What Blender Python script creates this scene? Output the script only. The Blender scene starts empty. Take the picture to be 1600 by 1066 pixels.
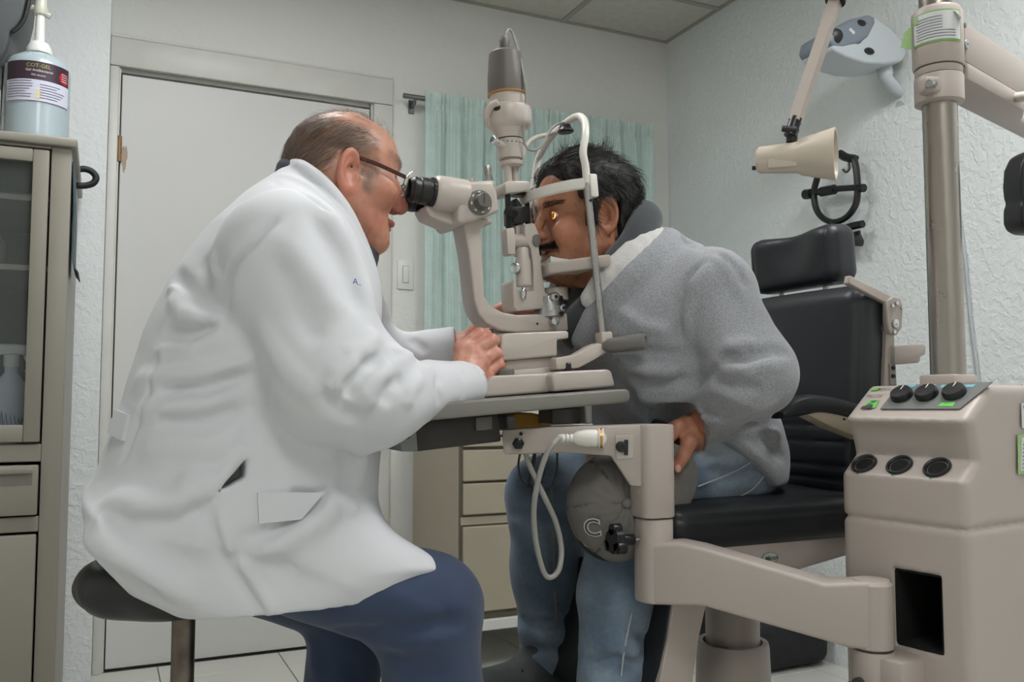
import bpy, bmesh, math, random
import numpy as np
from mathutils import Vector, Matrix

random.seed(7); np.random.seed(7)
scene = bpy.context.scene
COL = scene.collection

# ------------------------------------------------------------------ camera
F_PX, PITCH, YAW, CAM_H = 1377.0, 0.066, 0.4337, 0.90
_cy, _sy, _cp, _sp = math.cos(YAW), math.sin(YAW), math.cos(PITCH), math.sin(PITCH)
FWD = np.array([_sy*_cp, _cy*_cp, _sp]); RGT = np.array([_cy, -_sy, 0.0]); UPV = np.cross(RGT, FWD)
EYE = np.array([0.0, 0.0, CAM_H])
cam_data = bpy.data.cameras.new('camera'); cam = bpy.data.objects.new('camera', cam_data); COL.objects.link(cam)
cam_data.sensor_width = 36.0; cam_data.lens = F_PX/1600*36.0
cam_data.clip_start = 0.05; cam_data.clip_end = 50
mw = Matrix.Identity(4)
for i in range(3):
    mw[i][0] = RGT[i]; mw[i][1] = UPV[i]; mw[i][2] = -FWD[i]; mw[i][3] = EYE[i]
cam.matrix_world = mw
scene.camera = cam

# ------------------------------------------------------------------ world, exposure
scene.view_settings.view_transform = 'Standard'; scene.view_settings.look = 'None'
scene.view_settings.gamma = 1.0; scene.view_settings.use_curve_mapping = False
scene.view_settings.exposure = 0.38
world = bpy.data.worlds.new('world'); scene.world = world; world.use_nodes = True
world.node_tree.nodes['Background'].inputs[0].default_value = (.75, .82, .9, 1)
world.node_tree.nodes['Background'].inputs[1].default_value = 0.3
# the room's own fluorescent ceiling panels: x, y, size x, size y, strength
CEIL_LIGHTS = [(0.30, -0.45, 0.60, 1.20, 15.0), (1.68, 0.80, 0.60, 1.20, 19.0), (0.35, 2.05, 0.6, 0.6, 15.0)]
LAMP_COL = (0.985, 0.995, 1.0)

# ------------------------------------------------------------------ pixel -> place
def ray(px, py): return FWD + RGT*((px-800)/F_PX) - UPV*((py-533)/F_PX)
def PD(px, py, d): return EYE + ray(px, py)*d
def PX(px, py, x): r = ray(px, py); return EYE + r*(x/r[0])
def PY(px, py, y): r = ray(px, py); return EYE + r*(y/r[1])
def PZ(px, py, z): r = ray(px, py); return EYE + r*((z-CAM_H)/r[2])
def depth(p): return float(np.dot(np.asarray(p)-EYE, FWD))
def mpp(p): return depth(p)/F_PX            # metres per photo pixel at a place
def PL(pts, y): return [PY(a, b, y) for a, b in pts]

# ------------------------------------------------------------------ colours, materials
def lin(c):
    c = c/255.0
    return c/12.92 if c <= .04045 else ((c+.055)/1.055)**2.4
def srgb(r, g, b): return (lin(r), lin(g), lin(b))
MATS = {}
def M(name, rgb, rough=.5, metal=0.0, var=0.06, vscale=6.0, bump=0.0, bscale=80.0, spec=.5, coat=0.0, sub=0.0,
      bdist=.002, attr=None, alpha=1.0, trans=0.0, sheen=0.0, rvar=0.08, emit=None, subcol=None):
    if name in MATS: return MATS[name]
    m = bpy.data.materials.new(name); m.use_nodes = True; MATS[name] = m
    nt = m.node_tree; N = nt.nodes; L = nt.links; b = N['Principled BSDF']
    col = (*rgb, 1.0)
    b.inputs['Base Color'].default_value = col
    b.inputs['Roughness'].default_value = rough; b.inputs['Metallic'].default_value = metal
    b.inputs['Specular IOR Level'].default_value = spec
    b.inputs['Coat Weight'].default_value = coat
    b.inputs['Alpha'].default_value = alpha; b.inputs['Transmission Weight'].default_value = trans
    if sheen: b.inputs['Sheen Weight'].default_value = sheen; b.inputs['Sheen Roughness'].default_value = .6
    if sub:
        b.inputs['Subsurface Weight'].default_value = sub
        b.inputs['Subsurface Radius'].default_value = subcol or (.012, .004, .002)
        b.inputs['Subsurface Scale'].default_value = 1.0
    if emit: b.inputs['Emission Color'].default_value = (*emit[:3], 1); b.inputs['Emission Strength'].default_value = emit[3]
    tc = N.new('ShaderNodeTexCoord')
    src = None
    if attr:
        a = N.new('ShaderNodeAttribute'); a.attribute_name = attr; src = a.outputs['Color']
    if var:
        nz = N.new('ShaderNodeTexNoise'); nz.inputs['Scale'].default_value = vscale; nz.inputs['Detail'].default_value = 5
        L.new(tc.outputs['Object'], nz.inputs['Vector'])
        mr = N.new('ShaderNodeMapRange'); mr.inputs[1].default_value = .3; mr.inputs[2].default_value = .7
        mr.inputs[3].default_value = 1-var; mr.inputs[4].default_value = 1+var
        L.new(nz.outputs['Fac'], mr.inputs[0])
        mx = N.new('ShaderNodeMix'); mx.data_type = 'RGBA'; mx.blend_type = 'MULTIPLY'; mx.inputs[0].default_value = 1
        if src: L.new(src, mx.inputs[6])
        else: mx.inputs[6].default_value = col
        L.new(mr.outputs[0], mx.inputs[7]); src = mx.outputs[2]
        if rvar:
            r2 = N.new('ShaderNodeMapRange'); r2.inputs[3].default_value = max(.02, rough-rvar); r2.inputs[4].default_value = min(1, rough+rvar)
            L.new(nz.outputs['Fac'], r2.inputs[0]); L.new(r2.outputs[0], b.inputs['Roughness'])
    if src: L.new(src, b.inputs['Base Color'])
    if bump:
        n2 = N.new('ShaderNodeTexNoise'); n2.inputs['Scale'].default_value = bscale; n2.inputs['Detail'].default_value = 4
        L.new(tc.outputs['Object'], n2.inputs['Vector'])
        bp = N.new('ShaderNodeBump'); bp.inputs['Strength'].default_value = bump; bp.inputs['Distance'].default_value = bdist
        L.new(n2.outputs['Fac'], bp.inputs['Height']); L.new(bp.outputs[0], b.inputs['Normal'])
    return m

# ------------------------------------------------------------------ objects
ORIG = {}
def put(o, parent):
    COL.objects.link(o)
    if parent is not None: o.parent = parent
def thing(name, label, cat, loc, group=None):
    o = bpy.data.objects.new(name, None); o.empty_display_size = .05
    COL.objects.link(o); o.location = [float(v) for v in loc]; ORIG[o.name] = np.array(loc, float)
    o['label'] = label; o['category'] = cat
    if group: o['group'] = group
    return o
def tag(o, label, cat, group=None):
    o['label'] = label; o['category'] = cat
    if group: o['group'] = group
    return o
def struct(o, label=None):
    o['kind'] = 'structure'
    if label: o['label'] = label
    return o
def mesh_obj(name, V, Fc, mat, parent=None, angle=35, at=None, attrs=None):
    """verts in world metres; the object's own origin sits at its base (or at its parent's)"""
    V = np.asarray(V, dtype=np.float64)
    if parent is not None: org = ORIG[parent.name]
    elif at is not None: org = np.array(at, float)
    else: org = np.array([(V[:, 0].min()+V[:, 0].max())/2, (V[:, 1].min()+V[:, 1].max())/2, V[:, 2].min()])
    me = bpy.data.meshes.new(name)
    if isinstance(Fc, np.ndarray):
        k = Fc.shape[1]; nf = len(Fc)
        me.vertices.add(len(V)); me.vertices.foreach_set('co', (V-org).astype(np.float32).ravel())
        me.loops.add(nf*k); me.loops.foreach_set('vertex_index', Fc.astype(np.int32).ravel())
        me.polygons.add(nf); me.polygons.foreach_set('loop_start', np.arange(0, nf*k, k, dtype=np.int32))
        me.update(calc_edges=True)
    else:
        me.from_pydata([tuple(v) for v in (V-org)], [], [tuple(int(i) for i in f) for f in Fc])
    if attrs:
        for an, arr in attrs.items():
            at_ = me.attributes.new(an, 'FLOAT_COLOR', 'POINT')
            c4 = np.ones((len(V), 4), np.float32); c4[:, :3] = arr
            at_.data.foreach_set('color', c4.ravel())
    me.validate(); me.update()
    me.polygons.foreach_set('use_smooth', np.ones(len(me.polygons), dtype=bool))
    if angle < 180: me.set_sharp_from_angle(angle=math.radians(angle))
    me.materials.append(mat)
    o = bpy.data.objects.new(name, me); put(o, parent)
    if parent is None: o.location = [float(v) for v in org]
    ORIG[o.name] = org
    return o

def nrm(v): v = np.asarray(v, float); return v/max(1e-12, np.linalg.norm(v))
def frame(axis, hint=(0, 0, 1)):
    a = nrm(axis); h = np.asarray(hint, float)
    if abs(np.dot(a, nrm(h))) > .95: h = np.array([1., 0, 0])
    u = nrm(np.cross(h, a)); w = np.cross(a, u); return u, w, a
def rotz(a): c, s = math.cos(a), math.sin(a); return np.array([[c, -s, 0], [s, c, 0], [0, 0, 1.]])
def rotx(a): c, s = math.cos(a), math.sin(a); return np.array([[1., 0, 0], [0, c, -s], [0, s, c]])
def roty(a): c, s = math.cos(a), math.sin(a); return np.array([[c, 0, s], [0, 1., 0], [-s, 0, c]])
def smooth_path(pts, n=6):
    """Catmull-Rom through points (rows may carry extra columns such as radius)"""
    P = np.array(pts, float)
    if len(P) < 3: return P
    Q = np.vstack([2*P[0]-P[1], P, 2*P[-1]-P[-2]]); out = []
    for i in range(1, len(Q)-2):
        p0, p1, p2, p3 = Q[i-1:i+3]
        for k in range(n):
            t = k/n
            out.append(.5*((2*p1)+(-p0+p2)*t+(2*p0-5*p1+4*p2-p3)*t*t+(-p0+3*p1-3*p2+p3)*t**3))
    out.append(P[-1]); return np.array(out)

class MB:
    def __init__(self): self.v = []; self.f = []
    def add(self, V, Fc):
        n = len(self.v); self.v += [tuple(map(float, p)) for p in V]; self.f += [tuple(int(i)+n for i in f) for f in Fc]; return self
    def _bm(self, bm):
        bm.verts.index_update(); self.add([v.co for v in bm.verts], [[v.index for v in f.verts] for f in bm.faces]); bm.free(); return self
    def box(self, c, s, R=None, bev=0.0, seg=2):
        bm = bmesh.new(); bmesh.ops.create_cube(bm, size=1)
        for v in bm.verts: v.co = Vector((v.co.x*s[0], v.co.y*s[1], v.co.z*s[2]))
        if bev: bmesh.ops.bevel(bm, geom=bm.edges[:], offset=bev, segments=seg, profile=.5, affect='EDGES', clamp_overlap=True)
        R = np.eye(3) if R is None else R
        for v in bm.verts: v.co = Vector(R@np.array(v.co)+np.asarray(c))
        return self._bm(bm)
    def boxc(self, lo, hi, bev=0.0, seg=2):
        lo = np.minimum(lo, hi) if False else np.asarray(lo, float); hi = np.asarray(hi, float)
        return self.box((lo+hi)/2, np.abs(hi-lo), None, bev, seg)
    def prism(self, pts, ext, bev=0.0, seg=2, angle=20):
        """polygon pts (3-D, planar) pushed along the vector ext; sharp edges bevelled"""
        bm = bmesh.new(); ext = Vector([float(e) for e in ext])
        a = [bm.verts.new([float(c) for c in p]) for p in pts]; b = [bm.verts.new(Vector([float(c) for c in p])+ext) for p in pts]
        bm.faces.new(a); bm.faces.new(b[::-1]); n = len(a)
        for i in range(n): bm.faces.new((a[i], b[i], b[(i+1) % n], a[(i+1) % n]))
        bmesh.ops.recalc_face_normals(bm, faces=bm.faces[:])
        if bev:
            ed = [e for e in bm.edges if e.calc_face_angle(0) > math.radians(angle)]
            bmesh.ops.bevel(bm, geom=ed, offset=bev, segments=seg, profile=.5, affect='EDGES', clamp_overlap=True)
        return self._bm(bm)
    def tube(self, pts, r, n=12, cap=True, flat=1.0, hint=(0, 0, 1), closed=False):
        P = np.array(pts, float); k = len(P); rr = np.full(k, r, float) if np.isscalar(r) else np.array(r, float)
        if closed: T = np.array([nrm(P[(i+1) % k]-P[i-1]) for i in range(k)])
        else: T = np.array([nrm(P[min(i+1, k-1)]-P[max(i-1, 0)]) for i in range(k)])
        u, w, _ = frame(T[0], hint); V = []; Fc = []
        for i in range(k):
            u = nrm(u-T[i]*np.dot(u, T[i])); w = np.cross(T[i], u)
            for j in range(n):
                a = 2*math.pi*j/n; V.append(P[i]+rr[i]*(math.cos(a)*u+flat*math.sin(a)*w))
        m = k if closed else k-1
        for i in range(m):
            i2 = (i+1) % k
            for j in range(n): Fc.append((i*n+j, i*n+(j+1) % n, i2*n+(j+1) % n, i2*n+j))
        if cap and not closed: Fc.append(tuple(range(n))[::-1]); Fc.append(tuple((k-1)*n+j for j in range(n)))
        return self.add(V, Fc)
    def lathe(self, base, axis, prof, n=28, hint=(0, 0, 1), sx=1.0, sy=1.0):
        u, w, a = frame(axis, hint); base = np.asarray(base, float); V = []; Fc = []; k = len(prof)
        for r, t in prof:
            for j in range(n):
                an = 2*math.pi*j/n; V.append(base+a*t+max(r, 1e-5)*(math.cos(an)*u*sx+math.sin(an)*w*sy))
        for i in range(k-1):
            for j in range(n): Fc.append((i*n+j, i*n+(j+1) % n, (i+1)*n+(j+1) % n, (i+1)*n+j))
        if prof[0][0] > 1e-4: Fc.append(tuple(range(n))[::-1])
        if prof[-1][0] > 1e-4: Fc.append(tuple((k-1)*n+j for j in range(n)))
        return self.add(V, Fc)
    def cyl(self, a, b, r, r2=None, n=24, bev=0.0):
        a = np.asarray(a, float); b = np.asarray(b, float); L = np.linalg.norm(b-a); r2 = r if r2 is None else r2
        pr = [(r, 0), (r2, L)] if not bev else [(r-bev, 0), (r-bev*.3, bev*.3), (r, bev), (r2, L-bev), (r2-bev*.3, L-bev*.3), (r2-bev, L)]
        return self.lathe(a, b-a, pr, n)
    def ell(self, c, rad, R=None, n=20, m=12):
        R = np.eye(3) if R is None else R; V = []; Fc = []
        for i in range(m+1):
            th = math.pi*i/m
            for j in range(n):
                ph = 2*math.pi*j/n
                V.append(np.asarray(c)+R@np.array([rad[0]*max(math.sin(th), 1e-4)*math.cos(ph), rad[1]*max(math.sin(th), 1e-4)*math.sin(ph), rad[2]*math.cos(th)]))
        for i in range(m):
            for j in range(n): Fc.append((i*n+j, (i+1)*n+j, (i+1)*n+(j+1) % n, i*n+(j+1) % n))
        return self.add(V, Fc)
    def build(self, name, mat, parent=None, angle=35, at=None):
        bm = bmesh.new()
        vs = [bm.verts.new(p) for p in self.v]
        for f in self.f:
            try: bm.faces.new([vs[i] for i in f])
            except ValueError: pass
        bmesh.ops.recalc_face_normals(bm, faces=bm.faces[:])
        bm.verts.index_update(); V = [tuple(v.co) for v in bm.verts]; Fc = [[v.index for v in f.verts] for f in bm.faces]; bm.free()
        return mesh_obj(name, V, Fc, mat, parent, angle, at)

def text_mesh(name, body, mat, parent, origin, xdir, ydir, size, align='CENTER', thick=.0004, shear=0.0, at=None, bold=0.0):
    cu = bpy.data.curves.new('t', 'FONT'); cu.body = body; cu.size = 1.0; cu.align_x = align; cu.align_y = 'CENTER'; cu.shear = shear
    cu.offset = bold; cu.resolution_u = 3
    ob = bpy.data.objects.new('t', cu); COL.objects.link(ob)
    dg = bpy.context.evaluated_depsgraph_get(); me = bpy.data.meshes.new_from_object(ob.evaluated_get(dg))
    V = np.array([v.co[:] for v in me.vertices]).reshape(-1, 3); Fc = [list(p.vertices) for p in me.polygons]
    bpy.data.objects.remove(ob); bpy.data.curves.remove(cu); bpy.data.meshes.remove(me)
    x = nrm(xdir); y = nrm(ydir); z = np.cross(x, y)
    return V, Fc, (lambda V: np.asarray(origin)+np.outer(V[:, 0]*size, x)+np.outer(V[:, 1]*size, y)+z*thick)
def lettering(name, body, mat, parent, origin, xdir, ydir, size, wrap=None, **k):
    V, Fc, fn = text_mesh(name, body, mat, parent, origin, xdir, ydir, size, **k)
    W = fn(V) if wrap is None else wrap(V*size)
    return mesh_obj(name, W, Fc, mat, parent, 30)

# ------------------------------------------------------------------ implicit-surface kit for bodies, clothes, hair
def f32(a): return np.asarray(a, np.float32)
def cone(P, a, b, r1, r2):
    a = f32(a); b = f32(b); ba = b-a; l2 = float(ba@ba)+1e-12
    t = np.clip((P-a)@ba/l2, 0, 1); d = P-a-t[:, None]*ba
    return np.sqrt((d*d).sum(1))-(r1+(r2-r1)*t)
def ellip(P, c, r, R=None):
    q = P-f32(c)
    if R is not None: q = q@f32(R)
    r = f32(r); k0 = np.sqrt(((q/r)**2).sum(1)); k1 = np.sqrt(((q/(r*r))**2).sum(1))+1e-9
    return k0*(k0-1)/k1
def rbox(P, c, h, rad, R=None):
    q = P-f32(c)
    if R is not None: q = q@f32(R)
    q = np.abs(q)-(f32(h)-rad)
    return np.sqrt((np.maximum(q, 0)**2).sum(1))+np.minimum(q.max(1), 0)-rad
def smin(a, b, k):
    h = np.maximum(k-np.abs(a-b), 0)/k; return np.minimum(a, b)-h*h*k*.25
def smax(a, b, k): return -smin(-a, -b, k)
def loft(P, org, U, V, A, tab, pw=2.0):
    """stack of ellipses along A: rows t, u_min, u_max, v_half[, v_centre]; U front, V side"""
    q = P-f32(org); t = q@f32(A); u = q@f32(U); v = q@f32(V); T = np.asarray(tab, float)
    tt = np.clip(t, T[0, 0], T[-1, 0]); g = lambda k: np.interp(tt, T[:, 0], T[:, k]).astype(np.float32)
    u0, u1, rv = g(1), g(2), np.maximum(g(3), 1e-3); vc = g(4) if T.shape[1] > 4 else 0
    ru = np.maximum((u1-u0)/2, 1e-3); a = np.abs(u-(u0+u1)/2)/ru; b = np.abs(v-vc)/rv
    if pw == 2.0: k0 = np.sqrt(a*a+b*b)
    else: k0 = (a**pw+b**pw)**(1/pw)
    k1 = np.sqrt((a/ru)**2+(b/rv)**2)+1e-9; k2 = np.sqrt(a*a+b*b)+1e-9
    d = k2*(k0-1)/k1
    return np.maximum(d, np.maximum(T[0, 0]-t, t-T[-1, 0]))
def dens(tab, n=40):
    """smooth a hand-written table of rows (first column rising)"""
    T = np.array(tab, float); x = np.linspace(T[0, 0], T[-1, 0], n); out = [x]
    for k in range(1, T.shape[1]):
        y = T[:, k]; m = np.gradient(y, T[:, 0]); i = np.clip(np.searchsorted(T[:, 0], x)-1, 0, len(T)-2)
        h = T[i+1, 0]-T[i, 0]; s = (x-T[i, 0])/h
        out.append((2*s**3-3*s**2+1)*y[i]+(s**3-2*s**2+s)*h*m[i]+(-2*s**3+3*s**2)*y[i+1]+(s**3-s**2)*h*m[i+1])
    return np.array(out).T
def near(P, pts, pad):
    pts = np.asarray(pts); lo = pts.min(0)-pad; hi = pts.max(0)+pad
    return np.nonzero(((P > lo) & (P < hi)).all(1))[0]
def chain(P, d, pts, rad, k, sign=1):
    """add (sign 1) or carve (sign -1) a tapering cord along pts, blended over k; only touches points nearby"""
    pts = np.asarray(pts, float); rad = np.full(len(pts), rad, float) if np.isscalar(rad) else np.asarray(rad, float)
    ix = near(P, pts, float(rad.max())+k*1.5)
    if len(ix) == 0: return d
    Q = P[ix]; e = None
    for i in range(len(pts)-1):
        c = cone(Q, pts[i], pts[i+1], rad[i], rad[i+1]); e = c if e is None else np.minimum(e, c)
    d = d.copy(); d[ix] = smin(d[ix], e, k) if sign > 0 else smax(d[ix], -e, k)
    return d
def fold(P, d, pts, w, h):
    """raise (h>0) or sink (h<0) the surface along a line of points with half-width w: a soft fold that dies out at its ends"""
    pts = np.asarray(pts, float); ix = near(P, pts, w*2.2)
    if len(ix) == 0: return d
    Q = P[ix]; best = np.full(len(Q), 9.0, np.float32); tb = np.zeros(len(Q), np.float32); n = len(pts)-1
    for i in range(n):
        a = f32(pts[i]); ba = f32(pts[i+1])-a; t = np.clip((Q-a)@ba/(float(ba@ba)+1e-12), 0, 1)
        dd = Q-a-t[:, None]*ba; r = np.sqrt((dd*dd).sum(1)); m = r < best; best[m] = r[m]; tb[m] = ((i+t)/n)[m]
    e = np.clip(np.minimum(tb, 1-tb)*5+.12, 0, 1); g = np.exp(-(best/w)**2*1.4)*h*e
    d = d.copy(); d[ix] -= g; return d
def hash_noise(P, s, seed=0):
    """cheap smooth 3-D noise in -1..1: a sum of rotated sines"""
    rng = np.random.RandomState(seed); o = np.zeros(len(P), np.float32)
    for k in range(5):
        w = rng.normal(size=3); w = w/np.linalg.norm(w)*s*(1+.45*k); o += np.sin(P@f32(w)+rng.uniform(0, 6.28)).astype(np.float32)/(1+.35*k)
    return o/2.6
def march(fn, px, py, d0=.8, d1=2.4):
    """where the photo ray first meets the surface fn = 0"""
    D = np.arange(d0, d1, .006); r = ray(px, py); pts = f32(EYE+D[:, None]*r); v = fn(pts); i = np.nonzero(v < 0)[0]
    if len(i) == 0: return None
    i = i[0]
    if i == 0: return pts[0]
    a, b = v[i-1], v[i]; return EYE+r*(D[i-1]+(D[i]-D[i-1])*a/(a-b+1e-9))
def on(fn, pix, d0=.8, d1=2.4):
    out = [march(fn, a, b, d0, d1) for a, b in pix]; return [o for o in out if o is not None]
def iso(fn, lo, hi, h, B=8, slack=1.7):
    """polygonise fn<0 inside the box with surface nets; far blocks are skipped"""
    lo = np.array(lo, float); hi = np.array(hi, float); nb = np.ceil((hi-lo)/(h*B)).astype(int); n = nb*B
    ax = [np.arange(nb[i])*B+B/2-.5 for i in range(3)]
    G = np.stack(np.meshgrid(*ax, indexing='ij'), -1).reshape(-1, 3); cv = fn(f32(lo+G*h)).astype(np.float32)
    act = np.abs(cv) < h*B*.87*slack
    D = np.repeat(np.repeat(np.repeat(cv.reshape(nb), B, 0), B, 1), B, 2)
    bi = np.array(np.unravel_index(np.nonzero(act)[0], nb)).T
    loc = np.stack(np.meshgrid(*[np.arange(B)]*3, indexing='ij'), -1).reshape(-1, 3)
    for s in range(0, len(bi), 500):
        idx = (bi[s:s+500, None, :]*B+loc[None]).reshape(-1, 3)
        D[idx[:, 0], idx[:, 1], idx[:, 2]] = fn(f32(lo+idx*h))
    D[[0, -1]] = np.abs(D[[0, -1]])+1e-4; D[:, [0, -1]] = np.abs(D[:, [0, -1]])+1e-4; D[:, :, [0, -1]] = np.abs(D[:, :, [0, -1]])+1e-4
    S = D < 0; c = S[:-1, :-1, :-1].astype(np.int8); tot = c*0
    for i in (0, 1):
        for j in (0, 1):
            for k in (0, 1): tot += S[i:n[0]-1+i, j:n[1]-1+j, k:n[2]-1+k]
    cells = np.argwhere((tot > 0) & (tot < 8)); vid = np.full(tot.shape, -1, np.int64); vid[tuple(cells.T)] = np.arange(len(cells))
    acc = np.zeros((len(cells), 3)); cnt = np.zeros(len(cells))
    cor = [(i, j, k) for i in (0, 1) for j in (0, 1) for k in (0, 1)]
    cvv = {o: D[cells[:, 0]+o[0], cells[:, 1]+o[1], cells[:, 2]+o[2]] for o in cor}
    for o in cor:
        for a in range(3):
            if o[a]: continue
            p = list(o); p[a] = 1; p = tuple(p); va, vb = cvv[o], cvv[p]; m = (va < 0) != (vb < 0)
            t = va[m]/(va[m]-vb[m]); q = np.tile(np.array(o, float), (m.sum(), 1)); q[:, a] = t
            acc[m] += q; cnt[m] += 1
    V = lo+(cells+acc/cnt[:, None])*h; faces = []
    for a in range(3):
        b, c2 = (a+1) % 3, (a+2) % 3
        sl = [slice(None)]*3; s2 = [slice(None)]*3; sl[a] = slice(0, -1); s2[a] = slice(1, None)
        A, Bv = S[tuple(sl)], S[tuple(s2)]; e = np.argwhere(A != Bv)
        e = e[(e[:, b] > 0) & (e[:, c2] > 0)]
        e = e[(e[:, b] < n[b]-1) & (e[:, c2] < n[c2]-1) & (e[:, a] < n[a]-1)]
        def g(db, dc): q = e.copy(); q[:, b] -= db; q[:, c2] -= dc; return vid[q[:, 0], q[:, 1], q[:, 2]]
        quad = np.stack([g(1, 1), g(0, 1), g(0, 0), g(1, 0)], 1); fl = ~A[tuple(e.T)]
        quad[fl] = quad[fl][:, ::-1]; faces.append(quad)
    Fq = np.vstack(faces); Fq = Fq[(Fq >= 0).all(1)]
    return V, Fq
def grad(fn, P, e=.002):
    P = f32(P); g = np.stack([fn(P+f32([e, 0, 0]))-fn(P-f32([e, 0, 0])), fn(P+f32([0, e, 0]))-fn(P-f32([0, e, 0])), fn(P+f32([0, 0, e]))-fn(P-f32([0, 0, e]))], 1)
    return g/(np.linalg.norm(g, axis=1)[:, None]+1e-9)
def strands(paths, r0, n=3):
    """many thin tapering hairs as one mesh; paths: array (hairs, steps, 3)"""
    paths = np.asarray(paths, float); H, K, _ = paths.shape; T = np.gradient(paths, axis=1)
    T /= np.linalg.norm(T, axis=2)[..., None]+1e-9
    ref = np.random.normal(size=(H, 1, 3)); u = np.cross(T, ref); u /= np.linalg.norm(u, axis=2)[..., None]+1e-9; w = np.cross(T, u)
    rr = (r0 if not np.isscalar(r0) else np.full(H, r0))[:, None]*np.linspace(1, .18, K)[None]**.7
    V = np.stack([paths+rr[..., None]*(math.cos(2*math.pi*j/n)*u+math.sin(2*math.pi*j/n)*w) for j in range(n)], 2).reshape(-1, 3)
    h, k, j = np.meshgrid(np.arange(H), np.arange(K-1), np.arange(n), indexing='ij'); j2 = (j+1) % n
    idx = lambda kk, jj: ((h*K+kk)*n+jj).ravel()
    return V, np.stack([idx(k, j), idx(k, j2), idx(k+1, j2), idx(k+1, j)], 1)

# ================================================================== the room
YB, XR, ZC = 3.26, 2.287, 2.52          # back wall, right wall, ceiling
XL, YF = -1.45, -1.35                   # left wall and the wall behind the photographer
def wall_mat(name, rgb, strength=.55, scale=34):
    m = M(name, rgb, rough=.62, var=.025, vscale=1.6, spec=.35)
    nt = m.node_tree; N = nt.nodes; L = nt.links; b = N['Principled BSDF']
    tc = N.new('ShaderNodeTexCoord'); n1 = N.new('ShaderNodeTexNoise'); n1.inputs['Scale'].default_value = scale; n1.inputs['Detail'].default_value = 3
    n1.inputs['Distortion'].default_value = .6
    rp = N.new('ShaderNodeValToRGB'); rp.color_ramp.elements[0].position = .42; rp.color_ramp.elements[1].position = .62
    n2 = N.new('ShaderNodeTexNoise'); n2.inputs['Scale'].default_value = scale*4; n2.inputs['Detail'].default_value = 3
    ad = N.new('ShaderNodeMath'); ad.operation = 'MULTIPLY_ADD'; ad.inputs[1].default_value = .3
    bp = N.new('ShaderNodeBump'); bp.inputs['Strength'].default_value = strength; bp.inputs['Distance'].default_value = .004
    L.new(tc.outputs['Object'], n1.inputs['Vector']); L.new(tc.outputs['Object'], n2.inputs['Vector'])
    L.new(n1.outputs['Fac'], rp.inputs['Fac']); L.new(n2.outputs['Fac'], ad.inputs[0]); L.new(rp.outputs['Color'], ad.inputs[2])
    L.new(ad.outputs[0], bp.inputs['Height']); L.new(bp.outputs[0], b.inputs['Normal'])
    return m
WALL = wall_mat('painted_stucco_wall', srgb(222, 223, 218), .22, 30)
WALLJ = wall_mat('coarse_stucco_wall', srgb(224, 228, 228), .4, 46)
WALLR = wall_mat('right_stucco_wall', srgb(228, 232, 232), .45, 46)
CEILT = M('fissured_ceiling_tile', srgb(205, 203, 194), rough=.9, var=.05, vscale=30, bump=.8, bscale=140, bdist=.003, spec=.2)
TBAR = M('ceiling_grid_metal', srgb(168, 164, 154), rough=.5, var=.08)
TILE = M('glazed_floor_tile', srgb(208, 207, 200), rough=.28, var=.015, vscale=5, spec=.5, rvar=0)
GROUT = M('floor_grout', srgb(150, 146, 138), rough=.9, var=.1)
DOORP = M('door_paint', srgb(210, 210, 207), rough=.45, var=.02, vscale=1.5, bump=.04, bscale=40)
TRIMP = M('trim_paint', srgb(210, 209, 203), rough=.42, var=.04, vscale=9, bump=.05, bscale=60)
RUST = M('rusty_brass', srgb(150, 118, 84), rough=.55, metal=.6, var=.35, vscale=60)
DARK = M('dark_gap', srgb(60, 58, 55), rough=.8)

b = MB(); b.boxc((XL-.1, YF-.1, -.06), (XR+.1, YB+.1, -.006)); floor = struct(b.build('floor', GROUT, at=(0, 0, 0)), 'pale glazed square floor tiles with thin grout lines')
TS = .40; jx = PZ(437, 1023, 0)[0]; jy = YB-.16
tile_me = None
i0 = int(math.ceil((XL-jx)/TS))-1; i1 = int((XR-jx)/TS)+1
for i in range(i0, i1+1):
    for j in range(-12, 2):
        x0, x1 = max(XL, jx+i*TS), min(XR, jx+(i+1)*TS); y0, y1 = max(YF, jy+(j-1)*TS), min(YB, jy+j*TS)
        if x1-x0 < .02 or y1-y0 < .02: continue
        if tile_me is None or abs(x1-x0-TS) > .001 or abs(y1-y0-TS) > .001:
            bb = MB(); bb.box(((x0+x1)/2, (y0+y1)/2, -.004), (x1-x0-.004, y1-y0-.004, .008), None, .0012, 1)
            o = bb.build('floor_tile', TILE, None, at=((x0+x1)/2, (y0+y1)/2, 0)); o.parent = floor
            if abs(x1-x0-TS) < .001 and abs(y1-y0-TS) < .001: tile_me = o.data
        else:
            o = bpy.data.objects.new('floor_tile', tile_me); put(o, floor); o.location = ((x0+x1)/2, (y0+y1)/2, 0)

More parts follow.
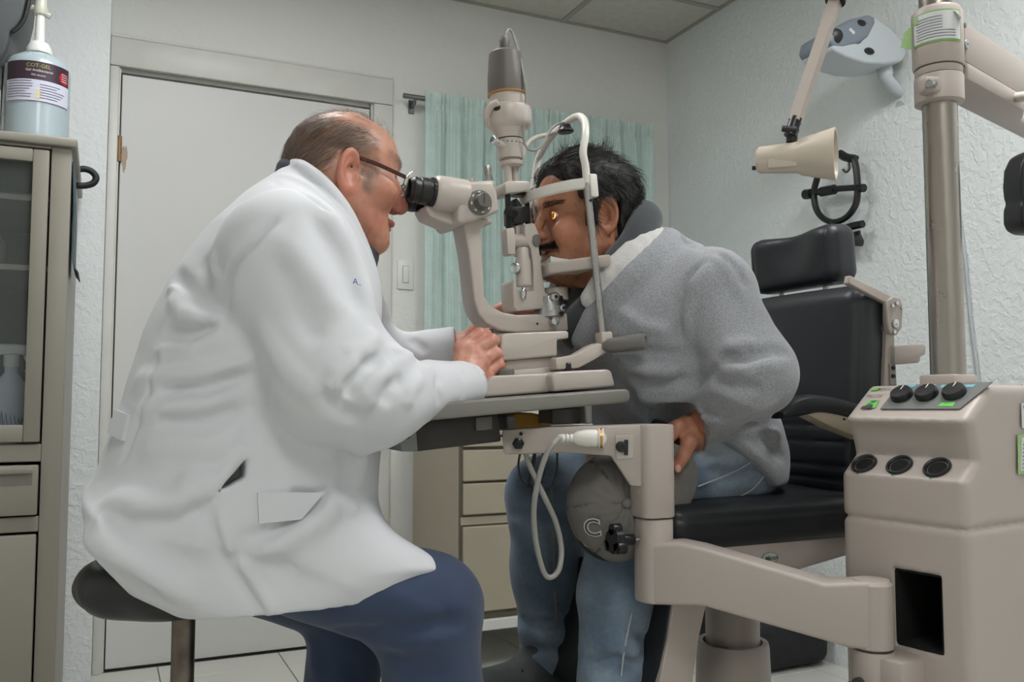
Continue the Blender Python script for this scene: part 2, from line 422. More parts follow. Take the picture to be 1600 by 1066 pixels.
# ceiling: lay-in tiles on a metal grid
b = MB(); b.boxc((XL-.1, YF-.1, ZC+.03), (XR+.1, YB+.1, ZC+.08)); ceil = struct(b.build('ceiling', CEILT, at=(0, 0, ZC)), 'suspended ceiling of fissured off-white tiles')
CT = .61; cx0 = PZ(881.5, 31.5, ZC)[0]; cy0 = PZ(1090, 6.2, ZC)[1]
gx = [cx0+k*CT for k in range(-6, 4) if XL < cx0+k*CT < XR-.05]; gy = [cy0+k*CT for k in range(-9, 3) if YF < cy0+k*CT < YB-.05]
xs = [XL]+gx+[XR]; ys = [YF]+gy+[YB]
def light_cell(xa, xb, ya, yb):
    for lx, ly, sx, sy, st in CEIL_LIGHTS:
        if xa < lx < xb and ya < ly < yb: return st
    return 0
lit = []
for a in range(len(xs)-1):
    for c in range(len(ys)-1):
        st = light_cell(xs[a], xs[a+1], ys[c], ys[c+1])
        if st: lit.append((xs[a], xs[a+1], ys[c], ys[c+1], st)); continue
        bb = MB(); bb.boxc((xs[a]+.002, ys[c]+.002, ZC+.002), (xs[a+1]-.002, ys[c+1]-.002, ZC+.016), .003, 1)
        bb.build('ceiling_tile', CEILT, ceil)
for x in gx+[XL+.006, XR-.006]:
    bb = MB(); bb.boxc((x-.012, YF, ZC-.003), (x+.012, YB, ZC+.001)); bb.build('grid_bar', TBAR, ceil)
for y in gy+[YF+.006, YB-.006]:
    bb = MB(); bb.boxc((XL, y-.012, ZC-.0035), (XR, y+.012, ZC+.0005)); bb.build('grid_bar', TBAR, ceil)
for q, (xa, xb, ya, yb, st) in enumerate(lit):
    t = thing('ceiling_light', ['recessed fluorescent ceiling panel behind the photographer', 'recessed fluorescent ceiling panel close to the door', 'recessed fluorescent ceiling panel above the instrument stand'][q % 3], 'ceiling light', ((xa+xb)/2, (ya+yb)/2, ZC-.004), 'fluorescent ceiling panels')
    em = M('fluorescent_diffuser_%d' % int(st*10), (.9, .9, .9), rough=.6, var=0, emit=(*LAMP_COL, st))
    bb = MB(); bb.boxc((xa+.03, ya+.03, ZC-.002), (xb-.03, yb-.03, ZC+.004)); bb.build('diffuser', em, t)
    bb = MB()
    for lo, hi in (((xa+.012, ya+.012), (xa+.03, yb-.012)), ((xb-.03, ya+.012), (xb-.012, yb-.012)), ((xa+.03, ya+.012), (xb-.03, ya+.03)), ((xa+.03, yb-.03), (xb-.03, yb-.012))):
        bb.boxc((*lo, ZC-.004), (*hi, ZC+.006))
    bb.build('frame', TBAR, t)

# walls (the back wall is cut for the door)
dx0, dx1, dz = .027, PY(580, 167, YB)[0], 2.03
b = MB(); b.boxc((XL, YB, -.01), (dx0-.02, YB+.1, ZC+.03)); b.boxc((dx1+.02, YB, -.01), (XR+.1, YB+.1, ZC+.03)); b.boxc((dx0-.02, YB, dz+.02), (dx1+.02, YB+.1, ZC+.03))
struct(b.build('wall_back', WALL, at=(0, 0, 0)), 'pale grey green painted back wall around the door and curtain')
b = MB(); b.boxc((XR, YF-.1, -.01), (XR+.1, YB, ZC+.03)); struct(b.build('wall_right', WALLR, at=(0, 0, 0)), 'white textured stucco wall behind the examination chair')
JX = PY(172, 100, 3.10)[0]
b = MB(); b.boxc((XL, 3.10, -.01), (JX, YB, ZC+.03), .006, 2); struct(b.build('wall_left_return', WALLJ, at=(0, 0, 0)), 'coarse white stucco wall projecting beside the door')
b = MB(); b.boxc((XL-.1, YF-.1, -.01), (XL, YB+.1, ZC+.03)); struct(b.build('wall_left', WALL, at=(0, 0, 0)))
b = MB(); b.boxc((XL, YF-.1, -.01), (XR, YF, ZC+.03)); struct(b.build('wall_front', WALL, at=(0, 0, 0)))

# door, frame and hinge
d1 = thing('door_1', 'plain pale grey flush door with rusty hinge', 'door', ((dx0+dx1)/2, YB, 0)); d1['kind'] = 'structure'; del d1['category']
b = MB(); b.boxc((dx0+.003, YB+.012, .006), (dx1-.003, YB+.052, dz-.008), .002, 1); b.build('door_leaf', DOORP, d1)
b = MB()
for zc_ in (PY(188, 232, YB)[2], .25):
    b.cyl((dx0, YB+.006, zc_-.045), (dx0, YB+.006, zc_+.045), .007, n=12)
    for k in range(3): b.cyl((dx0, YB+.006, zc_-.045+.03*k), (dx0, YB+.006, zc_-.041+.03*k), .0082, n=12)
    b.boxc((dx0+.002, YB+.009, zc_-.04), (dx0+.008, YB+.0125, zc_+.04))
b.build('hinge', RUST, d1)
STAIN = M('rust_stain', srgb(190, 160, 130), rough=.6, var=.2, vscale=30, alpha=.28)
b = MB(); hz = PY(188, 240, YB)[2]; pts = []
for k in range(20):
    a = 2*math.pi*k/20; rr = 1+.18*math.sin(3*a)+.1*math.sin(7*a+1); pts.append((dx0+.016+.010*rr*math.cos(a), YB+.0115, hz-.01+.045*rr*math.sin(a)))
b.prism(pts, (0, .0003, 0)); b.build('rust_stain', STAIN, d1)
t1 = thing('trim_1', 'pale painted door frame with dark gap above the leaf', 'trim', ((dx0+dx1)/2, YB, 0)); t1['kind'] = 'structure'; del t1['category']
tw = .075
def trim_leg(x0, x1, z0, z1, nm):
    bb = MB(); bb.boxc((x0, YB-.016, z0), (x1, YB+.004, z1), .004, 2); bb.build(nm, TRIMP, t1)
trim_leg(dx0-.036, dx0-.006, 0, dz+.01, 'jamb_casing'); trim_leg(dx1+.008, dx1+.008+tw, 0, dz+.01, 'jamb_casing'); trim_leg(dx0-.036, dx1+.008+tw, dz+.012, dz+.012+tw+.03, 'head_casing')
bb = MB(); bb.boxc((dx0-.036, YB-.02, dz+.012+tw+.024), (dx1+.008+tw, YB-.01, dz+.012+tw+.034), .003, 1); bb.build('head_casing_edge', TRIMP, t1)
bb = MB(); bb.boxc((dx0-.02, YB+.055, 0), (dx1+.02, YB+.075, dz+.02)); bb.build('door_gap_shade', DARK, t1)  # dark sheet behind the leaf; the gap's shade is put into its colour
bb = MB()
bb.boxc((dx0-.02, YB+.002, 0), (dx0-.001, YB+.06, dz+.018)); bb.boxc((dx1+.001, YB+.002, 0), (dx1+.02, YB+.06, dz+.018)); bb.boxc((dx0-.001, YB+.02, dz+.002), (dx1+.001, YB+.06, dz+.018))
bb.build('jamb_lining', TRIMP, t1)
b = MB()
sill0, sill1 = dx1+.008+tw+.002, XR
b.boxc((sill0, YB-.012, 0), (sill1, YB, .07), .003, 1); struct(b.build('baseboard_back', TRIMP, at=(0, 0, 0)))

# light switch on the back wall
a = PY(620, 452, YB); c = PY(646, 407, YB)
sw = thing('light_switch', 'white rocker light switch on the wall beside the curtain', 'light switch', ((a[0]+c[0])/2, YB-.004, a[2]))
PLW = M('switch_plastic', srgb(222, 224, 218), rough=.35, var=.02)
b = MB(); b.boxc((a[0], YB-.007, a[2]), (c[0], YB, c[2]), .003, 2); b.build('plate', PLW, sw)
mx_, mz_ = (a[0]+c[0])/2, (a[2]+c[2])/2
b = MB(); b.box((mx_, YB-.009, mz_), (.022, .008, .062), rotx(.06), .002, 2); b.build('rocker', PLW, sw)
b = MB(); b.boxc((mx_-.0135, YB-.0078, mz_-.0345), (mx_+.0135, YB-.0068, mz_+.0345)); b.build('rocker_shadow_line', M('switch_shadow_line', srgb(180, 182, 178), rough=.5), sw)  # greyer border round the rocker, a shadow line put into the colour

# curtain on its rod
RODY = YB-.055
r0, r1 = PY(630, 148, RODY), PY(1019, 209, RODY); r1[2] = r0[2] = (r0[2]+r1[2])/2
ROD = M('grey_rod_metal', srgb(120, 124, 124), rough=.35, metal=.7)
rod = thing('curtain_rod', 'thin grey metal curtain rod above the window curtain', 'curtain rod', (r0[0], RODY, r0[2]))
b = MB(); b.cyl(r0, r1, .010, n=14, bev=.002); b.build('tube', ROD, rod)
for px in (r0[0]+.05, r1[0]-.02):
    b = MB(); b.tube([(px, RODY, r0[2]-.004), (px, RODY+.01, r0[2]-.022), (px, YB, r0[2]-.024)], .006, 8); b.boxc((px-.012, YB-.006, r0[2]-.05), (px+.012, YB, r0[2]+.005), .002, 1); b.build('bracket', ROD, rod)
cxa, cxb = PY(661, 160, RODY)[0], PY(1016, 208, RODY)[0]; ztop = r0[2]+.022; zbot = .98
NU, NV = 360, 60; V = []; Fc = []
rng = np.random.RandomState(3)
ph = np.cumsum(rng.uniform(.5, 1.6, NU)); ph = ph/ph[-1]*2*math.pi*13
amp = .012+.008*np.sin(np.linspace(0, 9, NU))
for v in range(NV+1):
    s = v/NV; z = ztop+(zbot-ztop)*s
    for u in range(NU):
        x = cxa+(cxb-cxa)*u/(NU-1); g = math.exp(-s*28)
        wv = amp[u]*(1-.55*math.exp(-s*14))*math.sin(ph[u]+.5*math.sin(s*3+u*.01))+.0035*math.sin(ph[u]*2.7+s*2)
        tight = math.exp(-((s-.052)/.014)**2)
        wv = wv*(1-.6*tight)+.003*math.sin(u*.9)*math.exp(-s*12)
        V.append((x+.006*math.sin(ph[u]*.5+s*2), RODY-.021-.004*(1-tight)+wv*.95, z+.006*math.sin(u*.7)*g))
for v in range(NV):
    for u in range(NU-1): Fc.append((v*NU+u, v*NU+u+1, (v+1)*NU+u+1, (v+1)*NU+u))
CUR = M('sheer_teal_curtain', srgb(192, 214, 208), rough=.85, var=.06, vscale=20, bump=.35, bscale=260, bdist=.002, sheen=.2, alpha=.93)
nt = CUR.node_tree; bs = nt.nodes['Principled BSDF']
tcn = nt.nodes.new('ShaderNodeTexCoord'); vo = nt.nodes.new('ShaderNodeTexVoronoi'); vo.inputs['Scale'].default_value = 105; vo.feature = 'F1'; vo.inputs['Randomness'].default_value = .15
rm = nt.nodes.new('ShaderNodeMapRange'); rm.inputs[1].default_value = .2; rm.inputs[2].default_value = .45; rm.inputs[3].default_value = .97; rm.inputs[4].default_value = .80
nt.links.new(tcn.outputs['Object'], vo.inputs['Vector']); nt.links.new(vo.outputs['Distance'], rm.inputs[0]); nt.links.new(rm.outputs[0], bs.inputs['Alpha'])
cur = tag(mesh_obj('window_curtain', V, Fc, CUR, angle=180), 'sheer mint green gathered curtain hanging from the grey rod', 'curtain')
# the shallow window behind it
WG = M('dusk_window_glass', srgb(120, 135, 135), rough=.08, var=.02, spec=.6)
w1 = thing('window_1', 'window behind the sheer curtain', 'window', ((cxa+cxb)/2, YB, 1.05)); w1['kind'] = 'structure'; del w1['category']
wx0, wx1 = cxa+.16, cxb-.16
b = MB(); b.boxc((wx0+.03, YB-.004, 1.08), (wx1-.03, YB, r0[2]-.13)); b.build('pane', WG, w1)
b = MB()
for lo, hi in (((wx0, 1.05), (wx0+.03, r0[2]-.1)), ((wx1-.03, 1.05), (wx1, r0[2]-.1)), ((wx0+.03, 1.05), (wx1-.03, 1.08)), ((wx0+.03, r0[2]-.13), (wx1-.03, r0[2]-.1)), (((wx0+wx1)/2-.015, 1.08), ((wx0+wx1)/2+.015, r0[2]-.13))):
    b.boxc((lo[0], YB-.012, lo[1]), (hi[0], YB, hi[1]), .002, 1)
b.build('window_frame', TRIMP, w1)

# ================================================================== tall metal cabinet by the stucco wall
CABP = M('grey_beige_enamel', srgb(140, 135, 124), rough=.38, var=.03, vscale=4, bump=.03, bscale=90)
CABIN = M('cabinet_inside', srgb(66, 64, 58), rough=.7, var=.05)
GLASS = M('cabinet_glass', (.25, .27, .26), rough=.03, var=0, alpha=.14, spec=.3)
BLK = M('black_rubber', srgb(26, 27, 29), rough=.55, var=.1, bump=.05)
CHR = M('polished_chrome', srgb(205, 206, 208), rough=.14, metal=1.0, var=.03)
yc0, yc1 = 2.46, 3.08
cxr = PY(105, 460, yc0)[0]; cxl = cxr-.78; ctz = PY(60, 214, yc0)[2]
cab = thing('medical_cabinet', 'tall grey beige metal cabinet with glass door and drawers by the stucco wall', 'cabinet', ((cxr+cxl)/2, (yc0+yc1)/2, 0))
zf = lambda py, px=40: PY(px, py, yc0)[2]
stx = PY(70, 460, yc0)[0]                    # right edge of the glass door
zd0, zd1 = zf(691), zf(232)
b = MB()
b.boxc((cxr-.02, yc0+.02, .05), (cxr, yc1, ctz-.02)); b.boxc((cxl, yc0+.02, .05), (cxl+.02, yc1, ctz-.02)); b.boxc((cxl, yc1-.02, .05), (cxr, yc1, ctz-.02))
b.boxc((cxl, yc0+.02, .05), (cxr, yc1, .09)); b.boxc((cxl, yc0+.03, zd0-.02), (cxr, yc1, zd0-.005))
b.boxc((stx+.004, yc0, .05), (cxr, yc0+.03, ctz-.02), .003, 2)
b.boxc((cxl, yc0, .05), (cxl+.06, yc0+.03, ctz-.02), .003, 2)
b.boxc((cxl+.06, yc0, zd1+.005), (stx+.004, yc0+.03, ctz-.02), .002, 1); b.boxc((cxl+.06, yc0, zf(722)), (stx+.004, yc0+.03, zd0-.006), .002, 1)
b.boxc((cxl+.06, yc0+.002, zf(832)), (stx+.004, yc0+.03, zf(808)), .002, 1); b.boxc((cxl+.06, yc0, .05), (stx+.004, yc0+.03, .11), .002, 1)
b.build('body', CABP, cab)
b = MB(); b.boxc((cxl-.012, yc0-.014, ctz-.02), (cxr+.012, yc1, ctz+.004), .006, 2); b.build('top_panel', CABP, cab)
dl = cxl+.064; gx1 = PY(44, 460, yc0)[0]; gz0, gz1 = zf(664), zf(252)
gd = None
b = MB()
b.boxc((dl, yc0-.006, zd0), (dl+.05, yc0+.016, zd1), .003, 2); b.boxc((gx1, yc0-.006, zd0), (stx, yc0+.016, zd1), .003, 2)
b.boxc((dl+.05, yc0-.006, zd0), (gx1, yc0+.016, gz0), .003, 2); b.boxc((dl+.05, yc0-.006, gz1), (gx1, yc0+.016, zd1), .003, 2)
gd = b.build('glass_door', CABP, cab)
b = MB(); b.boxc((dl+.045, yc0+.004, gz0-.005), (gx1+.005, yc0+.007, gz1+.005)); b.build('pane', GLASS, gd)
b = MB(); b.boxc((cxl+.022, yc1-.03, zd0-.004), (cxr-.022, yc1-.021, ctz-.03)); b.build('inner_back', CABIN, cab)
for py in (412, 300):
    z = zf(py); b = MB(); b.boxc((cxl+.022, yc0+.06, z-.006), (cxr-.025, yc1-.035, z+.002), .001, 1); b.boxc((cxl+.022, yc0+.055, z-.01), (cxr-.025, yc0+.06, z+.004)); b.build('shelf', M('shelf_edge_metal', srgb(120, 120, 116), rough=.4, metal=.4), cab)
dr = None
b = MB(); b.boxc((dl, yc0-.012, zf(805)), (stx, yc0+.02, zf(727)), .004, 2); dr = b.build('drawer', CABP, cab)
b = MB(); b.boxc((dl+.03, yc0-.020, zf(740)), (stx-.012, yc0-.011, zf(730)), .003, 2); b.build('pull', CABP, dr)
b = MB(); b.boxc((dl+.03, yc0-.0125, zf(758)), (stx-.012, yc0-.0115, zf(740))); b.build('pull_recess_shade', M('recess_shade_enamel', srgb(120, 116, 108), rough=.5), dr)  # flat darker patch below the pull; recess shade put into the enamel colour
b = MB(); b.boxc((dl, yc0-.008, .115), (stx, yc0+.02, zf(836)), .004, 2); b.build('lower_door', CABP, cab)
for fx in (cxl+.04, cxr-.04):
    for fy in (yc0+.05, yc1-.05):
        b = MB(); b.cyl((fx, fy, 0), (fx, fy, .06), .014, .018, 14); b.build('foot', BLK, cab)
# black cable loop and thin folder hanging on the cabinet side
hz1 = PX(118, 264, cxr+.02); 
lp = []
for (px, py) in ((119, 266), (131, 264), (143, 268), (150, 277), (146, 286), (134, 290), (119, 290)):
    lp.append(PY(px, py, yc0+.36))
lp = [np.array([cxr-.004, yc0+.36, lp[0][2]])]+lp+[np.array([cxr-.004, yc0+.36, lp[-1][2]])]
b = MB(); b.tube(smooth_path(lp, 6), .0095, 12)
tag(b.build('cable_loop', BLK, None), 'black rubber cable loop sticking out from the cabinet side', 'cable')
b = MB(); q0, q1 = PY(108, 262, yc0+.1), PY(108, 428, yc0+.1)
b.tube(smooth_path([(cxr+.004, yc0+.10, q0[2]), (cxr+.006, yc0+.10, (q0[2]+q1[2])/2), (cxr+.007, yc0+.10, q1[2]+.03), (cxr+.02, yc0+.10, q1[2])], 5), .10, 4, flat=.02, hint=(0, 1, 0))
fo = MB()
pth = smooth_path([(cxr+.001, q0[2]), (cxr+.006, q0[2]-.12), (cxr+.007, q1[2]+.03), (cxr+.02, q1[2]-.004)], 5)
V = []; Fc = []
for i, (x, z) in enumerate(pth):
    for yy in (yc0+.03, yc0+.24):
        V += [(x, yy, z), (x+.003, yy, z)]
for i in range(len(pth)-1):
    a = 4*i; Fc += [(a, a+2, a+6, a+4), (a+1, a+5, a+7, a+3), (a, a+4, a+5, a+1), (a+2, a+3, a+7, a+6)]
n = 4*(len(pth)-1); Fc += [(0, 1, 3, 2), (n, n+2, n+3, n+1)]
fo.add(V, Fc); tag(fo.build('folder', M('teal_card', srgb(62, 84, 92), rough=.6, var=.08)), 'thin dark teal folder hanging flat on the cabinet side', 'folder')

# things in and on the cabinet
PLB = M('milky_bottle_plastic', srgb(172, 186, 192), rough=.3, var=.04, sub=.25, subcol=(.02, .02, .02), coat=.2)
by = yc0+.16; bc = PY(57, 200, by); bc[2] = ctz+.004; br = 46*mpp(bc)
def bz(py): return PY(57, py, by)[2]
bot = thing('sanitizer_jug', 'large clear antibacterial gel jug with pump and dark label on the cabinet', 'bottle', bc)
hB = bz(88)-bc[2]
b = MB(); b.lathe(bc, (0, 0, 1), [(br*.9, 0), (br*.99, .008), (br, .02), (br*.985, hB*.2), (br*.985, hB*.78), (br*.99, hB*.8), (br*.97, hB*.86), (br*.86, hB*.93), (br*.6, hB*.985), (br*.32, hB), (br*.3, hB+.02)], 40); b.build('jug_body', PLB, bot)
WPL = M('white_pump_plastic', srgb(222, 224, 220), rough=.35, var=.02)
tz = bc+np.array([0, 0, hB]); hc = bz(68)-bz(88)
b = MB(); b.lathe(tz, (0, 0, 1), [(br*.40, .006), (br*.40, .018), (br*.30, hc), (br*.16, hc+.003), (br*.14, bz(28)-bz(88)), (br*.13, bz(10)-bz(88))], 24); pump = b.build('pump', WPL, bot)
b = MB(); hp = tz+np.array([0, 0, bz(16)-bz(88)]); b.lathe(hp, (0, 0, 1), [(br*.2, -.012), (br*.24, .0), (br*.2, .015), (br*.15, .06)], 18)
b.tube([hp+np.array([0, 0, .055]), hp+np.array([.0, -.03, .062]), hp+np.array([.0, -.09, .05])], .008, 10)
b.tube([hp+np.array([-.022, 0, .006]), hp+np.array([.024, 0, -.012])], .008, 8); b.build('pump_head', M('yellowed_clear_plastic', srgb(205, 206, 190), rough=.3, alpha=.85, var=.05), bot)
fa = math.atan2(-by, -bc[0])                     # the label faces the room
lx = nrm((-math.sin(fa), math.cos(fa), 0))
if np.dot(lx, RGT) < 0: lx = -lx
def wrapj(off, sgn=1.0, tilt=0.0):
    def fn(V):
        a = fa+np.clip(V[:, 0]/br, -1.5, 1.5)*1.0
        R = br+off+V[:, 2]*.2
        return np.stack([bc[0]+np.cos(a)*R, bc[1]+np.sin(a)*R, V[:, 1]+tilt*V[:, 0]], 1)
    return fn
def jug_patch(name, x0, x1, z0, z1, mat, off, parent, seg=24):
    V = []; Fc = []
    for i in range(seg+1):
        x = x0+(x1-x0)*i/seg
        V += [(x, z0, 0), (x, z1, 0)]
    for i in range(seg): Fc.append((2*i, 2*i+2, 2*i+3, 2*i+1))
    return mesh_obj(name, wrapj(off)(np.array(V)), Fc, mat, parent, 180)
lz0, lzm, lz1 = bz(171), bz(139), bz(111)
lab = jug_patch('label', -br*1.1, br*1.1, lz0, lzm, M('label_paper', srgb(206, 206, 222), rough=.5, var=.02), .0012, bot)
jug_patch('label_band', -br*1.1, br*1.1, lzm, lz1, M('label_maroon', srgb(58, 40, 52), rough=.45, var=.1), .0012, lab)
INKY = M('ink_yellow', srgb(170, 165, 95), rough=.6); INKW = M('ink_white', srgb(225, 220, 225), rough=.6); INKB = M('ink_grey', srgb(95, 95, 115), rough=.7)
def jug_text(s, cx, cz, size, mat, off=.002):
    V, Fc, _ = text_mesh('x', s, mat, None, (0, 0, 0), (1, 0, 0), (0, 0, 1), 1)
    V = V*size; V[:, 0] += cx; V[:, 1] += cz
    mesh_obj('lettering', wrapj(off)(V), Fc, mat, lab, 180)
jug_text('COT-GEL', .0, lzm+(lz1-lzm)*.76, .0135, INKY); jug_text('Gel Antibacterial', .002, lzm+(lz1-lzm)*.50, .0092, INKW); jug_text('70% alcohol', .0, lzm+(lz1-lzm)*.24, .0068, INKW)
rd = MB(); V = [(br*.86+.016*math.cos(2*math.pi*k/20), lzm+.02+.016*math.sin(2*math.pi*k/20), 0) for k in range(20)]
mesh_obj('label_spot', wrapj(.0016)(np.array(V)), [tuple(range(20))], M('label_red', srgb(190, 30, 45), rough=.5), lab, 180)
for k in range(4): jug_patch('label_line', br*.74, br*.97, lzm+.011+.006*k, lzm+.0128+.006*k, INKW, .0022, lab, 4)
rs = random.Random(4)
for k in range(7):
    z = lzm-(k+.8)*(lzm-lz0)/8
    jug_patch('label_line', -br*1.0, -br*(.12+.3*rs.random()), z, z+.0018, INKB, .0018, lab, 8)
    if k > 0: jug_patch('label_line', br*.05, br*(.55+.35*rs.random()), z, z+.0018, INKB, .0018, lab, 8)
jug_patch('label_mark', -br*.05, br*.08, lz0+.006, lz0+.03, M('label_cream', srgb(215, 205, 160), rough=.6), .0017, lab, 3)

sb = PY(14, 664, yc0+.2); sb[2] = zd0-.005; sbr = .044
spray = thing('spray_bottle', 'white spray bottle with blue scribble behind the cabinet glass', 'bottle', sb)
SBW = M('spray_white', srgb(175, 190, 205), rough=.4, var=.04)
b = MB(); b.lathe(sb, (0, 0, 1), [(sbr*.95, 0), (sbr, .006), (sbr, .125), (sbr*.92, .145), (sbr*.5, .17), (sbr*.35, .18), (sbr*.35, .2)], 28); b.build('bottle_body', SBW, spray)
b = MB(); b.lathe(sb, (0, 0, 1), [(sbr*.42, .195), (sbr*.42, .225), (sbr*.3, .228)], 18); b.box(sb+np.array([.0, 0, .24]), (.075, .026, .03), None, .008, 3); b.tube([sb+np.array([.03, 0, .23]), sb+np.array([.042, 0, .2]), sb+np.array([.036, 0, .18])], .006, 8); b.build('trigger_head', M('trigger_white', srgb(200, 205, 205), rough=.4), spray)
BLU = M('blue_marker', srgb(30, 50, 160), rough=.6)
b = MB(); pts = []
for k in range(15):
    a = -math.pi/2+(-.75+k*.11); pts.append(sb+np.array([(sbr+.0008)*math.cos(a), (sbr+.0008)*math.sin(a), (.03 if k % 2 else .085-.002*k)]))
b.tube(pts, .0028, 5); b.build('scribble', BLU, spray)
for kx, kz, hh, rr, nm, c in ((-.10, 412, .11, .03, 'frosted_jar', (150, 155, 150)), (-.20, 412, .14, .035, 'brown_bottle', (70, 55, 45)), (-.16, None, .17, .04, 'tall_flask', (140, 150, 150))):
    z0 = (zf(412)+.003) if kz else zd0-.005
    p = np.array([gx1+kx, yc0+.22, z0])
    t = thing(nm, {'frosted_jar': 'small frosted jar on the shelf behind the cabinet glass', 'brown_bottle': 'dark brown bottle on the shelf behind the cabinet glass', 'tall_flask': 'tall pale flask on the cabinet floor behind glass'}[nm], 'bottle', p)
    b = MB(); b.lathe(p, (0, 0, 1), [(rr*.95, 0), (rr, .005), (rr, hh*.7), (rr*.5, hh*.86), (rr*.45, hh*.9)], 20); b.build('bottle_body', M(nm+'_skin', srgb(*c), rough=.3), t)
    b = MB(); b.lathe(p, (0, 0, 1), [(rr*.52, hh*.89), (rr*.52, hh), (rr*.4, hh+.002)], 20); b.build('lid', M('lid_grey', srgb(90, 92, 92), rough=.5), t)

# grey device on a chrome post, at the cabinet's left end
dy = yc0+.36
dvx = PY(10, 60, dy); dv = thing('optical_device', 'grey rounded device with black rim on a chrome post above the cabinet', 'medical device', (dvx[0], dy, ctz+.004))
GRD = M('grey_plastic', srgb(74, 79, 81), rough=.5, var=.05, bump=.05)
out = [(-170, -170), (52, -170), (48, -40), (44, 0), (37, 28), (28, 42), (18, 50), (16, 62), (12, 78), (4, 92), (-20, 110), (-170, 130)]
b = MB(); b.prism(PL(out, dy-.06), (0, .22, 0), .012, 3); b.build('housing', GRD, dv)
b = MB(); b.tube(smooth_path(PL([(53, -170), (50, -40), (45, 0), (38, 28), (29, 42), (19, 50)], dy-.062), 5), .006, 8); b.build('black_rim', BLK, dv)
pb, pt_ = PY(8, 178, dy), PY(12, 62, dy); pb[2] = ctz+.004
b = MB(); b.cyl((dvx[0], dy, ctz+.004), (dvx[0], dy, pt_[2]+.06), .008, n=16); b.build('post', CHR, dv)
pz = PY(12, 92, dy)[2]
b = MB(); b.lathe((dvx[0], dy, pz), (0, 0, 1), [(.010, -.014), (.016, -.012), (.02, 0), (.02, .01), (.012, .014)], 20); b.build('collar', GRD, dv)
b = MB(); b.lathe((dvx[0], dy, ctz+.004), (0, 0, 1), [(.05, 0), (.05, .008), (.02, .014), (.012, .02)], 24); b.build('foot_plate', BLK, dv)

# ================================================================== low drawer cabinet by the back wall
LC = M('cream_enamel', srgb(166, 157, 138), rough=.45, var=.04, vscale=5, bump=.03)
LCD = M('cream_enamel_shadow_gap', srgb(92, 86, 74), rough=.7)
fy = 2.72; lx0 = PY(718, 800, fy)[0]; lx1 = lx0+.62; lzt = .80; lzb = PY(760, 968, fy)[2]
low = thing('drawer_cabinet', 'low cream metal cabinet with three drawers below the curtain', 'cabinet', ((lx0+lx1)/2, 2.97, 0))
b = MB(); b.boxc((lx0, fy+.012, lzb), (lx1, 3.2, lzt-.02), .003, 1); b.build('carcass', LC, low)
b = MB(); b.boxc((lx0-.012, fy-.014, lzt-.02), (lx1+.012, 3.2, lzt), .004, 2); b.build('top_panel', LC, low)
zl = lambda py: PY(760, py, fy)[2]
prev = lzt-.025
for k, (za, zb) in enumerate(((zl(703), zl(751)), (zl(755), zl(803)), )):
    b = MB(); b.boxc((lx0+.012, fy-.006, zb), (lx1-.012, fy+.014, za), .003, 1); d = b.build('drawer', LC, low)
    b = MB(); b.box(((lx0+lx1)/2+.1, fy-.016, (za+zb)/2), (.11, .018, .012), None, .004, 2); b.build('handle', CHR, d)
b = MB(); b.boxc((lx0+.012, fy-.006, zl(698)), (lx1-.012, fy+.014, lzt-.026), .003, 1); b.build('drawer', LC, low)
b = MB(); b.boxc((lx0+.006, fy+.004, zl(819)), (lx1-.006, fy+.013, zl(807))); b.build('rail', LC, low)
b = MB(); b.boxc((lx0+.012, fy-.006, zl(955)), (lx1-.012, fy+.014, zl(822)), .003, 1); dd = b.build('lower_door', LC, low)
b = MB(); b.box((lx1-.06, fy-.014, zl(860)), (.014, .018, .09), None, .004, 2); b.build('handle', CHR, dd)
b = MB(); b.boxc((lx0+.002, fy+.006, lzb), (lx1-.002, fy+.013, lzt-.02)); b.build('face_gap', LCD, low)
b = MB(); b.boxc((lx0-.006, fy-.01, lzb-.035), (lx1+.006, 3.2, lzb), .003, 1); b.build('base_rail', M('white_rail', srgb(205, 205, 200), rough=.4), low)
for fx in (lx0+.04, lx1-.04):
    for fyy in (fy+.05, 3.12):
        b = MB(); b.tube([(fx, fyy, lzb-.035), (fx, fyy, lzb-.06), (fx, fyy-.01, .05)], [.014, .014, .02], 12); b.lathe((fx-.012, fyy-.01, .032), (1, 0, 0), [(.02, 0), (.032, .003), (.032, .021), (.02, .024)], 22); b.build('caster', M('caster_cream', srgb(150, 140, 115), rough=.5), low)

# ================================================================== slit lamp and its swing table
YS = 1.40                                            # plane that runs through both heads and the instrument
BEI = M('ivory_enamel', srgb(190, 180, 171), rough=.36, var=.025, vscale=7, bump=.02, bscale=120, coat=.1)
BEI2 = M('ivory_enamel_worn', srgb(178, 167, 159), rough=.42, var=.035, vscale=5, bump=.02, bscale=120)
GRY = M('warm_grey_paint', srgb(98, 93, 88), rough=.45, var=.04)
GRYK = M('grey_knob', srgb(112, 110, 104), rough=.4, var=.05)
TTOP = M('grey_laminate', srgb(122, 119, 112), rough=.42, var=.05, bump=.03)
BPL = M('black_plastic', srgb(28, 28, 30), rough=.4, var=.1)
BMT = M('black_satin_metal', srgb(24, 24, 26), rough=.3, metal=.3)
STL = M('brushed_steel', srgb(176, 174, 172), rough=.28, metal=1.0, var=.08, vscale=30)
WHT = M('white_plastic', srgb(226, 222, 214), rough=.35, var=.02)
CBL = M('grey_cable', srgb(150, 148, 142), rough=.5, var=.05)
def PP(px, py, a, b):
    """photo ray cut by the upright plane through ground points a and b"""
    n = np.array([-(b[1]-a[1]), b[0]-a[0], 0.0]); r = ray(px, py)
    return EYE+r*(np.dot(np.array([a[0], a[1], 0])-np.array([0, 0, 0]), n)/np.dot(r, n))
def yprism(mb, pix, y0, y1, bev=.003, seg=2, angle=20): return mb.prism(PL(pix, y0), (0, y1-y0, 0), bev, seg, angle)

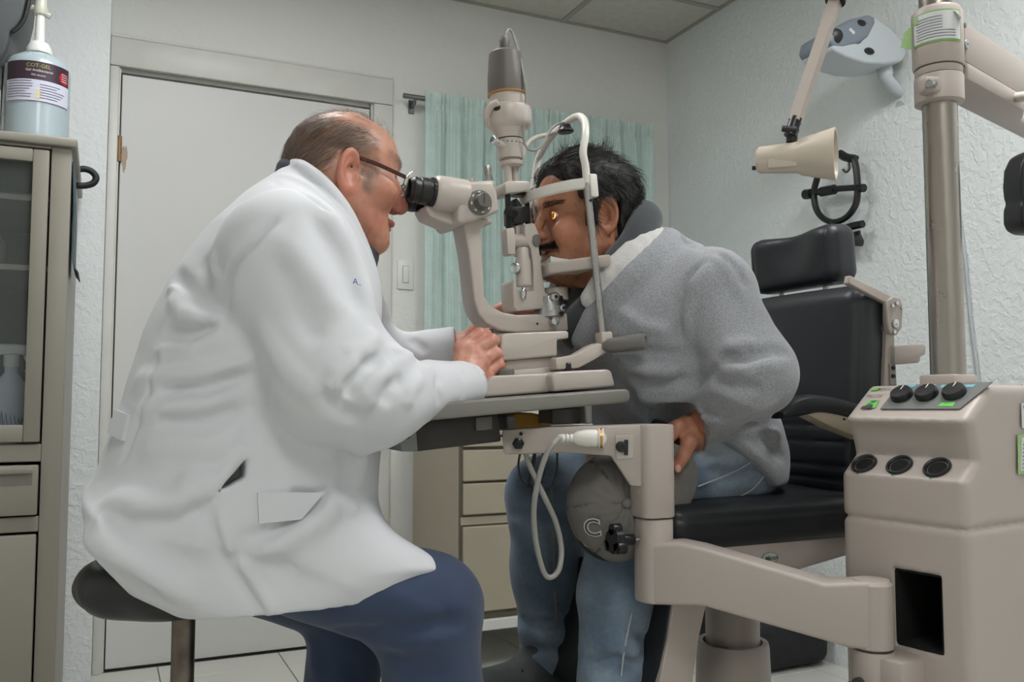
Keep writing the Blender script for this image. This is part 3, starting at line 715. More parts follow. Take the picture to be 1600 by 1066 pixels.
# ---- table
colx, coly = .788, 1.177
tab = thing('instrument_table', 'grey topped swing table on ivory column and arm carrying the slit lamp', 'table', (colx, coly, PY(1018, 948, coly)[2]))
b = MB(); yprism(b, [(655, 632), (980, 608), (985, 612), (985, 624), (980, 629), (655, 659)], 1.205, 1.60, .008, 3); b.build('tabletop', TTOP, tab)
b = MB(); yprism(b, [(645, 660), (778, 645), (784, 690), (652, 706)], 1.24, 1.50, .003, 2); b.build('drawer_box', M('dark_brown_box', srgb(40, 35, 32), rough=.5, var=.1), tab)
b = MB(); yprism(b, [(621, 668), (650, 664), (654, 706), (627, 706)], 1.235, 1.505, .003, 2); b.build('drawer_front', M('drawer_grey', srgb(118, 122, 120), rough=.4), tab)
b = MB(); p = PY(634, 681, 1.234); b.cyl(p, p+np.array([0, -.006, 0]), .005, n=12); b.build('drawer_screw', BMT, tab)
b = MB(); yprism(b, [(744, 652), (770, 650), (770, 672), (744, 674)], 1.235, 1.29, .003, 2); b.build('latch_block', GRY, tab)
# under-table metalwork and yellow carton
b = MB(); yprism(b, [(792, 650), (806, 649), (808, 673), (793, 674)], 1.27, 1.33, .002, 1); b.build('table_bracket', GRY, tab); b = MB(); yprism(b, [(862, 640), (915, 636), (918, 662), (862, 664)], 1.29, 1.34, .002, 1); b.build('table_bracket', GRY, tab)
b = MB(); yprism(b, [(914, 633), (926, 632), (926, 662), (916, 663)], 1.27, 1.30, .002, 1); b.build('bracket_tab', M('zinc', srgb(190, 188, 184), rough=.4, metal=.6), tab)
b = MB(); yprism(b, [(784, 648), (830, 645), (862, 652), (862, 668), (784, 672)], 1.345, 1.42, .002, 1); b.build('transformer', M('amber_carton', srgb(205, 150, 60), rough=.6, var=.12), tab)
# beam, column, arm: one ivory casting in three pieces
bA, bB = (colx+.02, coly-.040), (.572, 1.262); bn = nrm((-(bB[1]-bA[1]), bB[0]-bA[0], 0)); bn = bn if bn[1] > 0 else -bn
b = MB(); b.prism([PP(x, y, bA, bB) for x, y in ((784, 672), (862, 667), (1010, 664), (1010, 762), (985, 760), (955, 713), (880, 708), (787, 711))], bn*.06, .004, 2); b.build('beam', BEI2, tab)
ztop, zj, zbo = PY(1018, 664, coly-.03)[2], PY(1018, 813, coly-.03)[2], PY(1018, 947, coly-.03)[2]
def rsq(c, hx, r, n=6):
    out = []
    for k, (sx, sy) in enumerate(((1, 1), (-1, 1), (-1, -1), (1, -1))):
        for j in range(n+1):
            a = math.pi/2*(k+j/n); out.append((c[0]+sx*(hx-r)+r*math.cos(a), c[1]+sy*(hx-r)+r*math.sin(a)))
    return out
b = MB(); b.prism([(x, y, zj+.001) for x, y in rsq((colx, coly), .0295, .017)], (0, 0, ztop-zj-.001), .003, 2, 50); b.build('column', BEI2, tab)
b = MB(); b.prism([(x, y, zbo) for x, y in rsq((colx+.002, coly), .0285, .024)], (0, 0, zj-zbo-.001), .003, 2, 50); b.build('column_foot', BEI2, tab)
pvx, pvy = 1.004, .945
aD = nrm((pvx-colx, pvy-coly, 0)); aN = nrm((-aD[1], aD[0], 0)); aN = aN if aN[1] > 0 else -aN
aA = (colx-aN[0]*.028, coly-aN[1]*.028); aB = (pvx-aN[0]*.028, pvy-aN[1]*.028)
b = MB(); b.prism([PP(x, y, aA, aB) for x, y in ((1010, 851), (1060, 849), (1095, 856), (1290, 913), (1362, 910), (1368, 1018), (1330, 1015), (1290, 1003), (1098, 948), (1010, 946))], aN*.056, .006, 3); 
za, zb = PP(1364, 911, aA, aB)[2], PP(1364, 1022, aA, aB)[2]
b.lathe((pvx, pvy, zb), (0, 0, 1), [(.022, 0), (.0285, .004), (.029, .01), (.0285, za-zb-.006), (.024, za-zb)], 28); b.build('swing_arm', BEI2, tab)
# socket plate, plug, hex knob, tee knob
def on_beam(px, py, off=0.0): return PP(px, py, bA, bB)-bn*off
b = MB(); b.prism([on_beam(x, y, .0005) for x, y in ((961, 681), (990, 680), (990, 716), (963, 718))], -bn*.002, .0006, 1); pl = b.build('socket_plate', BEI, tab)
b = MB(); p = on_beam(970, 698, .002); b.cyl(p, p-bn*.006, .0085, n=20, bev=.001); b.cyl(p-bn*.005, p-bn*.008, .004, n=12); b.build('socket', BPL, pl)
b = MB(); b.prism([on_beam(x, y, .002) for x, y in ((975, 687), (981, 687), (981, 711), (975, 711))], -bn*.005, .0008, 1); b.build('rocker_switch', BPL, pl)
b = MB(); p = on_beam(810, 693, .0); b.lathe(p, -bn, [(.0095, 0), (.0095, .008), (.006, .01)], 6); b.build('hex_bolt', BMT, tab)
b = MB(); p = on_beam(814, 678, .0); b.cyl(p, p-bn*.002, .003, n=10); b.build('screw', BMT, tab)
axb = nrm(np.array([bB[0]-bA[0], bB[1]-bA[1], 0])); pg = on_beam(922, 684, .018)
b = MB(); b.lathe(pg, axb, [(.012, -.012), (.0135, -.008), (.0135, .006), (.011, .020), (.006, .027), (.0068, .030), (.005, .033), (.0068, .036), (.005, .039), (.0068, .042), (.0045, .05)], 20); b.lathe(pg, axb, [(.015, -.020), (.015, -.012)], 20); b.lathe(pg-axb*.014, bn, [(.011, 0), (.011, .024)], 16); plug = b.build('cable_plug', WHT, tab)
b = MB(); b.lathe(pg, axb, [(.0152, -.018), (.0156, -.014)], 20); b.build('plug_ring', M('brass', srgb(190, 150, 90), rough=.35, metal=.8), plug)
def cable(pix, y, r, name, label, mat=CBL, start=None, end=None):
    pts = [PY(a, c, y if np.isscalar(y) else y[i]) for i, (a, c) in enumerate(pix)]
    if start is not None: pts = [start]+pts
    if end is not None: pts = pts+[end]
    bb = MB(); bb.tube(smooth_path(pts, 8), r, 10); return bb
e0 = pg+axb*.048
b = cable([(868, 690), (853, 712), (840, 755), (834, 800), (838, 850), (850, 895), (862, 902), (874, 888), (877, 855), (868, 815), (850, 775), (834, 742), (824, 718), (820, 700)], [1.180, 1.183, 1.19, 1.20, 1.21]+[1.215]*3+[1.225]*3+[1.25, 1.262, 1.262], .0042, '', '', start=e0); b.build('power_cable', CBL, tab)
b = cable([(814, 702), (810, 730), (818, 755), (840, 768), (858, 764), (869, 740), (871, 702)], 1.285, .0018, '', ''); b.build('thin_wire', BPL, tab)
b = cable([(836, 704), (832, 730), (826, 755)], 1.30, .003, '', ''); b.tube(smooth_path([PY(826, 755, 1.30), PY(836, 770, 1.30), PY(848, 740, 1.30), PY(850, 705, 1.30)], 8), .003, 8); b.build('dark_wire', BPL, tab)
kn = PP(996, 842, (colx-.03, coly-.0), (colx-.09, coly)); kn = np.array([colx-.028, coly-.004, PY(996, 842, coly)[2]])
b = MB(); b.cyl(kn, kn+np.array([-.014, 0, 0]), .0035, n=12); tk = b.build('tee_knob', STL, tab)
b = MB(); b.cyl(kn+np.array([-.010, 0, 0]), kn+np.array([-.034, 0, 0]), .0085, n=18, bev=.001); b.lathe(kn+np.array([-.034, 0, 0]), (-1, 0, 0), [(.018, 0), (.02, .002), (.02, .014), (.018, .016)], 18)
for k in range(3):
    a = math.pi/2+k*2*math.pi/3; c = kn+np.array([-.042, .017*math.cos(a), .017*math.sin(a)]); b.cyl(c+np.array([.008, 0, 0]), c-np.array([.008, 0, 0]), .0095, n=16, bev=.0015)
b.build('knob_grip', BMT, tk)

# ---- slit lamp
sl = thing('slit_lamp', 'ivory slit lamp microscope with tall lamp tower between the two men', 'slit lamp', PY(860, 606, YS))
b = MB(); yprism(b, [(741, 622), (768, 589), (775, 587), (866, 583), (866, 612)], 1.275, 1.53, .004, 3); yprism(b, [(862, 587), (869, 581), (950, 577), (956, 580), (962, 604), (866, 612)], 1.255, 1.55, .006, 3); base = b.build('base', BEI, sl)
b = MB(); yprism(b, [(741, 624.5), (862, 614), (862, 612), (745, 621)], 1.28, 1.52, 0); b.build('base_gap_shade', BPL, base)  # black strip added for the shade in the gap under the base
b = MB(); yprism(b, [(788, 562), (868, 557), (874, 579), (786, 585)], 1.315, 1.485, .005, 3); yprism(b, [(786, 580), (882, 572), (884, 585), (784, 592)], 1.305, 1.50, .003, 2); b.build('cross_slide', BEI, sl)
b = MB(); yprism(b, [(783, 527), (788, 521), (884, 517), (889, 518), (889, 529), (871, 531), (871, 556), (786, 564), (782, 559)], 1.305, 1.495, .007, 3); b.build('slide_housing', BEI, sl)
b = MB(); p = PY(790, 586, 1.30); b.lathe(p, (-.07, 0, 1), [(.014, 0), (.0145, .002), (.0145, .008), (.012, .01)], 22); b.build('lock_disc', GRYK, sl)
b = MB(); p = PY(888, 581, 1.28); b.lathe(p, (-.07, 0, 1), [(.0052, 0), (.0056, .003), (.0056, .013), (.004, .015)], 14); b.build('lock_knob', BPL, sl)
jp = PY(768, 588, 1.335)
b = MB(); b.tube([jp, jp+np.array([-.004, 0, .03])], .007, 12); b.lathe(jp+np.array([-.004, 0, .028]), (-.06, 0, 1), [(.010, 0), (.013, .01), (.012, .04), (.009, .05)], 18); b.build('joystick', BPL, sl)
# microscope arm: the big J
J = [(724, 347), (733, 396), (741, 469), (747, 490), (760, 506), (782, 516.5), (808, 520), (889, 517.5), (887, 489), (808, 492), (786, 488), (767, 478), (757, 462), (754, 396), (752, 359), (757, 352), (770, 350), (770, 341), (722, 342)]
b = MB(); yprism(b, J, 1.372, 1.428, .005, 3, 40); b.build('microscope_arm', BEI, sl)
b = MB(); p = PY(862, 503, 1.372); b.cyl(p+np.array([0, .004, 0]), p+np.array([0, -.016, 0]), .0075, n=20, bev=.0015); b.build('arm_screw', CHR, sl)
b = MB(); p = PY(839.5, 506, 1.372); b.cyl(p, p+np.array([0, -.0012, 0]), .002, n=10); b.build('arm_hole', BMT, sl)
# microscope head
b = MB(); yprism(b, [(720, 300), (727, 285), (770, 283), (777, 300), (781, 330), (760, 339), (722, 350), (714, 343)], 1.345, 1.455, .007, 3); b.build('magnifier_body', BEI, sl)
b = MB(); yprism(b, [(722, 284), (772, 282), (774, 290), (722, 293)], 1.365, 1.435, .003, 2); b.cyl(PY(736, 283, 1.40), PY(736, 279, 1.40), .005, n=12); b.build('top_plate', BEI, sl)
b = MB(); b.cyl(PY(765, 284, 1.40), PY(761, 259, 1.40), .0062, n=16, bev=.001); b.build('tonometer_post', STL, sl)
p = PY(749, 317, 1.345)
b = MB(); b.lathe(p, (0, -1, 0), [(.021, -.002), (.0215, .004), (.020, .007)], 32); kd = b.build('magnification_dial', GRYK, sl)
b = MB(); b.lathe(p, (0, -1, 0), [(.0125, .006), (.0125, .022), (.0115, .024)], 24); b.box(p+np.array([0, -.0255, .003]), (.002, .001, .016), None); b.build('dial_knob', M('knob_grey_dark', srgb(98, 96, 92), rough=.45), kd)
b = MB()
for k in range(8):
    a = k*math.pi/4+.2; b.box(p+np.array([.0172*math.cos(a), -.0075, .0172*math.sin(a)]), (.0022, .001, .0045), roty(-a))
b.build('dial_mark', WHT, kd)
b = MB(); b.lathe(PY(738, 345, 1.40)+np.array([0, 0, -.002]), (0, 0, 1), [(.02, -.004), (.02, .008)], 20); b.build('pivot_collar', BEI, sl)
for q, yy in enumerate((1.368, 1.430)):
    cA = PY(721, 308, 1.368); cB = PY(677, 301, 1.368); cA[1] = cB[1] = yy; ax = nrm(cB-cA); L_ = np.linalg.norm(cB-cA)
    b = MB(); b.lathe(cA, ax, [(.030, -.006), (.030, L_*.55), (.0295, L_*.9), (.026, L_)], 28); tb = b.build('prism_tube', BEI, sl)
    b = MB(); b.lathe(cB, ax, [(.0205, -.003), (.0235, 0), (.0235, .005), (.0215, .006), (.0215, .011), (.0225, .012), (.0225, .024), (.0205, .026), (.0205, .029), (.0215, .031), (.0215, .037), (.017, .043), (.0155, .043), (.0150, .037), (.001, .036)], 32)
    for k in range(22):
        a = 2*math.pi*k/22; u_, w_, a_ = frame(ax); c = cB+ax*.0035+(math.cos(a)*u_+math.sin(a)*w_)*.0236; b.ell(c, (.0012, .0012, .003), np.stack([u_, w_, a_], 1), 6, 4)
    ep = b.build('eyepiece', BPL, tb)
    b = MB()
    for k in range(9):
        a = 1.2+k*.3; u_, w_, a_ = frame(ax); c = cB+ax*.018+(math.cos(a)*u_+math.sin(a)*w_)*.0227; b.box(c, (.0012, .0008, .004 if k % 2 else .007), np.stack([nrm(np.cross(a_, math.cos(a)*u_+math.sin(a)*w_)), math.cos(a)*u_+math.sin(a)*w_, a_], 1))
    b.build('scale_mark', WHT, ep)
b = MB(); yprism(b, [(663, 322), (676, 318), (716, 334), (722, 352), (700, 350), (672, 338)], 1.37, 1.43, .005, 3); b.build('prism_bridge', BEI, sl)
# illumination tower (axis leans slightly)
def T(px, py, y=YS): return PY(px, py, y)
tax0, tax1 = T(801, 300), T(789, 84); tdir = nrm(tax1-tax0)
def tl(py): 
    """distance up the tower axis of a photo row"""
    px = 789+(py-84)/(300-84)*12; return float(np.dot(T(px, py)-tax0, tdir))
k1 = mpp(tax0)
def tower(rows, name, mat, n=32, parent=sl): bb = MB(); bb.lathe(tax0, tdir, [(r*k1, tl(py)) for r, py in rows], n); return bb.build(name, mat, parent)
cap = tower([(30.5, 148), (30.8, 143), (29.6, 120), (29.3, 118), (26.5, 92), (25.5, 85), (22, 82), (0, 81.5)], 'lamp_cap', GRY)
tower([(27, 152), (31, 150.5), (31, 147.5), (27, 146)], 'cap_band', M('amber_band', srgb(160, 120, 70), rough=.5), 32, cap)
tower([(28.5, 178), (28.8, 172), (28.6, 145)], 'lamp_housing', BEI)
fl = tower([(24, 206), (33, 199), (36, 192), (36.5, 176), (35, 170), (29, 167)], 'lamp_flange', BEI)
b = MB(); hp = tax0+tdir*tl(184); lf = nrm(np.array([-1., -.25, 0])); 
b.tube(smooth_path([hp+lf*.034+np.array([0, -.02, .014]), hp+lf*.044+np.array([0, -.008, .008]), hp+lf*.046+np.array([0, .005, -.006]), hp+lf*.036+np.array([0, .012, -.016])], 5), .0065, 10); b.build('flange_handle', BEI, sl)
b = MB(); b.ell(hp+lf*.0345+np.array([0.004, -.014, .006]), (.010, .008, .006), None, 14, 8); b.build('flange_slot', BMT, sl)
tower([(19.5, 249), (20.3, 246), (20.3, 219), (21.5, 216), (23.5, 210), (27, 203), (27, 199)], 'lamp_neck', BEI)
tower([(20.5, 219.5), (20.8, 218), (20.5, 216.5)], 'neck_seam', BMT)
b = MB(); p = tax0+tdir*tl(233)+np.array([-.012, -.008, 0]); b.tube([p, p+np.array([-.021, -.006, .005])], .0062, 14); lv = b.build('filter_lever', BEI, sl)
b = MB(); b.cyl(p+np.array([-.019, -.0055, .0045]), p+np.array([-.031, -.009, .008]), .0072, n=16, bev=.0015); b.build('lever_tip', CHR, lv)
b = MB()
for k in range(5):
    a = -2.2+k*.35; u_, w_, a_ = frame(tdir); c = tax0+tdir*tl(226)+(math.cos(a)*nrm(np.array([1., 0, 0]))+math.sin(a)*np.array([0, 1., 0]))*20.2*k1; b.ell(c, (.0013, .0013, .0013), None, 8, 5)
b.build('neck_dot', BMT, sl)
tower([(14, 262), (18.5, 259), (19, 254), (16, 252), (14, 248)], 'scale_ring', BEI)
for dx, rr in ((-8, 6.5), (7, 6.2)):
    b = MB(); o_ = np.array([dx*k1, -.004 if dx < 0 else .004, 0]); b.cyl(tax0+o_+tdir*tl(290), tax0+o_+tdir*tl(256), rr*k1, n=18); b.build('slit_post', BEI, sl)
b = MB(); yprism(b, [(789, 286), (795, 282), (826, 283), (829, 287), (828, 297), (812, 300), (790, 303)], 1.372, 1.428, .003, 2); b.build('slit_block', BEI, sl)
b = MB(); c = T(808, 301); b.lathe(c, (0, 0, -1), [(.016, -.004), (.016, .004), (.012, .007)], 24); b.build('lens', BMT, sl)
for (x0, x1, x2, x3), yy in (((791, 798, 800, 793), 1.378), ((821, 827, 830, 824), 1.40)):
    b = MB(); yprism(b, [(x0, 300), (x1, 300), (x2, 362), (x3, 362)], yy, yy+.008, .001, 1); b.build('mirror_rod', BMT, sl)
b = MB(); yprism(b, [(802, 322), (826, 322), (829, 344), (817, 350), (803, 348)], 1.385, 1.43, .003, 2); b.prism(PL([(802, 312), (808, 309), (817, 322), (808, 325)], 1.39), (0, .02, 0), .002, 1); b.build('mirror_block', BPL, sl)
b = MB(); p = T(803, 333, 1.385); b.cyl(p, p+np.array([-.016, -.012, 0]), .009, n=18, bev=.001); b.build('mirror_knob', BPL, sl)
b = MB(); yprism(b, [(791, 357), (804, 355), (806, 372), (806, 398), (794, 398)], 1.365, 1.39, .003, 2); yprism(b, [(806, 352), (819, 349), (820, 400), (808, 400)], 1.392, 1.41, .003, 2)
yprism(b, [(820, 350), (836, 348), (845, 372), (843, 388), (848, 430), (853, 458), (866, 462), (866, 480), (808, 487), (803, 480), (801, 440), (806, 436), (808, 452), (820, 458), (834, 455), (833, 420), (829, 388), (820, 372)], 1.372, 1.425, .004, 2, 40); fk = b.build('illumination_arm', BEI, sl)
b = MB(); b.cyl(T(793, 378, 1.39), T(838, 376, 1.382), .013, n=22, bev=.002); b.build('tilt_hub', BEI, sl)
b = MB(); p = T(838, 376, 1.372); b.lathe(p, (.25, -1, 0), [(.0085, -.003), (.0085, .002), (.007, .003)], 24, sx=1, sy=1.3); b.build('hub_cap', GRYK, sl)
b = MB(); c0, c1 = T(819, 448, 1.375), T(816, 388, 1.375); b.lathe(c0, c1-c0, [(.012, 0), (.0135, .002), (.0135, .045), (.011, .052), (.011, .065), (.009, .068)], 24); b.build('tilt_cylinder', BEI, sl)
b = MB(); p = T(803, 420, 1.368); b.cyl(p+np.array([.006, .004, 0]), p+np.array([-.004, -.012, 0]), .009, n=20, bev=.0015); b.build('tilt_knob', CHR, sl)
b = MB(); b.ell(T(818, 459, 1.367), (.0055, .005, .012), None, 14, 10); b.build('tilt_lever', CHR, sl)
b = MB(); p = T(858, 492, 1.39); b.lathe(p, (-.06, 0, 1), [(.027, -.004), (.027, .03), (.026, .032)], 36); b.build('rotation_drum', STL, sl)
b = MB(); p = T(868, 470, 1.40); b.lathe(p, (-.06, 0, 1), [(.024, 0), (.024, .021), (.022, .023)], 30); b.build('drum_cap', BEI, sl)
for px, py, r_ in ((860, 465, .0085), (872, 482, .007)):
    b = MB(); p = T(px, py, 1.373); b.cyl(p+np.array([0, .006, 0]), p+np.array([0.003, -.016, 0]), r_, n=20, bev=.0015); k_ = b.build('clamp_knob', CHR, sl)
    b = MB(); b.cyl(p+np.array([.003, -.0155, 0]), p+np.array([.003, -.0170, 0]), r_*.35, n=10); b.build('knob_slot', BMT, k_)
# head rest
yn, yfr = 1.29, 1.51
RB = PY(942, 524, yn); RT = PY(918, 300, yn); off = np.array([0, yfr-yn, 0]); rdir = nrm(RT-RB)
for k, o_ in enumerate((np.zeros(3), off)):
    b = MB(); b.cyl(RB+o_, RT+rdir*.015+o_, .0066, n=18); rd_ = b.build('head_rest_rod', STL, sl)
    b = MB(); c = PY(921, 315, yn)+o_; b.lathe(c, rdir, [(.0072, -.002), (.0076, 0), (.0072, .003)], 18); b.build('rod_band', BPL, rd_)
    b = MB(); b.box(PY(925, 291, yn)+o_+np.array([-.0, 0, 0]), (.015, .018, .040), roty(-.1), .003, 2); b.build('strap_clamp', WHT, rd_)
hoop = [RT+rdir*.004, PY(915, 262, yn), PY(911, 238, yn), PY(915, 210, yn+.006), PY(913, 189, yn+.03), PY(903, 182, yn+.06), PY(886, 191, yn+.10), PY(862, 213, yfr-.05), PY(845, 240, yfr-.01), PY(838, 262, yfr), RT+off+rdir*.004]
b = MB(); b.tube(smooth_path(hoop, 8), .0066, 14); b.build('head_rest_hoop', WHT, sl)
b = MB(); c = PY(884, 206, yn+.10); b.lathe(c, (0.1, 0, -1), [(.010, -.012), (.0115, -.006), (.0145, -.003), (.015, .0), (.013, .002)], 24); fx_ = b.build('fixation_lamp', BPL, sl)
b = MB(); b.tube(smooth_path([T(788, 92), T(788, 74), T(793, 50), T(799, 49), T(810, 80, 1.385), T(817, 112, 1.37), T(822, 150, 1.365), T(818, 190, 1.37), T(820, 225, 1.375), T(832, 235, 1.38), T(846, 228, 1.385), T(858, 206, 1.39), T(868, 196, 1.395), PY(882, 191, yn+.10)], 8), .0022, 8); b.build('lamp_cord', CBL, sl)
b = MB(); b.tube(smooth_path([T(814, 252, 1.42), T(820, 232, 1.43), T(835, 216, 1.44), T(858, 210, 1.45), T(876, 203, yn+.105)], 8), .004, 8); b.build('fixation_arm', BEI, sl)
b = MB(); b.cyl(tax0+tdir*tl(83), tax0+tdir*tl(62), .0088, n=16, bev=.0015); b.box(tax0+tdir*tl(63), (.012, .010, .016), None, .003, 2); b.build('cord_plug', GRY, cap)
# forehead strap: a curved band from rod to rod
hc = PY(918, 287, yn); band = []
for k in range(17):
    s = k/16; yy = yn+(yfr-yn)*s; xx = hc[0]-.060*math.sin(math.pi*s)**.75-.004; band.append((xx, yy, hc[2]-.008*math.sin(math.pi*s)))
V = []; Fc = []
for i, (x, y, z) in enumerate(band):
    tg = nrm(np.array(band[min(i+1, 16)])-np.array(band[max(i-1, 0)])); nn = np.array([-tg[1], tg[0], 0])
    if nn[0] > 0: nn = -nn
    for w_, h_ in ((0, -.010), (.004, -.008), (.0055, 0), (.004, .008), (0, .010), (-.002, 0)): V.append(np.array([x, y, z+h_])+nn*w_)
for i in range(16):
    for j in range(6): Fc.append((i*6+j, i*6+(j+1) % 6, (i+1)*6+(j+1) % 6, (i+1)*6+j))
mb = MB(); mb.add(V, Fc); mb.build('forehead_strap', WHT, sl)
# chin rest
cc = PY(941, 411, yn); zc1 = PY(866, 432, 1.40)[2]
CX = PY(850, 428, 1.40)[0]
b = MB(); b.prism([(cc[0]+.012, yn-.011, cc[2]-.006), (cc[0]+.012, yn+.011, cc[2]-.006), (CX+.05, 1.36, cc[2]-.010), (CX+.052, 1.44, cc[2]-.010), (cc[0]+.012, yfr-.011, cc[2]-.006), (cc[0]+.012, yfr+.011, cc[2]-.006), (CX+.02, 1.47, cc[2]-.012), (CX-.012, 1.44, cc[2]-.014), (CX-.012, 1.36, cc[2]-.014), (CX+.0, 1.345, cc[2]-.013)], (0, 0, .021), .004, 3); b.build('chin_rest', BEI, sl)
b = MB(); V = []; Fc = []; nu, nv = 16, 12
for i in range(nu+1):
    for j in range(nv+1):
        u_ = -1+2*i/nu; v_ = -1+2*j/nv; x = CX+.024+.030*u_; y = 1.40+.045*v_*(1-.15*u_*u_); z = cc[2]+.010+.007*v_*v_+.004*u_*u_-.003
        V.append((x, y, z))
n0 = len(V)
for i in range(nu+1):
    for j in range(nv+1): x, y, z = V[i*(nv+1)+j]; V.append((x, y, cc[2]-.002))
ix = lambda i, j, s=0: s*n0+i*(nv+1)+j
for i in range(nu):
    for j in range(nv): Fc += [(ix(i, j), ix(i+1, j), ix(i+1, j+1), ix(i, j+1)), (ix(i, j, 1), ix(i, j+1, 1), ix(i+1, j+1, 1), ix(i+1, j, 1))]
for i in range(nu): Fc += [(ix(i, 0), ix(i, 0, 1), ix(i+1, 0, 1), ix(i+1, 0)), (ix(i, nv), ix(i+1, nv), ix(i+1, nv, 1), ix(i, nv, 1))]
for j in range(nv): Fc += [(ix(0, j), ix(0, j+1), ix(0, j+1, 1), ix(0, j, 1)), (ix(nu, j), ix(nu, j, 1), ix(nu, j+1, 1), ix(nu, j+1))]
b.add(V, Fc); b.build('chin_cup', M('pale_green_plastic', srgb(218, 224, 218), rough=.4), sl)
# head rest foot with grip handle
for k, o_ in enumerate((np.zeros(3), off)):
    b = MB(); c = PY(944, 533, yn)+o_; b.box(c, (.022, .024, .030), roty(-.09), .003, 2); b.build('rod_foot', BEI, sl)
b = MB(); yprism(b, [(868, 560), (900, 554), (922, 541), (934, 536), (952, 540), (950, 550), (930, 562), (905, 575), (870, 578)], yn-.012, yn+.012, .003, 2); b.build('foot_arm', BEI, sl)
b = MB(); yprism(b, [(868, 560), (900, 554), (922, 541), (934, 536), (952, 540), (950, 550), (930, 562), (905, 575), (870, 578)], yfr-.012, yfr+.012, .003, 2); b.build('foot_arm', BEI, sl)
hd0 = PY(948, 541, yn-.012); hd = nrm(np.array([.62, -.72, .09]))
b = MB(); b.lathe(hd0, hd, [(.008, -.006), (.010, 0), (.0125, .005), (.0135, .02), (.0145, .055), (.0135, .066), (.009, .068), (.0085, .066), (.004, .066)], 24); b.build('grip_handle', GRYK, sl)

# ================================================================== instrument stand (console, pole, arms, lamp)
CC = np.array([1.057, .833, 0.0]); ca = math.radians(9.0)
E1 = np.array([-math.sin(ca), math.cos(ca), 0]); E2 = np.array([math.cos(ca), math.sin(ca), 0]); ZZ = np.array([0, 0, 1.0])
CW, CD = .19, .46                               # width along E1, depth along E2
def CL(u, s, z): return CC+E2*u+E1*s+ZZ*z
zfar = lambda py: .9+depth_far*(_sp*1.0-(py-533)/F_PX)
depth_far = depth(CL(0, CW, .9)); zz_ = lambda py: PP(1312, py, CL(0, CW, 0)[:2], CL(.3, CW, 0)[:2])[2]
zL, zLb, zLip, zTop, zSplit = zz_(739), zz_(707)-.003, zz_(651), zz_(603), zz_(806)
prof = [(0, -.1), (0, zL), (.034, zLb), (.022, zLip-.016), (.012, zLip-.006), (.014, zLip), (.076, zTop), (CD, zTop), (CD, -.1)]
def poly2(u, z, pts):
    pts = np.array(pts, float); d = np.full(u.shape, 9.0); s = np.ones(u.shape)
    for i in range(len(pts)):
        a = pts[i]; b_ = pts[i-1]; e0, e1 = b_-a; wu, wz = u-a[0], z-a[1]
        t = np.clip((wu*e0+wz*e1)/(e0*e0+e1*e1), 0, 1); d = np.minimum(d, (wu-e0*t)**2+(wz-e1*t)**2)
        c1 = z >= a[1]; c2 = z < b_[1]; c3 = e0*wz > e1*wu
        s = np.where((c1 & c2 & c3) | (~c1 & ~c2 & ~c3), -s, s)
    return s*np.sqrt(d)
pvl = np.array([pvx, pvy, 0])-CC; pu, ps = float(pvl@E2), float(pvl@E1)
def console_fn(P):
    q = P-f32(CC); u = q@f32(E2); s = q@f32(E1); z = P[:, 2]
    d = poly2(u, z, prof).astype(np.float32)+.002
    side = np.maximum(-s, s-CW)+.0
    # rounded upright corners
    rc = .035; a = np.maximum(np.abs(s-CW/2)-(CW/2-rc), 0); a2 = np.where(s > CW/2, np.maximum(np.abs(s-CW/2)-(CW/2-.012), 0), a)
    d = smax(d, side, .014)-.002
    d = np.maximum(d, .07-z)
    # split line, arm slot
    d = d+.0045*np.exp(-((z-zSplit)/.0035)**2).astype(np.float32)
    sl_ = np.maximum(np.maximum(np.abs(s-.072)-.036, np.abs(z-(zs0+zs1)/2)-(zs1-zs0)/2), u-.16)
    return np.maximum(d, -sl_)
zs1 = PP(1396, 888, CL(0, 0, 0)[:2], CL(0, .1, 0)[:2])[2]; zs0 = PP(1400, 1008, CL(0, 0, 0)[:2], CL(0, .1, 0)[:2])[2]
st = thing('instrument_stand', 'ivory ophthalmic instrument console with steel pole, lamp arm and dials', 'instrument stand', CL(CD/2, CW/2, 0))
lo = np.minimum.reduce([CL(-.02, -.02, 0), CL(CD+.02, -.02, 0), CL(-.02, CW+.02, 0), CL(CD+.02, CW+.02, 0)]); hi = np.maximum.reduce([CL(-.02, -.02, 0), CL(CD+.02, -.02, 0), CL(-.02, CW+.02, 0), CL(CD+.02, CW+.02, 0)])
lo[2] = .04; hi[2] = zTop+.03
V, Fq = iso(console_fn, lo, hi, .004); mesh_obj('console_body', V, Fq, BEI2, st, angle=50)
b = MB(); b.box(CL(CD/2, CW/2, .036), (CD+.05, CW+.06, .07), rotz(ca), .012, 3); b.build('console_base', M('base_grey', srgb(120, 116, 112), rough=.5), st)
b = MB(); zm_ = (zs0+zs1)/2; hz_ = zs1-zs0
b.box(CL(.158, .072, zm_), (.004, .072, hz_), rotz(ca)); b.box(CL(.081, .0375, zm_), (.152, .003, hz_), rotz(ca)); b.box(CL(.081, .1065, zm_), (.152, .003, hz_), rotz(ca)); b.box(CL(.081, .072, zs0+.0015), (.152, .072, .003), rotz(ca)); b.box(CL(.081, .072, zs1-.0015), (.152, .072, .003), rotz(ca)); b.build('slot_shade_lining', M('slot_shade_black', srgb(12, 12, 12), rough=.8), st)  # added inner box, near-black to put the slot's deep shade into colour
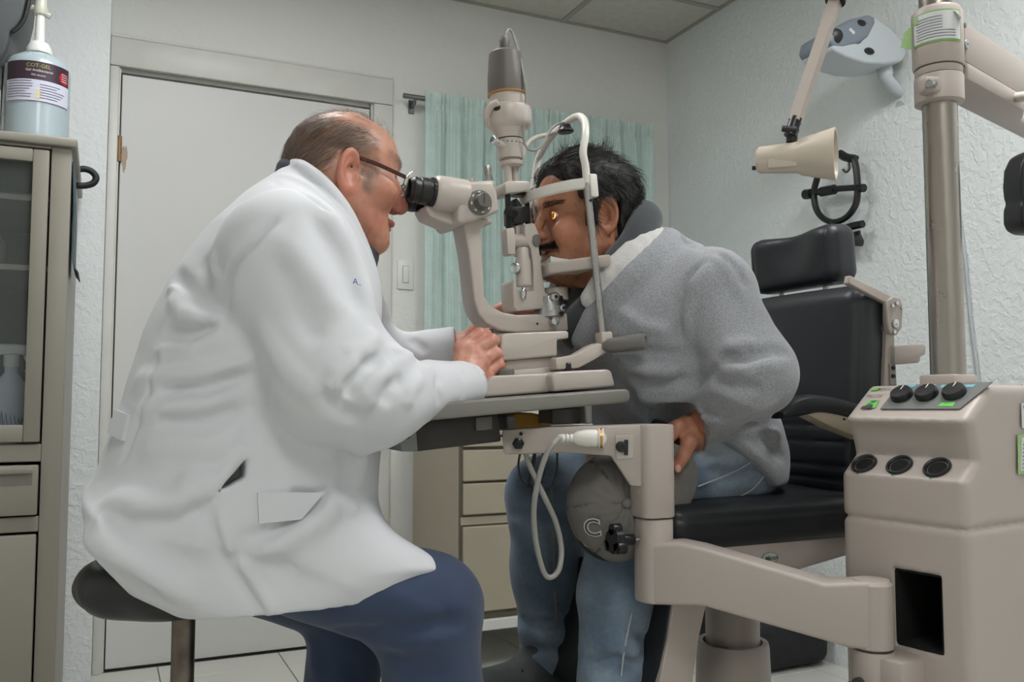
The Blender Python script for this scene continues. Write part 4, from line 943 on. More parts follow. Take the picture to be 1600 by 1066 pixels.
# control panel on the slope
pa, pb_ = np.array(prof[5]), np.array(prof[6]); pdir = nrm(E2*(pb_[0]-pa[0])+ZZ*(pb_[1]-pa[1])); pn = np.cross(E1, pdir); pn = pn if pn[2] > 0 else -pn
p0 = CL(pa[0], 0, pa[1]); plen = float(np.hypot(*(pb_-pa)))
def on_panel(px, py): r = ray(px, py); return EYE+r*(np.dot(p0-EYE, pn)/np.dot(r, pn))
def panel_uv(p): return float(np.dot(p-p0, E1)), float(np.dot(p-p0, pdir))
def panel_quad(pix, name, mat, th=.001, parent=None, lift=0.0015):
    bb = MB(); bb.prism([on_panel(x, y)+pn*lift for x, y in pix], pn*th, 0); return bb.build(name, mat, parent or st)
PANG = M('panel_grey', srgb(112, 114, 112), rough=.45, var=.04)
pan = panel_quad([(1376, 641), (1405, 604), (1552, 599), (1500, 641)], 'control_panel', PANG)
for xa, xb in ((1418, 1434), (1445, 1464), (1473, 1497), (1502, 1526)):
    panel_quad([(xa-3, 608.5), (xa, 604.3), (xb, 603.2), (xb-4, 607.3)], 'cyan_label', M('cyan_print', srgb(120, 178, 192), rough=.5), .0004, pan, .0026)
panel_quad([(1466, 637), (1473, 631.5), (1494, 631), (1490, 637.5)], 'green_sticker', M('green_sticker', srgb(110, 200, 90), rough=.5), .0004, pan, .0026)
for px, py in ((1411, 621.5), (1450, 619.5), (1493, 617.5)):
    p = on_panel(px, py); b = MB(); b.lathe(p, pn, [(.0165, .001), (.0165, .008), (.0155, .011), (.0145, .0125), (.006, .0135), (0, .0137)], 30); kb = b.build('control_knob', BPL, pan)
    b = MB(); b.box(p+pn*.0136+pdir*.008, (.0012, .010, .0006), np.stack([E1, pdir, pn], 1)); b.build('knob_mark', WHT, kb)
INKG = M('print_green', srgb(110, 190, 80), rough=.6); INKD = M('print_dark', srgb(70, 55, 55), rough=.6)
xl = -E1
def ptext(s, px, py, size, mat, shear=0.0, w=1.0, bold=.0): lettering('lettering', s, mat, pan, on_panel(px, py)+pn*.0018, xl, pdir, size, shear=shear, bold=bold)
ptext('DELUXE', 1366, 620, .0075, INKD, .3)
ptext('MARCO', 1383, 609.5, .0062, INKD, 0, 1, .01); 
panel_quad([(1361, 612), (1366, 607.5), (1375, 607.2), (1371, 611.5)], 'green_print', INKG, .0003, pan)
panel_quad([(1349, 639), (1357, 628), (1374, 627), (1368, 639)], 'green_print', INKG, .0003, pan)
ptext('Z', 1361, 632, .017, M('print_teal', srgb(35, 110, 90), rough=.6), .2, 1, .03)
panel_quad([(1345, 640.5), (1349, 636.5), (1365, 636), (1362, 640.5)], 'dark_print', INKD, .0003, pan, .0022)
# three instrument wells on the ledge
la, lb_ = np.array(prof[1]), np.array(prof[2]); ldir = nrm(E2*(lb_[0]-la[0])+ZZ*(lb_[1]-la[1])); ln = np.cross(E1, ldir); ln = ln if ln[2] > 0 else -ln
l0 = CL(la[0], 0, la[1])
for px, py in ((1351, 725), (1406, 727), (1465, 731)):
    r = ray(px, py); p = EYE+r*(np.dot(l0-EYE, ln)/np.dot(r, ln))-ldir*.001
    b = MB(); b.lathe(p, ln, [(.0145, -.002), (.0195, .0), (.0195, .0025), (.0185, .0042), (.0165, .0042), (.015, .003), (.0142, .001), (.0138, -.0015), (.001, -.0016)], 32, hint=tuple(E1)); b.build('instrument_well', BPL, st)
    b = MB(); b.lathe(p, ln, [(.0134, .0002), (.0, .0003)], 24, hint=tuple(E1)); b.build('well_shade_disc', M('well_shade_black', srgb(8, 8, 8), rough=.9), st)  # flat near-black disc; the shade down the well is put into its colour
    b = MB(); q = p-ldir*.0145-xl*.001; b.ell(q-ldir*.006+ln*.0005, (.002, .002, .001), None, 8, 5); b.build('green_dot', M('green_dot', srgb(30, 130, 100), rough=.5), st)
b = MB(); q = CL(.0, CW-.008, zLip-.004); b.cyl(q, q-E2*.0012, .002, n=8); b.build('screw', BMT, st)
# stickers on the side face (side faces the photographer)
def on_side(px, py): r = ray(px, py); n = -E1; c = CL(0, 0, 0)-E1*.0; return EYE+r*(np.dot(c-EYE, n)/np.dot(r, n))
def side_quad(pix, name, mat, lift, parent): bb = MB(); bb.prism([on_side(x, y)-E1*lift for x, y in pix], -E1*.0004, 0); return bb.build(name, mat, parent)
PAP = M('paper_white', srgb(214, 216, 216), rough=.7, var=.02); GRN = M('paper_green', srgb(160, 190, 130), rough=.7); INK = M('paper_ink', srgb(110, 112, 118), rough=.8)
stk = side_quad([(1590, 630), (1640, 627), (1641, 667), (1591, 669)], 'inventory_sticker', PAP, .005, st)
for k in range(5): side_quad([(1595+2*k, 641), (1596+2*k, 641), (1596.2+2*k, 653), (1595.2+2*k, 653)], 'bar_mark', INK, .0056, stk)
side_quad([(1593, 634), (1602, 633.6), (1602, 637.5), (1593, 638)], 'bar_mark', INK, .0056, stk)
st2 = side_quad([(1584, 679), (1650, 676), (1650, 738), (1585, 741)], 'service_sticker', GRN, .005, st)
side_quad([(1590, 684), (1650, 681), (1650, 733), (1588.5, 736)], 'sticker_paper', PAP, .0056, st2)
for k in range(7): side_quad([(1591, 694+6*k), (1650, 691+6*k), (1650, 692.2+6*k), (1591, 695.4+6*k)], 'sticker_line', INK, .0063, st2)
# arm bracket with star knob
zb2 = zb-.001
b = MB(); b.lathe((pvx, pvy, zb2-.16), (0, 0, 1), [(.0285, 0), (.0285, .157), (.027, .16)], 28); b.box(np.array([(pvx+CL(0, .072, 0)[0])/2+.02, (pvy+CL(0, .072, 0)[1])/2, zb2-.082]), (.11, .056, .156), rotz(ca), .004, 2); b.build('arm_bracket', BEI2, st)
b = MB(); b.tube([np.array([pvx-.027, pvy-.012, zb2-.050]), np.array([pvx-.05, pvy-.022, zb2-.045])], .005, 10)
kc = np.array([pvx-.05, pvy-.022, zb2-.045]); kd_ = nrm(np.array([-.9, -.4, .1])); u_, w_, a_ = frame(kd_)
b.lathe(kc, kd_, [(.012, 0), (.013, .004), (.013, .014), (.010, .017)], 20)
for k in range(5):
    a = k*2*math.pi/5+.3; c = kc+(math.cos(a)*u_+math.sin(a)*w_)*.012; b.cyl(c+kd_*.002, c+kd_*.015, .0075, n=14, bev=.0015)
b.build('star_knob', BPL, st)
# pole
plx, ply = CC[0]+.125, CC[1]+.118; PT = (plx, ply)
def on_pole(py, px=1470): return PP(px, py, (plx-.3*_cy, ply+.3*_sy), (plx+.3*_cy, ply-.3*_sy))[2]
zp0 = zTop; 
b = MB(); b.cyl((plx, ply, zTop-.02), (plx, ply, 2.22), .0255, n=40); b.build('pole', M('brushed_pole_steel', srgb(168, 160, 152), rough=.3, metal=1.0, var=.02, vscale=40), st)
b = MB(); b.box((plx, ply, zTop+.006), (.066, .058, .022), rotz(ca), .004, 2); b.build('pole_socket', BEI2, st)
zc1_, zc2_, zc3_, zc4_ = on_pole(165), on_pole(122), on_pole(108), on_pole(18)
b = MB(); b.lathe((plx, ply, zc1_), (0, 0, 1), [(.030, 0), (.036, .003), (.036, zc2_-zc1_-.002), (.035, zc2_-zc1_)], 36); b.box((plx-.036, ply-.012, (zc1_+zc2_)/2), (.03, .022, .026), rotz(-.3), .006, 3); cl = b.build('pole_clamp', BEI2, st)
b = MB(); c = np.array([plx-.038, ply-.022, (zc1_+zc2_)/2]); b.cyl(c, c+np.array([-.018, -.006, -.004]), .006, n=14, bev=.001); b.build('clamp_bolt', STL, cl)
b = MB(); b.lathe((plx, ply, zc2_+.0015), (0, 0, 1), [(.0335, 0), (.0345, .002), (.0345, zc3_-zc2_-.004), (.033, zc3_-zc2_-.003)], 36); b.build('pole_ring', BEI2, st)
b = MB(); b.lathe((plx, ply, zc3_), (0, 0, 1), [(.036, 0), (.0375, .003), (.0375, zc4_-zc3_-.006), (.034, zc4_-zc3_), (.0245, zc4_-zc3_+.002)], 36); hubp = b.build('arm_hub', BEI2, st)
# papers wrapped on the hub
def hub_patch(a0, a1, z0, z1, off, name, mat, parent, skew=0.0, n=16):
    V = []; Fc = []
    for i in range(n+1):
        a = a0+(a1-a0)*i/n
        for z in (z0, z1): V.append((plx+(.0375+off)*math.cos(a), ply+(.0375+off)*math.sin(a), z+skew*(i/n-.5)))
    for i in range(n): Fc.append((2*i, 2*i+2, 2*i+3, 2*i+1))
    return mesh_obj(name, V, Fc, mat, parent, 180)
toc = math.atan2(-ply, -plx); hz0, hz1 = on_pole(78), on_pole(30)
pap = hub_patch(toc-1.05, toc+1.0, hz0, hz1, .0010, 'service_paper', M('paper_edge_green', srgb(130, 178, 90), rough=.7), hubp)
hub_patch(toc-1.0, toc+.95, hz0+.003, hz1-.002, .0016, 'paper_sheet', PAP, pap)
for k in range(8): hub_patch(toc-.85+.05*(k % 2), toc+(.2 if k > 2 else .7), hz0+.007+.0045*k, hz0+.0082+.0045*k, .0021, 'paper_line', INK, pap)
hub_patch(toc-.98, toc-.72, hz1-.014, hz1-.003, .0021, 'paper_logo', GRN, pap, 0, 5)
b = MB(); a = toc+.62; c0 = np.array([plx+.0398*math.cos(a), ply+.0398*math.sin(a), hz1-.001]); a2 = toc+.98; c1 = np.array([plx+.0398*math.cos(a2), ply+.0398*math.sin(a2), hz1-.016]); c2 = (c0+c1)/2+np.array([-.006, -.012, -.010])
b.prism([c0, c1, c2], nrm(np.cross(c1-c0, c2-c0))*.0004, 0); b.build('curled_corner', M('paper_back', srgb(225, 230, 215), rough=.7), pap)
sd = nrm(np.array([math.cos(toc-1.1), math.sin(toc-1.1), 0])); 
b = MB(); c = np.array([plx, ply, hz0+.02])+sd*.041; tv = nrm(np.array([-_cy, _sy, 0]))
b.prism([c+np.array([0, 0, .018]), c+tv*.012+np.array([0, 0, .006]), c+tv*.018+np.array([0, 0, -.016]), c+np.array([0, 0, -.02])], np.array([0, -.0006, 0]), 0); b.build('loose_tag', GRN, hubp)
# phoropter arm running off to the right
ad = nrm(np.array([.962, .272, 0])); an = np.array([ad[1], -ad[0], 0]); za0, za1, za2 = on_pole(118), on_pole(96), on_pole(24)
aP = lambda px, py: PP(px, py, (plx+an[0]*.03, ply+an[1]*.03), (plx+an[0]*.03+ad[0], ply+an[1]*.03+ad[1]))
zb0, zb1, zb2_ = aP(1508, 112)[2], aP(1508, 96)[2], aP(1508, 34)[2]
bs0 = np.array([plx, ply, 0])+ad*.030
def beam(z0, z1, w, name, mat): bb = MB(); bb.box(bs0+ad*.21+np.array([0, 0, (z0+z1)/2]), (.42, w, z1-z0), rotz(math.atan2(ad[1], ad[0])), .004, 2); return bb.build(name, mat, st)
beam(zb1+.001, zb2_, .06, 'phoropter_arm', BEI2); beam(zb0-.012, zb1-.001, .066, 'arm_cover', BEI2)
b = MB(); p = aP(1508, 70)+an*.001; b.cyl(p, p+an*.003, .0075, n=20, bev=.001); kk = b.build('arm_dial', STL, st); b = MB(); b.cyl(p+an*.003, p+an*.0038, .0015, n=8); b.build('dial_pin', BMT, kk)
for py in (40, 102):
    b = MB(); p = aP(1506, py)+an*.001; b.cyl(p, p+an*.002, .004, n=14); b.build('screw', GRYK, st)
# swing lamp
d0 = 1.42
A0, A1 = PD(1330, -70, d0+.05), PD(1242, 190, d0); 
b = MB(); ax = nrm(A1-A0); b.tube([A0, A1], .0125, 4, hint=(0.3, 1, 0)); b.build('lamp_arm', BEI2, st)
b = MB(); q = PD(1306, 0, d0+.035); b.cyl(q-ax*.012, q+ax*.004, .0165, n=20); b.build('arm_joint', BPL, st)
b = MB(); ptop = np.array([plx, ply, A0[2]+.02]); b.tube([A0, A0*.5+ptop*.5, ptop], .011, 12); b.build('lamp_link', BEI2, st)
b = MB(); b.tube([A1-ax*.006, A1+ax*.026], .010, 14); b.tube([PD(1222, 201, d0-.01), PD(1244, 203, d0-.012)], .005, 10); b.ell(PD(1238, 203, d0), (.011, .011, .012), None, 14, 10); b.tube([PD(1238, 203, d0), PD(1237, 222, d0)], .009, 12); b.build('lamp_swivel', BPL, st)
h0, h1 = PD(1183, 251, d0+.03), PD(1300, 241, d0-.02); hax = nrm(h1-h0); HL = np.linalg.norm(h1-h0)
b = MB(); b.lathe(h0, hax, [(.018, 0), (.0215, .004), (.0235, HL*.3), (.026, HL*.55), (.030, HL*.6), (.040, HL*.97), (.041, HL), (.042, HL+.006), (.038, HL+.006), (.034, HL-.01), (.02, HL*.6)], 36); lh = b.build('lamp_shade', M('cream_plastic', srgb(200, 188, 172), rough=.35, var=.02), st)
b = MB(); u_, w_, a_ = frame(hax)
for k in range(9):
    a = -.5+k*.28; c = h0+hax*.008+(math.cos(a)*u_+math.sin(a)*w_)*.0212; b.box(c, (.0022, .0022, .012), np.stack([u_, w_, a_], 1), .0006, 1)
b.build('cooling_rib', MATS['cream_plastic'], lh)
b = MB(); b.box(h0+hax*HL*.26+np.array([0.0, -.014, -.009])-np.array(FWD)*.006, (HL*.42, .016, .022), np.stack([hax, w_ if abs(w_[1]) > abs(u_[1]) else u_, np.cross(hax, w_ if abs(w_[1]) > abs(u_[1]) else u_)], 1), .004, 2); b.build('lamp_side_panel', MATS['cream_plastic'], lh)
b = MB(); c = h0-hax*.002+np.array([0, 0, -.012]); b.cyl(c, c-hax*.006, .0035, n=10); b.build('lamp_button', BPL, lh)
# phoropter hanging at the end of the arm
ph0 = PD(1600, 296, 1.42)
pho = thing('phoropter', 'black phoropter head hanging from the ivory arm', 'phoropter', ph0+np.array([0, 0, -.08]))
hd_ = PD(1604, 188, 1.40)
b = MB(); b.prism([PD(x+18, y, 1.40) for x, y in ((1660, 228), (1604, 229), (1588, 238), (1579, 258), (1577, 285), (1579, 303), (1582, 312), (1578, 322), (1578, 344), (1583, 355), (1595, 362), (1640, 364))], FWD*.055, .008, 3); b.build('phoropter_body', BPL, pho)
b = MB(); b.prism([PD(x+18, y, 1.398) for x, y in ((1640, 243), (1606, 245), (1596, 256), (1594, 280), (1596, 300), (1606, 308), (1640, 308))], FWD*.004, .002, 2); b.build('phoropter_face', M('black_gloss', srgb(18, 18, 20), rough=.15), pho)
b = MB(); b.box(PD(1590, 290, 1.42), (.006, .012, .016), None, .001, 1); b.build('side_lever', STL, pho)
b = MB(); b.ell(PD(1607, 190, 1.41), (.011, .011, .012), None, 18, 10); b.tube([PD(1607, 190, 1.41), PD(1616, 232, 1.42)], .008, 14); b.tube([PD(1607, 188, 1.41), PD(1612, 150, 1.45), bs0+ad*.24+np.array([0, 0, zb0+.02])], .009, 12); b.build('hanger', WHT, pho)

# ================================================================== things on the right wall
wx = XR
pr = PX(1360, 70, wx-.10)
cp = thing('chart_projector', 'pale grey chart projector with dark lens on a white wall arm', 'projector', PX(1385, 110, wx-.10))
WB = M('pale_grey_plastic', srgb(196, 202, 206), rough=.4, var=.02); BLG = M('blue_grey_plastic', srgb(128, 136, 148), rough=.4, var=.03)
yq = pr[1]-.07
def pq(pix, y): return PL(pix, y)
b = MB(); b.prism(pq([(1300, 70), (1312, 62), (1345, 68), (1368, 26), (1392, 44), (1412, 66), (1418, 84), (1410, 96), (1382, 100), (1352, 98), (1322, 88), (1303, 78)], yq), (0, .13, 0), .014, 4); b.build('projector_body', WB, cp)
b = MB(); b.prism(pq([(1297, 62), (1301, 46), (1330, 29), (1358, 22), (1368, 26), (1369, 36), (1358, 58), (1340, 68), (1318, 73), (1303, 72)], yq-.004), (0, .138, 0), .010, 3); b.build('projector_top', BLG, cp)
b = MB(); c = PY(1308, 56, yq-.004); b.lathe(c+np.array([0, .01, 0]), nrm(np.array([-.5, -.8, -.1])), [(.022, 0), (.022, .012), (.016, .016)], 26); b.build('lens', BPL, cp)
b = MB(); c = PY(1346, 36, yq-.004); b.lathe(c+np.array([0, .004, 0]), nrm(np.array([-.1, -1, .1])), [(.014, 0), (.014, .006), (.010, .008)], 22, sx=1.2, sy=.7); b.build('side_lens', BPL, cp)
b = MB(); c = PY(1331, 49, yq-.005); b.box(c, (.022, .004, .012), roty(.5), .001, 1); b.build('name_plate', PAP, cp)
b = MB(); c = PY(1358, 80, yq-.001); b.lathe(c, (0, -1, 0), [(.013, -.004), (.013, .003), (.01, .004)], 22, sx=1.5, sy=.8); b.box(c+np.array([0, -.005, 0]), (.018, .004, .008), roty(.3), .001, 1); b.build('switch', BPL, cp)
b = MB(); c = PY(1381, 97, yq+.05); b.cyl(c+np.array([0, 0, .01]), PY(1381, 108, yq+.05), .017, n=20); b.build('mount_ring', STL, cp)
b = MB(); b.tube(smooth_path([PY(1382, 104, yq+.05), PY(1385, 122, yq+.05), PY(1400, 140, yq+.05), PY(1425, 160, yq+.05), np.array([wx, PY(1440, 172, yq+.05)[1], PY(1436, 172, yq+.05)[2]])], 6), [.024]*6+[.02]*6+[.017]*13, 14); b.build('wall_arm', WB, cp)
b = MB(); c = PY(1402, 94, yq+.03); b.box(c, (.045, .002, .014), roty(-.25), .0005, 1); b.build('yellow_tag', M('yellow_tag', srgb(205, 190, 70), rough=.6), cp)
# cable down the wall
pts = [PX(x, y, wx-.006) for x, y in ((1479, 215), (1492, 300), (1505, 380), (1512, 450), (1519, 520), (1529, 600), (1534, 700), (1536, 900))]
b = MB(); b.tube(smooth_path(pts, 5), .005, 8); tag(b.build('wall_cable', M('pale_cable', srgb(175, 180, 182), rough=.5)), 'thin pale grey cable running down the stucco wall behind the pole', 'cable')
# ophthalmoscope headset on a wall hook
hx = wx-.06
hs = thing('ophthalmoscope_headset', 'black headband ophthalmoscope hanging on a hook on the stucco wall', 'headset', PX(1305, 365, hx))
H = lambda px, py, dx=0: PX(px, py, hx+dx)
def htube(pix, r, name, flat=1.0, dx=0, mat=None, parent=None):
    pts = [H(p[0], p[1], (p[2] if len(p) > 2 else 0)+dx) for p in pix]; bb = MB(); bb.tube(smooth_path(pts, 6), r, 10, flat=flat); return bb.build(name, mat or BPL, parent or hs)
htube([(1277, 278), (1272, 300), (1275, 325), (1286, 341), (1303, 347), (1322, 340), (1336, 322), (1340, 300), (1339, 275), (1336, 254), (1332, 246)], .0115, 'headband', .9)
htube([(1266, 303), (1290, 298), (1310, 295), (1345, 293)], .0105, 'browband')
htube([(1283, 300), (1304, 296)], .017, 'browband_pad')
htube([(1312, 240), (1322, 246), (1334, 248)], .014, 'top_clip'); htube([(1258, 304), (1268, 303)], .018, 'side_knob'); htube([(1340, 294), (1350, 294)], .014, 'side_knob')
htube([(1300, 346), (1304, 356), (1303, 362)], .012, 'stem'); htube([(1288, 362), (1310, 360), (1330, 354), (1348, 350)], .0125, 'optics_bar'); htube([(1330, 366), (1343, 363)], .006, 'optics_lever')
b = MB(); b.prism([H(x, y, -.03) for x, y in ((1284, 382), (1288, 366), (1328, 362), (1334, 374), (1332, 384))], (.05, 0, 0), .006, 2); b.build('optics_housing', BPL, hs)
htube([(1326, 252), (1327, 264), (1322, 269), (1317, 265)], .004, 'hook', mat=M('hook_metal', srgb(110, 104, 96), rough=.4, metal=.8))
b = MB(); a = H(1318, 244); b.tube([a, np.array([wx, a[1], a[2]])], .009, 12); b.build('wall_peg', BPL, hs)
# black bag on the floor by the right wall
bp = PZ(1245, 1008, 0.0); 
def bag_fn(P): return smin(rbox(P, (wx-.19, bp[1]-.05, .09), (.17, .20, .088), .05), rbox(P, (wx-.17, bp[1]-.03, .20), (.13, .16, .05), .04), .03)+hash_noise(P, 40, 4)*.004
V, Fq = iso(bag_fn, (wx-.42, bp[1]-.30, -.02), (wx+.02, bp[1]+.22, .3), .010)
V[:, 2] = np.maximum(V[:, 2], .001); tag(mesh_obj('black_bag', V, Fq, M('black_nylon', srgb(24, 25, 27), rough=.7, bump=.1), angle=180), 'low black nylon bag lying on the floor tiles behind the chair', 'bag')

# ================================================================== examination chair
LEA = M('black_leatherette', srgb(34, 36, 40), rough=.42, var=.06, vscale=12, bump=.12, bscale=220, bdist=.001, spec=.5)
cyc = 1.42
ch = thing('examination_chair', 'black padded examination chair with ivory frame behind the patient', 'chair', (1.13, cyc, 0))
yn_, yf_ = 1.188, 1.652
tb = math.radians(4)
def back_fn(P):
    R = roty(tb); d = rbox(P, (1.300, (yn_+yf_)/2+.008, .90), (.048, (yf_-yn_)/2-.008, .215), .034, R)
    q = (P-f32((1.315, (yn_+yf_)/2, .90)))@f32(R)
    d = d-.012*np.exp(-((q[:, 2]-.03)/.17)**2)*np.exp(-(q[:, 1]/.2)**2)*(q[:, 0] < 0)
    for zz in (-.055, -.085, -.13, -.155, -.18): d = d+.004*np.exp(-((q[:, 2]-zz)/.004)**2)*(q[:, 0] < -.02)*(np.abs(q[:, 1]) < .2)
    d = d+.0035*np.exp(-((np.abs(q[:, 1])-.208)/.0035)**2)*(q[:, 0] < -.0)
    return d
V, Fq = iso(back_fn, (1.20, yn_-.03, .66), (1.45, yf_+.03, 1.16), .005); mesh_obj('backrest', V, Fq, LEA, ch, angle=180)
def seat_fn(P):
    d = rbox(P, (1.075, cyc-.005, .688), (.245, .232, .040), .03)
    d = d-.010*np.exp(-((P[:, 0]-1.07)/.2)**2-((P[:, 1]-cyc)/.18)**2)*(P[:, 2] > .69)
    return d+.003*np.exp(-((P[:, 2]-.705)/.0035)**2)
V, Fq = iso(seat_fn, (.80, yn_-.03, .62), (1.35, yf_+.03, .76), .005); mesh_obj('seat', V, Fq, LEA, ch, angle=180)
# side plates with oval badge
sy = yn_+.006
for yy, nm in ((sy, 'side_plate'), (yf_-.02, 'side_plate')):
    b = MB(); b.prism([np.array([p[0], yy, p[2]]) for p in PL([(1062, 852), (1330, 831), (1330, 866), (1240, 893), (1150, 906), (1062, 906)], sy)], (0, .012, 0), .002, 2); pl_ = b.build(nm, BEI2, ch)
    if yy == sy: near_plate = pl_
b = MB(); b.boxc((.86, sy+.012, .625), (1.30, yf_-.02, .648), .003, 1); b.build('seat_pan', BPL, ch)
bc_ = PY(1202.5, 872, sy); 
b = MB(); b.lathe(bc_, (0, -1, 0), [(.0185, -.001), (.0185, .0012), (.0165, .0018)], 32, hint=(0, 0, 1), sx=1.0, sy=.55); bd = b.build('badge', M('badge_green_grey', srgb(130, 136, 124), rough=.4), near_plate)
b = MB(); b.lathe(bc_, (0, -1, 0), [(.0162, .001), (.0155, .0024), (0, .0026)], 32, hint=(0, 0, 1), sx=1.0, sy=.52); b.build('badge_face', M('badge_pale', srgb(176, 184, 176), rough=.4), bd)
lettering('lettering', 'Marco', M('badge_ink', srgb(70, 78, 70), rough=.5), bd, bc_+np.array([0, -.003, 0]), (1, 0, .05), (0, 0, 1), .0105, shear=.4, bold=.02)
# column and base
b = MB(); b.lathe((1.135, cyc, .24), (0, 0, 1), [(.052, 0), (.052, .40)], 36); b.build('lift_column', BEI2, ch)
zc_ = PY(1140, 1002, cyc)[2]
b = MB(); b.lathe((1.135, cyc, 0), (0, 0, 1), [(.19, .012), (.19, .02), (.16, .03), (.09, .05), (.082, .07), (.070, zc_-.012), (.068, zc_), (.058, zc_), (.056, zc_-.02)], 40); b.lathe((1.135, cyc, 0), (0, 0, 1), [(.2, 0), (.2, .012), (.19, .014)], 40); b.build('base', BEI2, ch)
# leg rest
b = MB(); b.prism(PL([(1058, 905), (1110, 918), (1092, 1000), (1080, 1090), (1070, 1170), (1010, 1170), (1044, 1000)], sy), (0, .016, 0), .002, 1); b.build('leg_rest_side', BEI2, ch)
b = MB(); b.prism([p+np.array([0, yf_-sy-.03, 0]) for p in PL([(1058, 905), (1110, 918), (1092, 1000), (1080, 1090), (1070, 1170), (1010, 1170), (1044, 1000)], sy)], (0, .016, 0), .002, 1); b.build('leg_rest_side', BEI2, ch)
b = MB(); b.prism(PL([(1052, 920), (1064, 920), (1050, 1020), (1030, 1150), (1014, 1150), (1036, 1020)], sy+.004), (0, .34, 0), .008, 3); b.build('leg_rest_pad', LEA, ch)
zf0 = PY(1000, 1165, sy)[2]
b = MB(); b.boxc((.58, yn_+.06, .298), (.88, yf_+.02, .313), .004, 2); b.build('foot_plate', M('foot_plate_metal', srgb(60, 60, 62), rough=.5, metal=.4), ch)
# armrests
for side, y0 in ((-1, yn_-.058), (1, yf_+.008)):
    dyy = y0-(yn_-.058)
    ap = [PY(x, y, yn_-.03)+np.array([0, dyy, 0]) for x, y in ((1213, 649), (1232, 638), (1262, 632), (1300, 637), (1345, 650), (1395, 664))]
    P_ = smooth_path(ap, 6); b = MB(); V = []; Fc = []
    for i, p in enumerate(P_):
        t_ = i/(len(P_)-1); th = .006+.011*min(1, t_*4); wd = .018+.007*min(1, t_*3)
        for k in range(12): a = 2*math.pi*k/12; V.append(p+np.array([0, wd*np.sign(math.cos(a))*abs(math.cos(a))**.6, th*np.sign(math.sin(a))*abs(math.sin(a))**.6]))
    for i in range(len(P_)-1):
        for k in range(12): Fc.append((i*12+k, i*12+(k+1) % 12, (i+1)*12+(k+1) % 12, (i+1)*12+k))
    Fc += [tuple(range(12))[::-1], tuple((len(P_)-1)*12+k for k in range(12))]
    b.add(V, Fc); ar = b.build('armrest', LEA, ch)
    b = MB(); b.prism([PY(x, y, yn_-.05)+np.array([0, dyy, 0]) for x, y in ((1262, 648), (1282, 640), (1340, 652), (1400, 668), (1400, 690), (1350, 688), (1300, 668))], (0, .035, 0), .004, 2); b.build('armrest_bracket', M('tan_plastic', srgb(168, 156, 136), rough=.45), ar)
# head rest
def head_fn(P):
    R = roty(math.radians(-4)); c = (1.345, 1.435, PY(1270, 407, 1.42)[2]); q = (P-f32(c))@f32(R)
    d = rbox(P+f32((1, 0, 0))*(0.022*((P[:, 1]-c[1])/.13)**2)[:, None]*0, c, (.040, .128, .062), .028, R)
    w = (q[:, 1]/.128)**2
    d = smax(d, -ellip(P, (c[0]-.185, c[1], c[2]+.03), (.155, .14, .14)), .02)
    d = smax(d, -ellip(P, (c[0]-.02, c[1], c[2]+.145), (.14, .155, .09)), .02)
    return d+.003*np.exp(-((np.abs(q[:, 1])-.104)/.003)**2)*(q[:, 0] < .02)
V, Fq = iso(head_fn, (1.26, 1.28, 1.0), (1.44, 1.60, 1.30), .004); mesh_obj('headrest', V, Fq, LEA, ch, angle=180)
yb_ = 1.192
b = MB(); b.prism(PL([(1328, 430), (1340, 436), (1400, 466), (1398, 474), (1384, 474), (1326, 443)], yb_), (0, .014, 0), .002, 1); b.build('headrest_bracket', BEI2, ch)
b = MB(); b.prism(PL([(1386, 470), (1396, 463), (1407, 466), (1412, 478), (1410, 512), (1402, 524), (1390, 522), (1386, 500)], yb_-.006), (0, .012, 0), .002, 1); hp_ = b.build('hinge_plate', BEI2, ch)
for px, py in ((1400, 474), (1393, 478), (1408, 481), (1396, 519)):
    b = MB(); p = PY(px, py, yb_-.006); b.cyl(p, p+np.array([0, -.004, 0]), .0035, n=12); b.build('bolt', CHR, hp_)
b = MB(); p = PY(1398, 506, yb_-.006); b.cyl(p, p+np.array([0, -.004, 0]), .0085, n=22, bev=.001); b.cyl(p, p+np.array([0, -.006, 0]), .002, n=8); b.build('hinge_bolt', CHR, hp_)
b = MB(); b.prism(PL([(1386, 515), (1398, 522), (1404, 640), (1380, 640)], yb_), (0, .016, 0), .002, 1); b.build('back_upright', BEI2, ch)
b = MB(); b.prism(PL([(1390, 568), (1399, 568), (1401, 602), (1391, 602)], yb_-.003), (0, .006, 0), .001, 1); b.build('slot_plate', M('plate_grey', srgb(150, 145, 140), rough=.5), ch)
for py in (575, 588):
    b = MB(); p = PY(1395, py, yb_-.003); b.cyl(p, p+np.array([0, -.003, 0]), .004, n=12); b.build('bolt', BMT, ch)
b = MB(); b.prism(PL([(1398, 540), (1444, 537), (1448, 542), (1447, 555), (1440, 557), (1438, 567), (1398, 570)], yb_-.01), (0, .07, 0), .004, 2); b.build('rear_handle', BEI2, ch)
b = MB(); b.tube([(1.345, 1.37, PY(1270, 420, 1.42)[2]), (1.355, 1.37, 1.06)], .006, 10); b.build('headrest_stem', STL, ch); b = MB(); b.tube([(1.345, 1.50, PY(1270, 420, 1.42)[2]), (1.355, 1.50, 1.06)], .006, 10); b.build('headrest_stem', STL, ch)

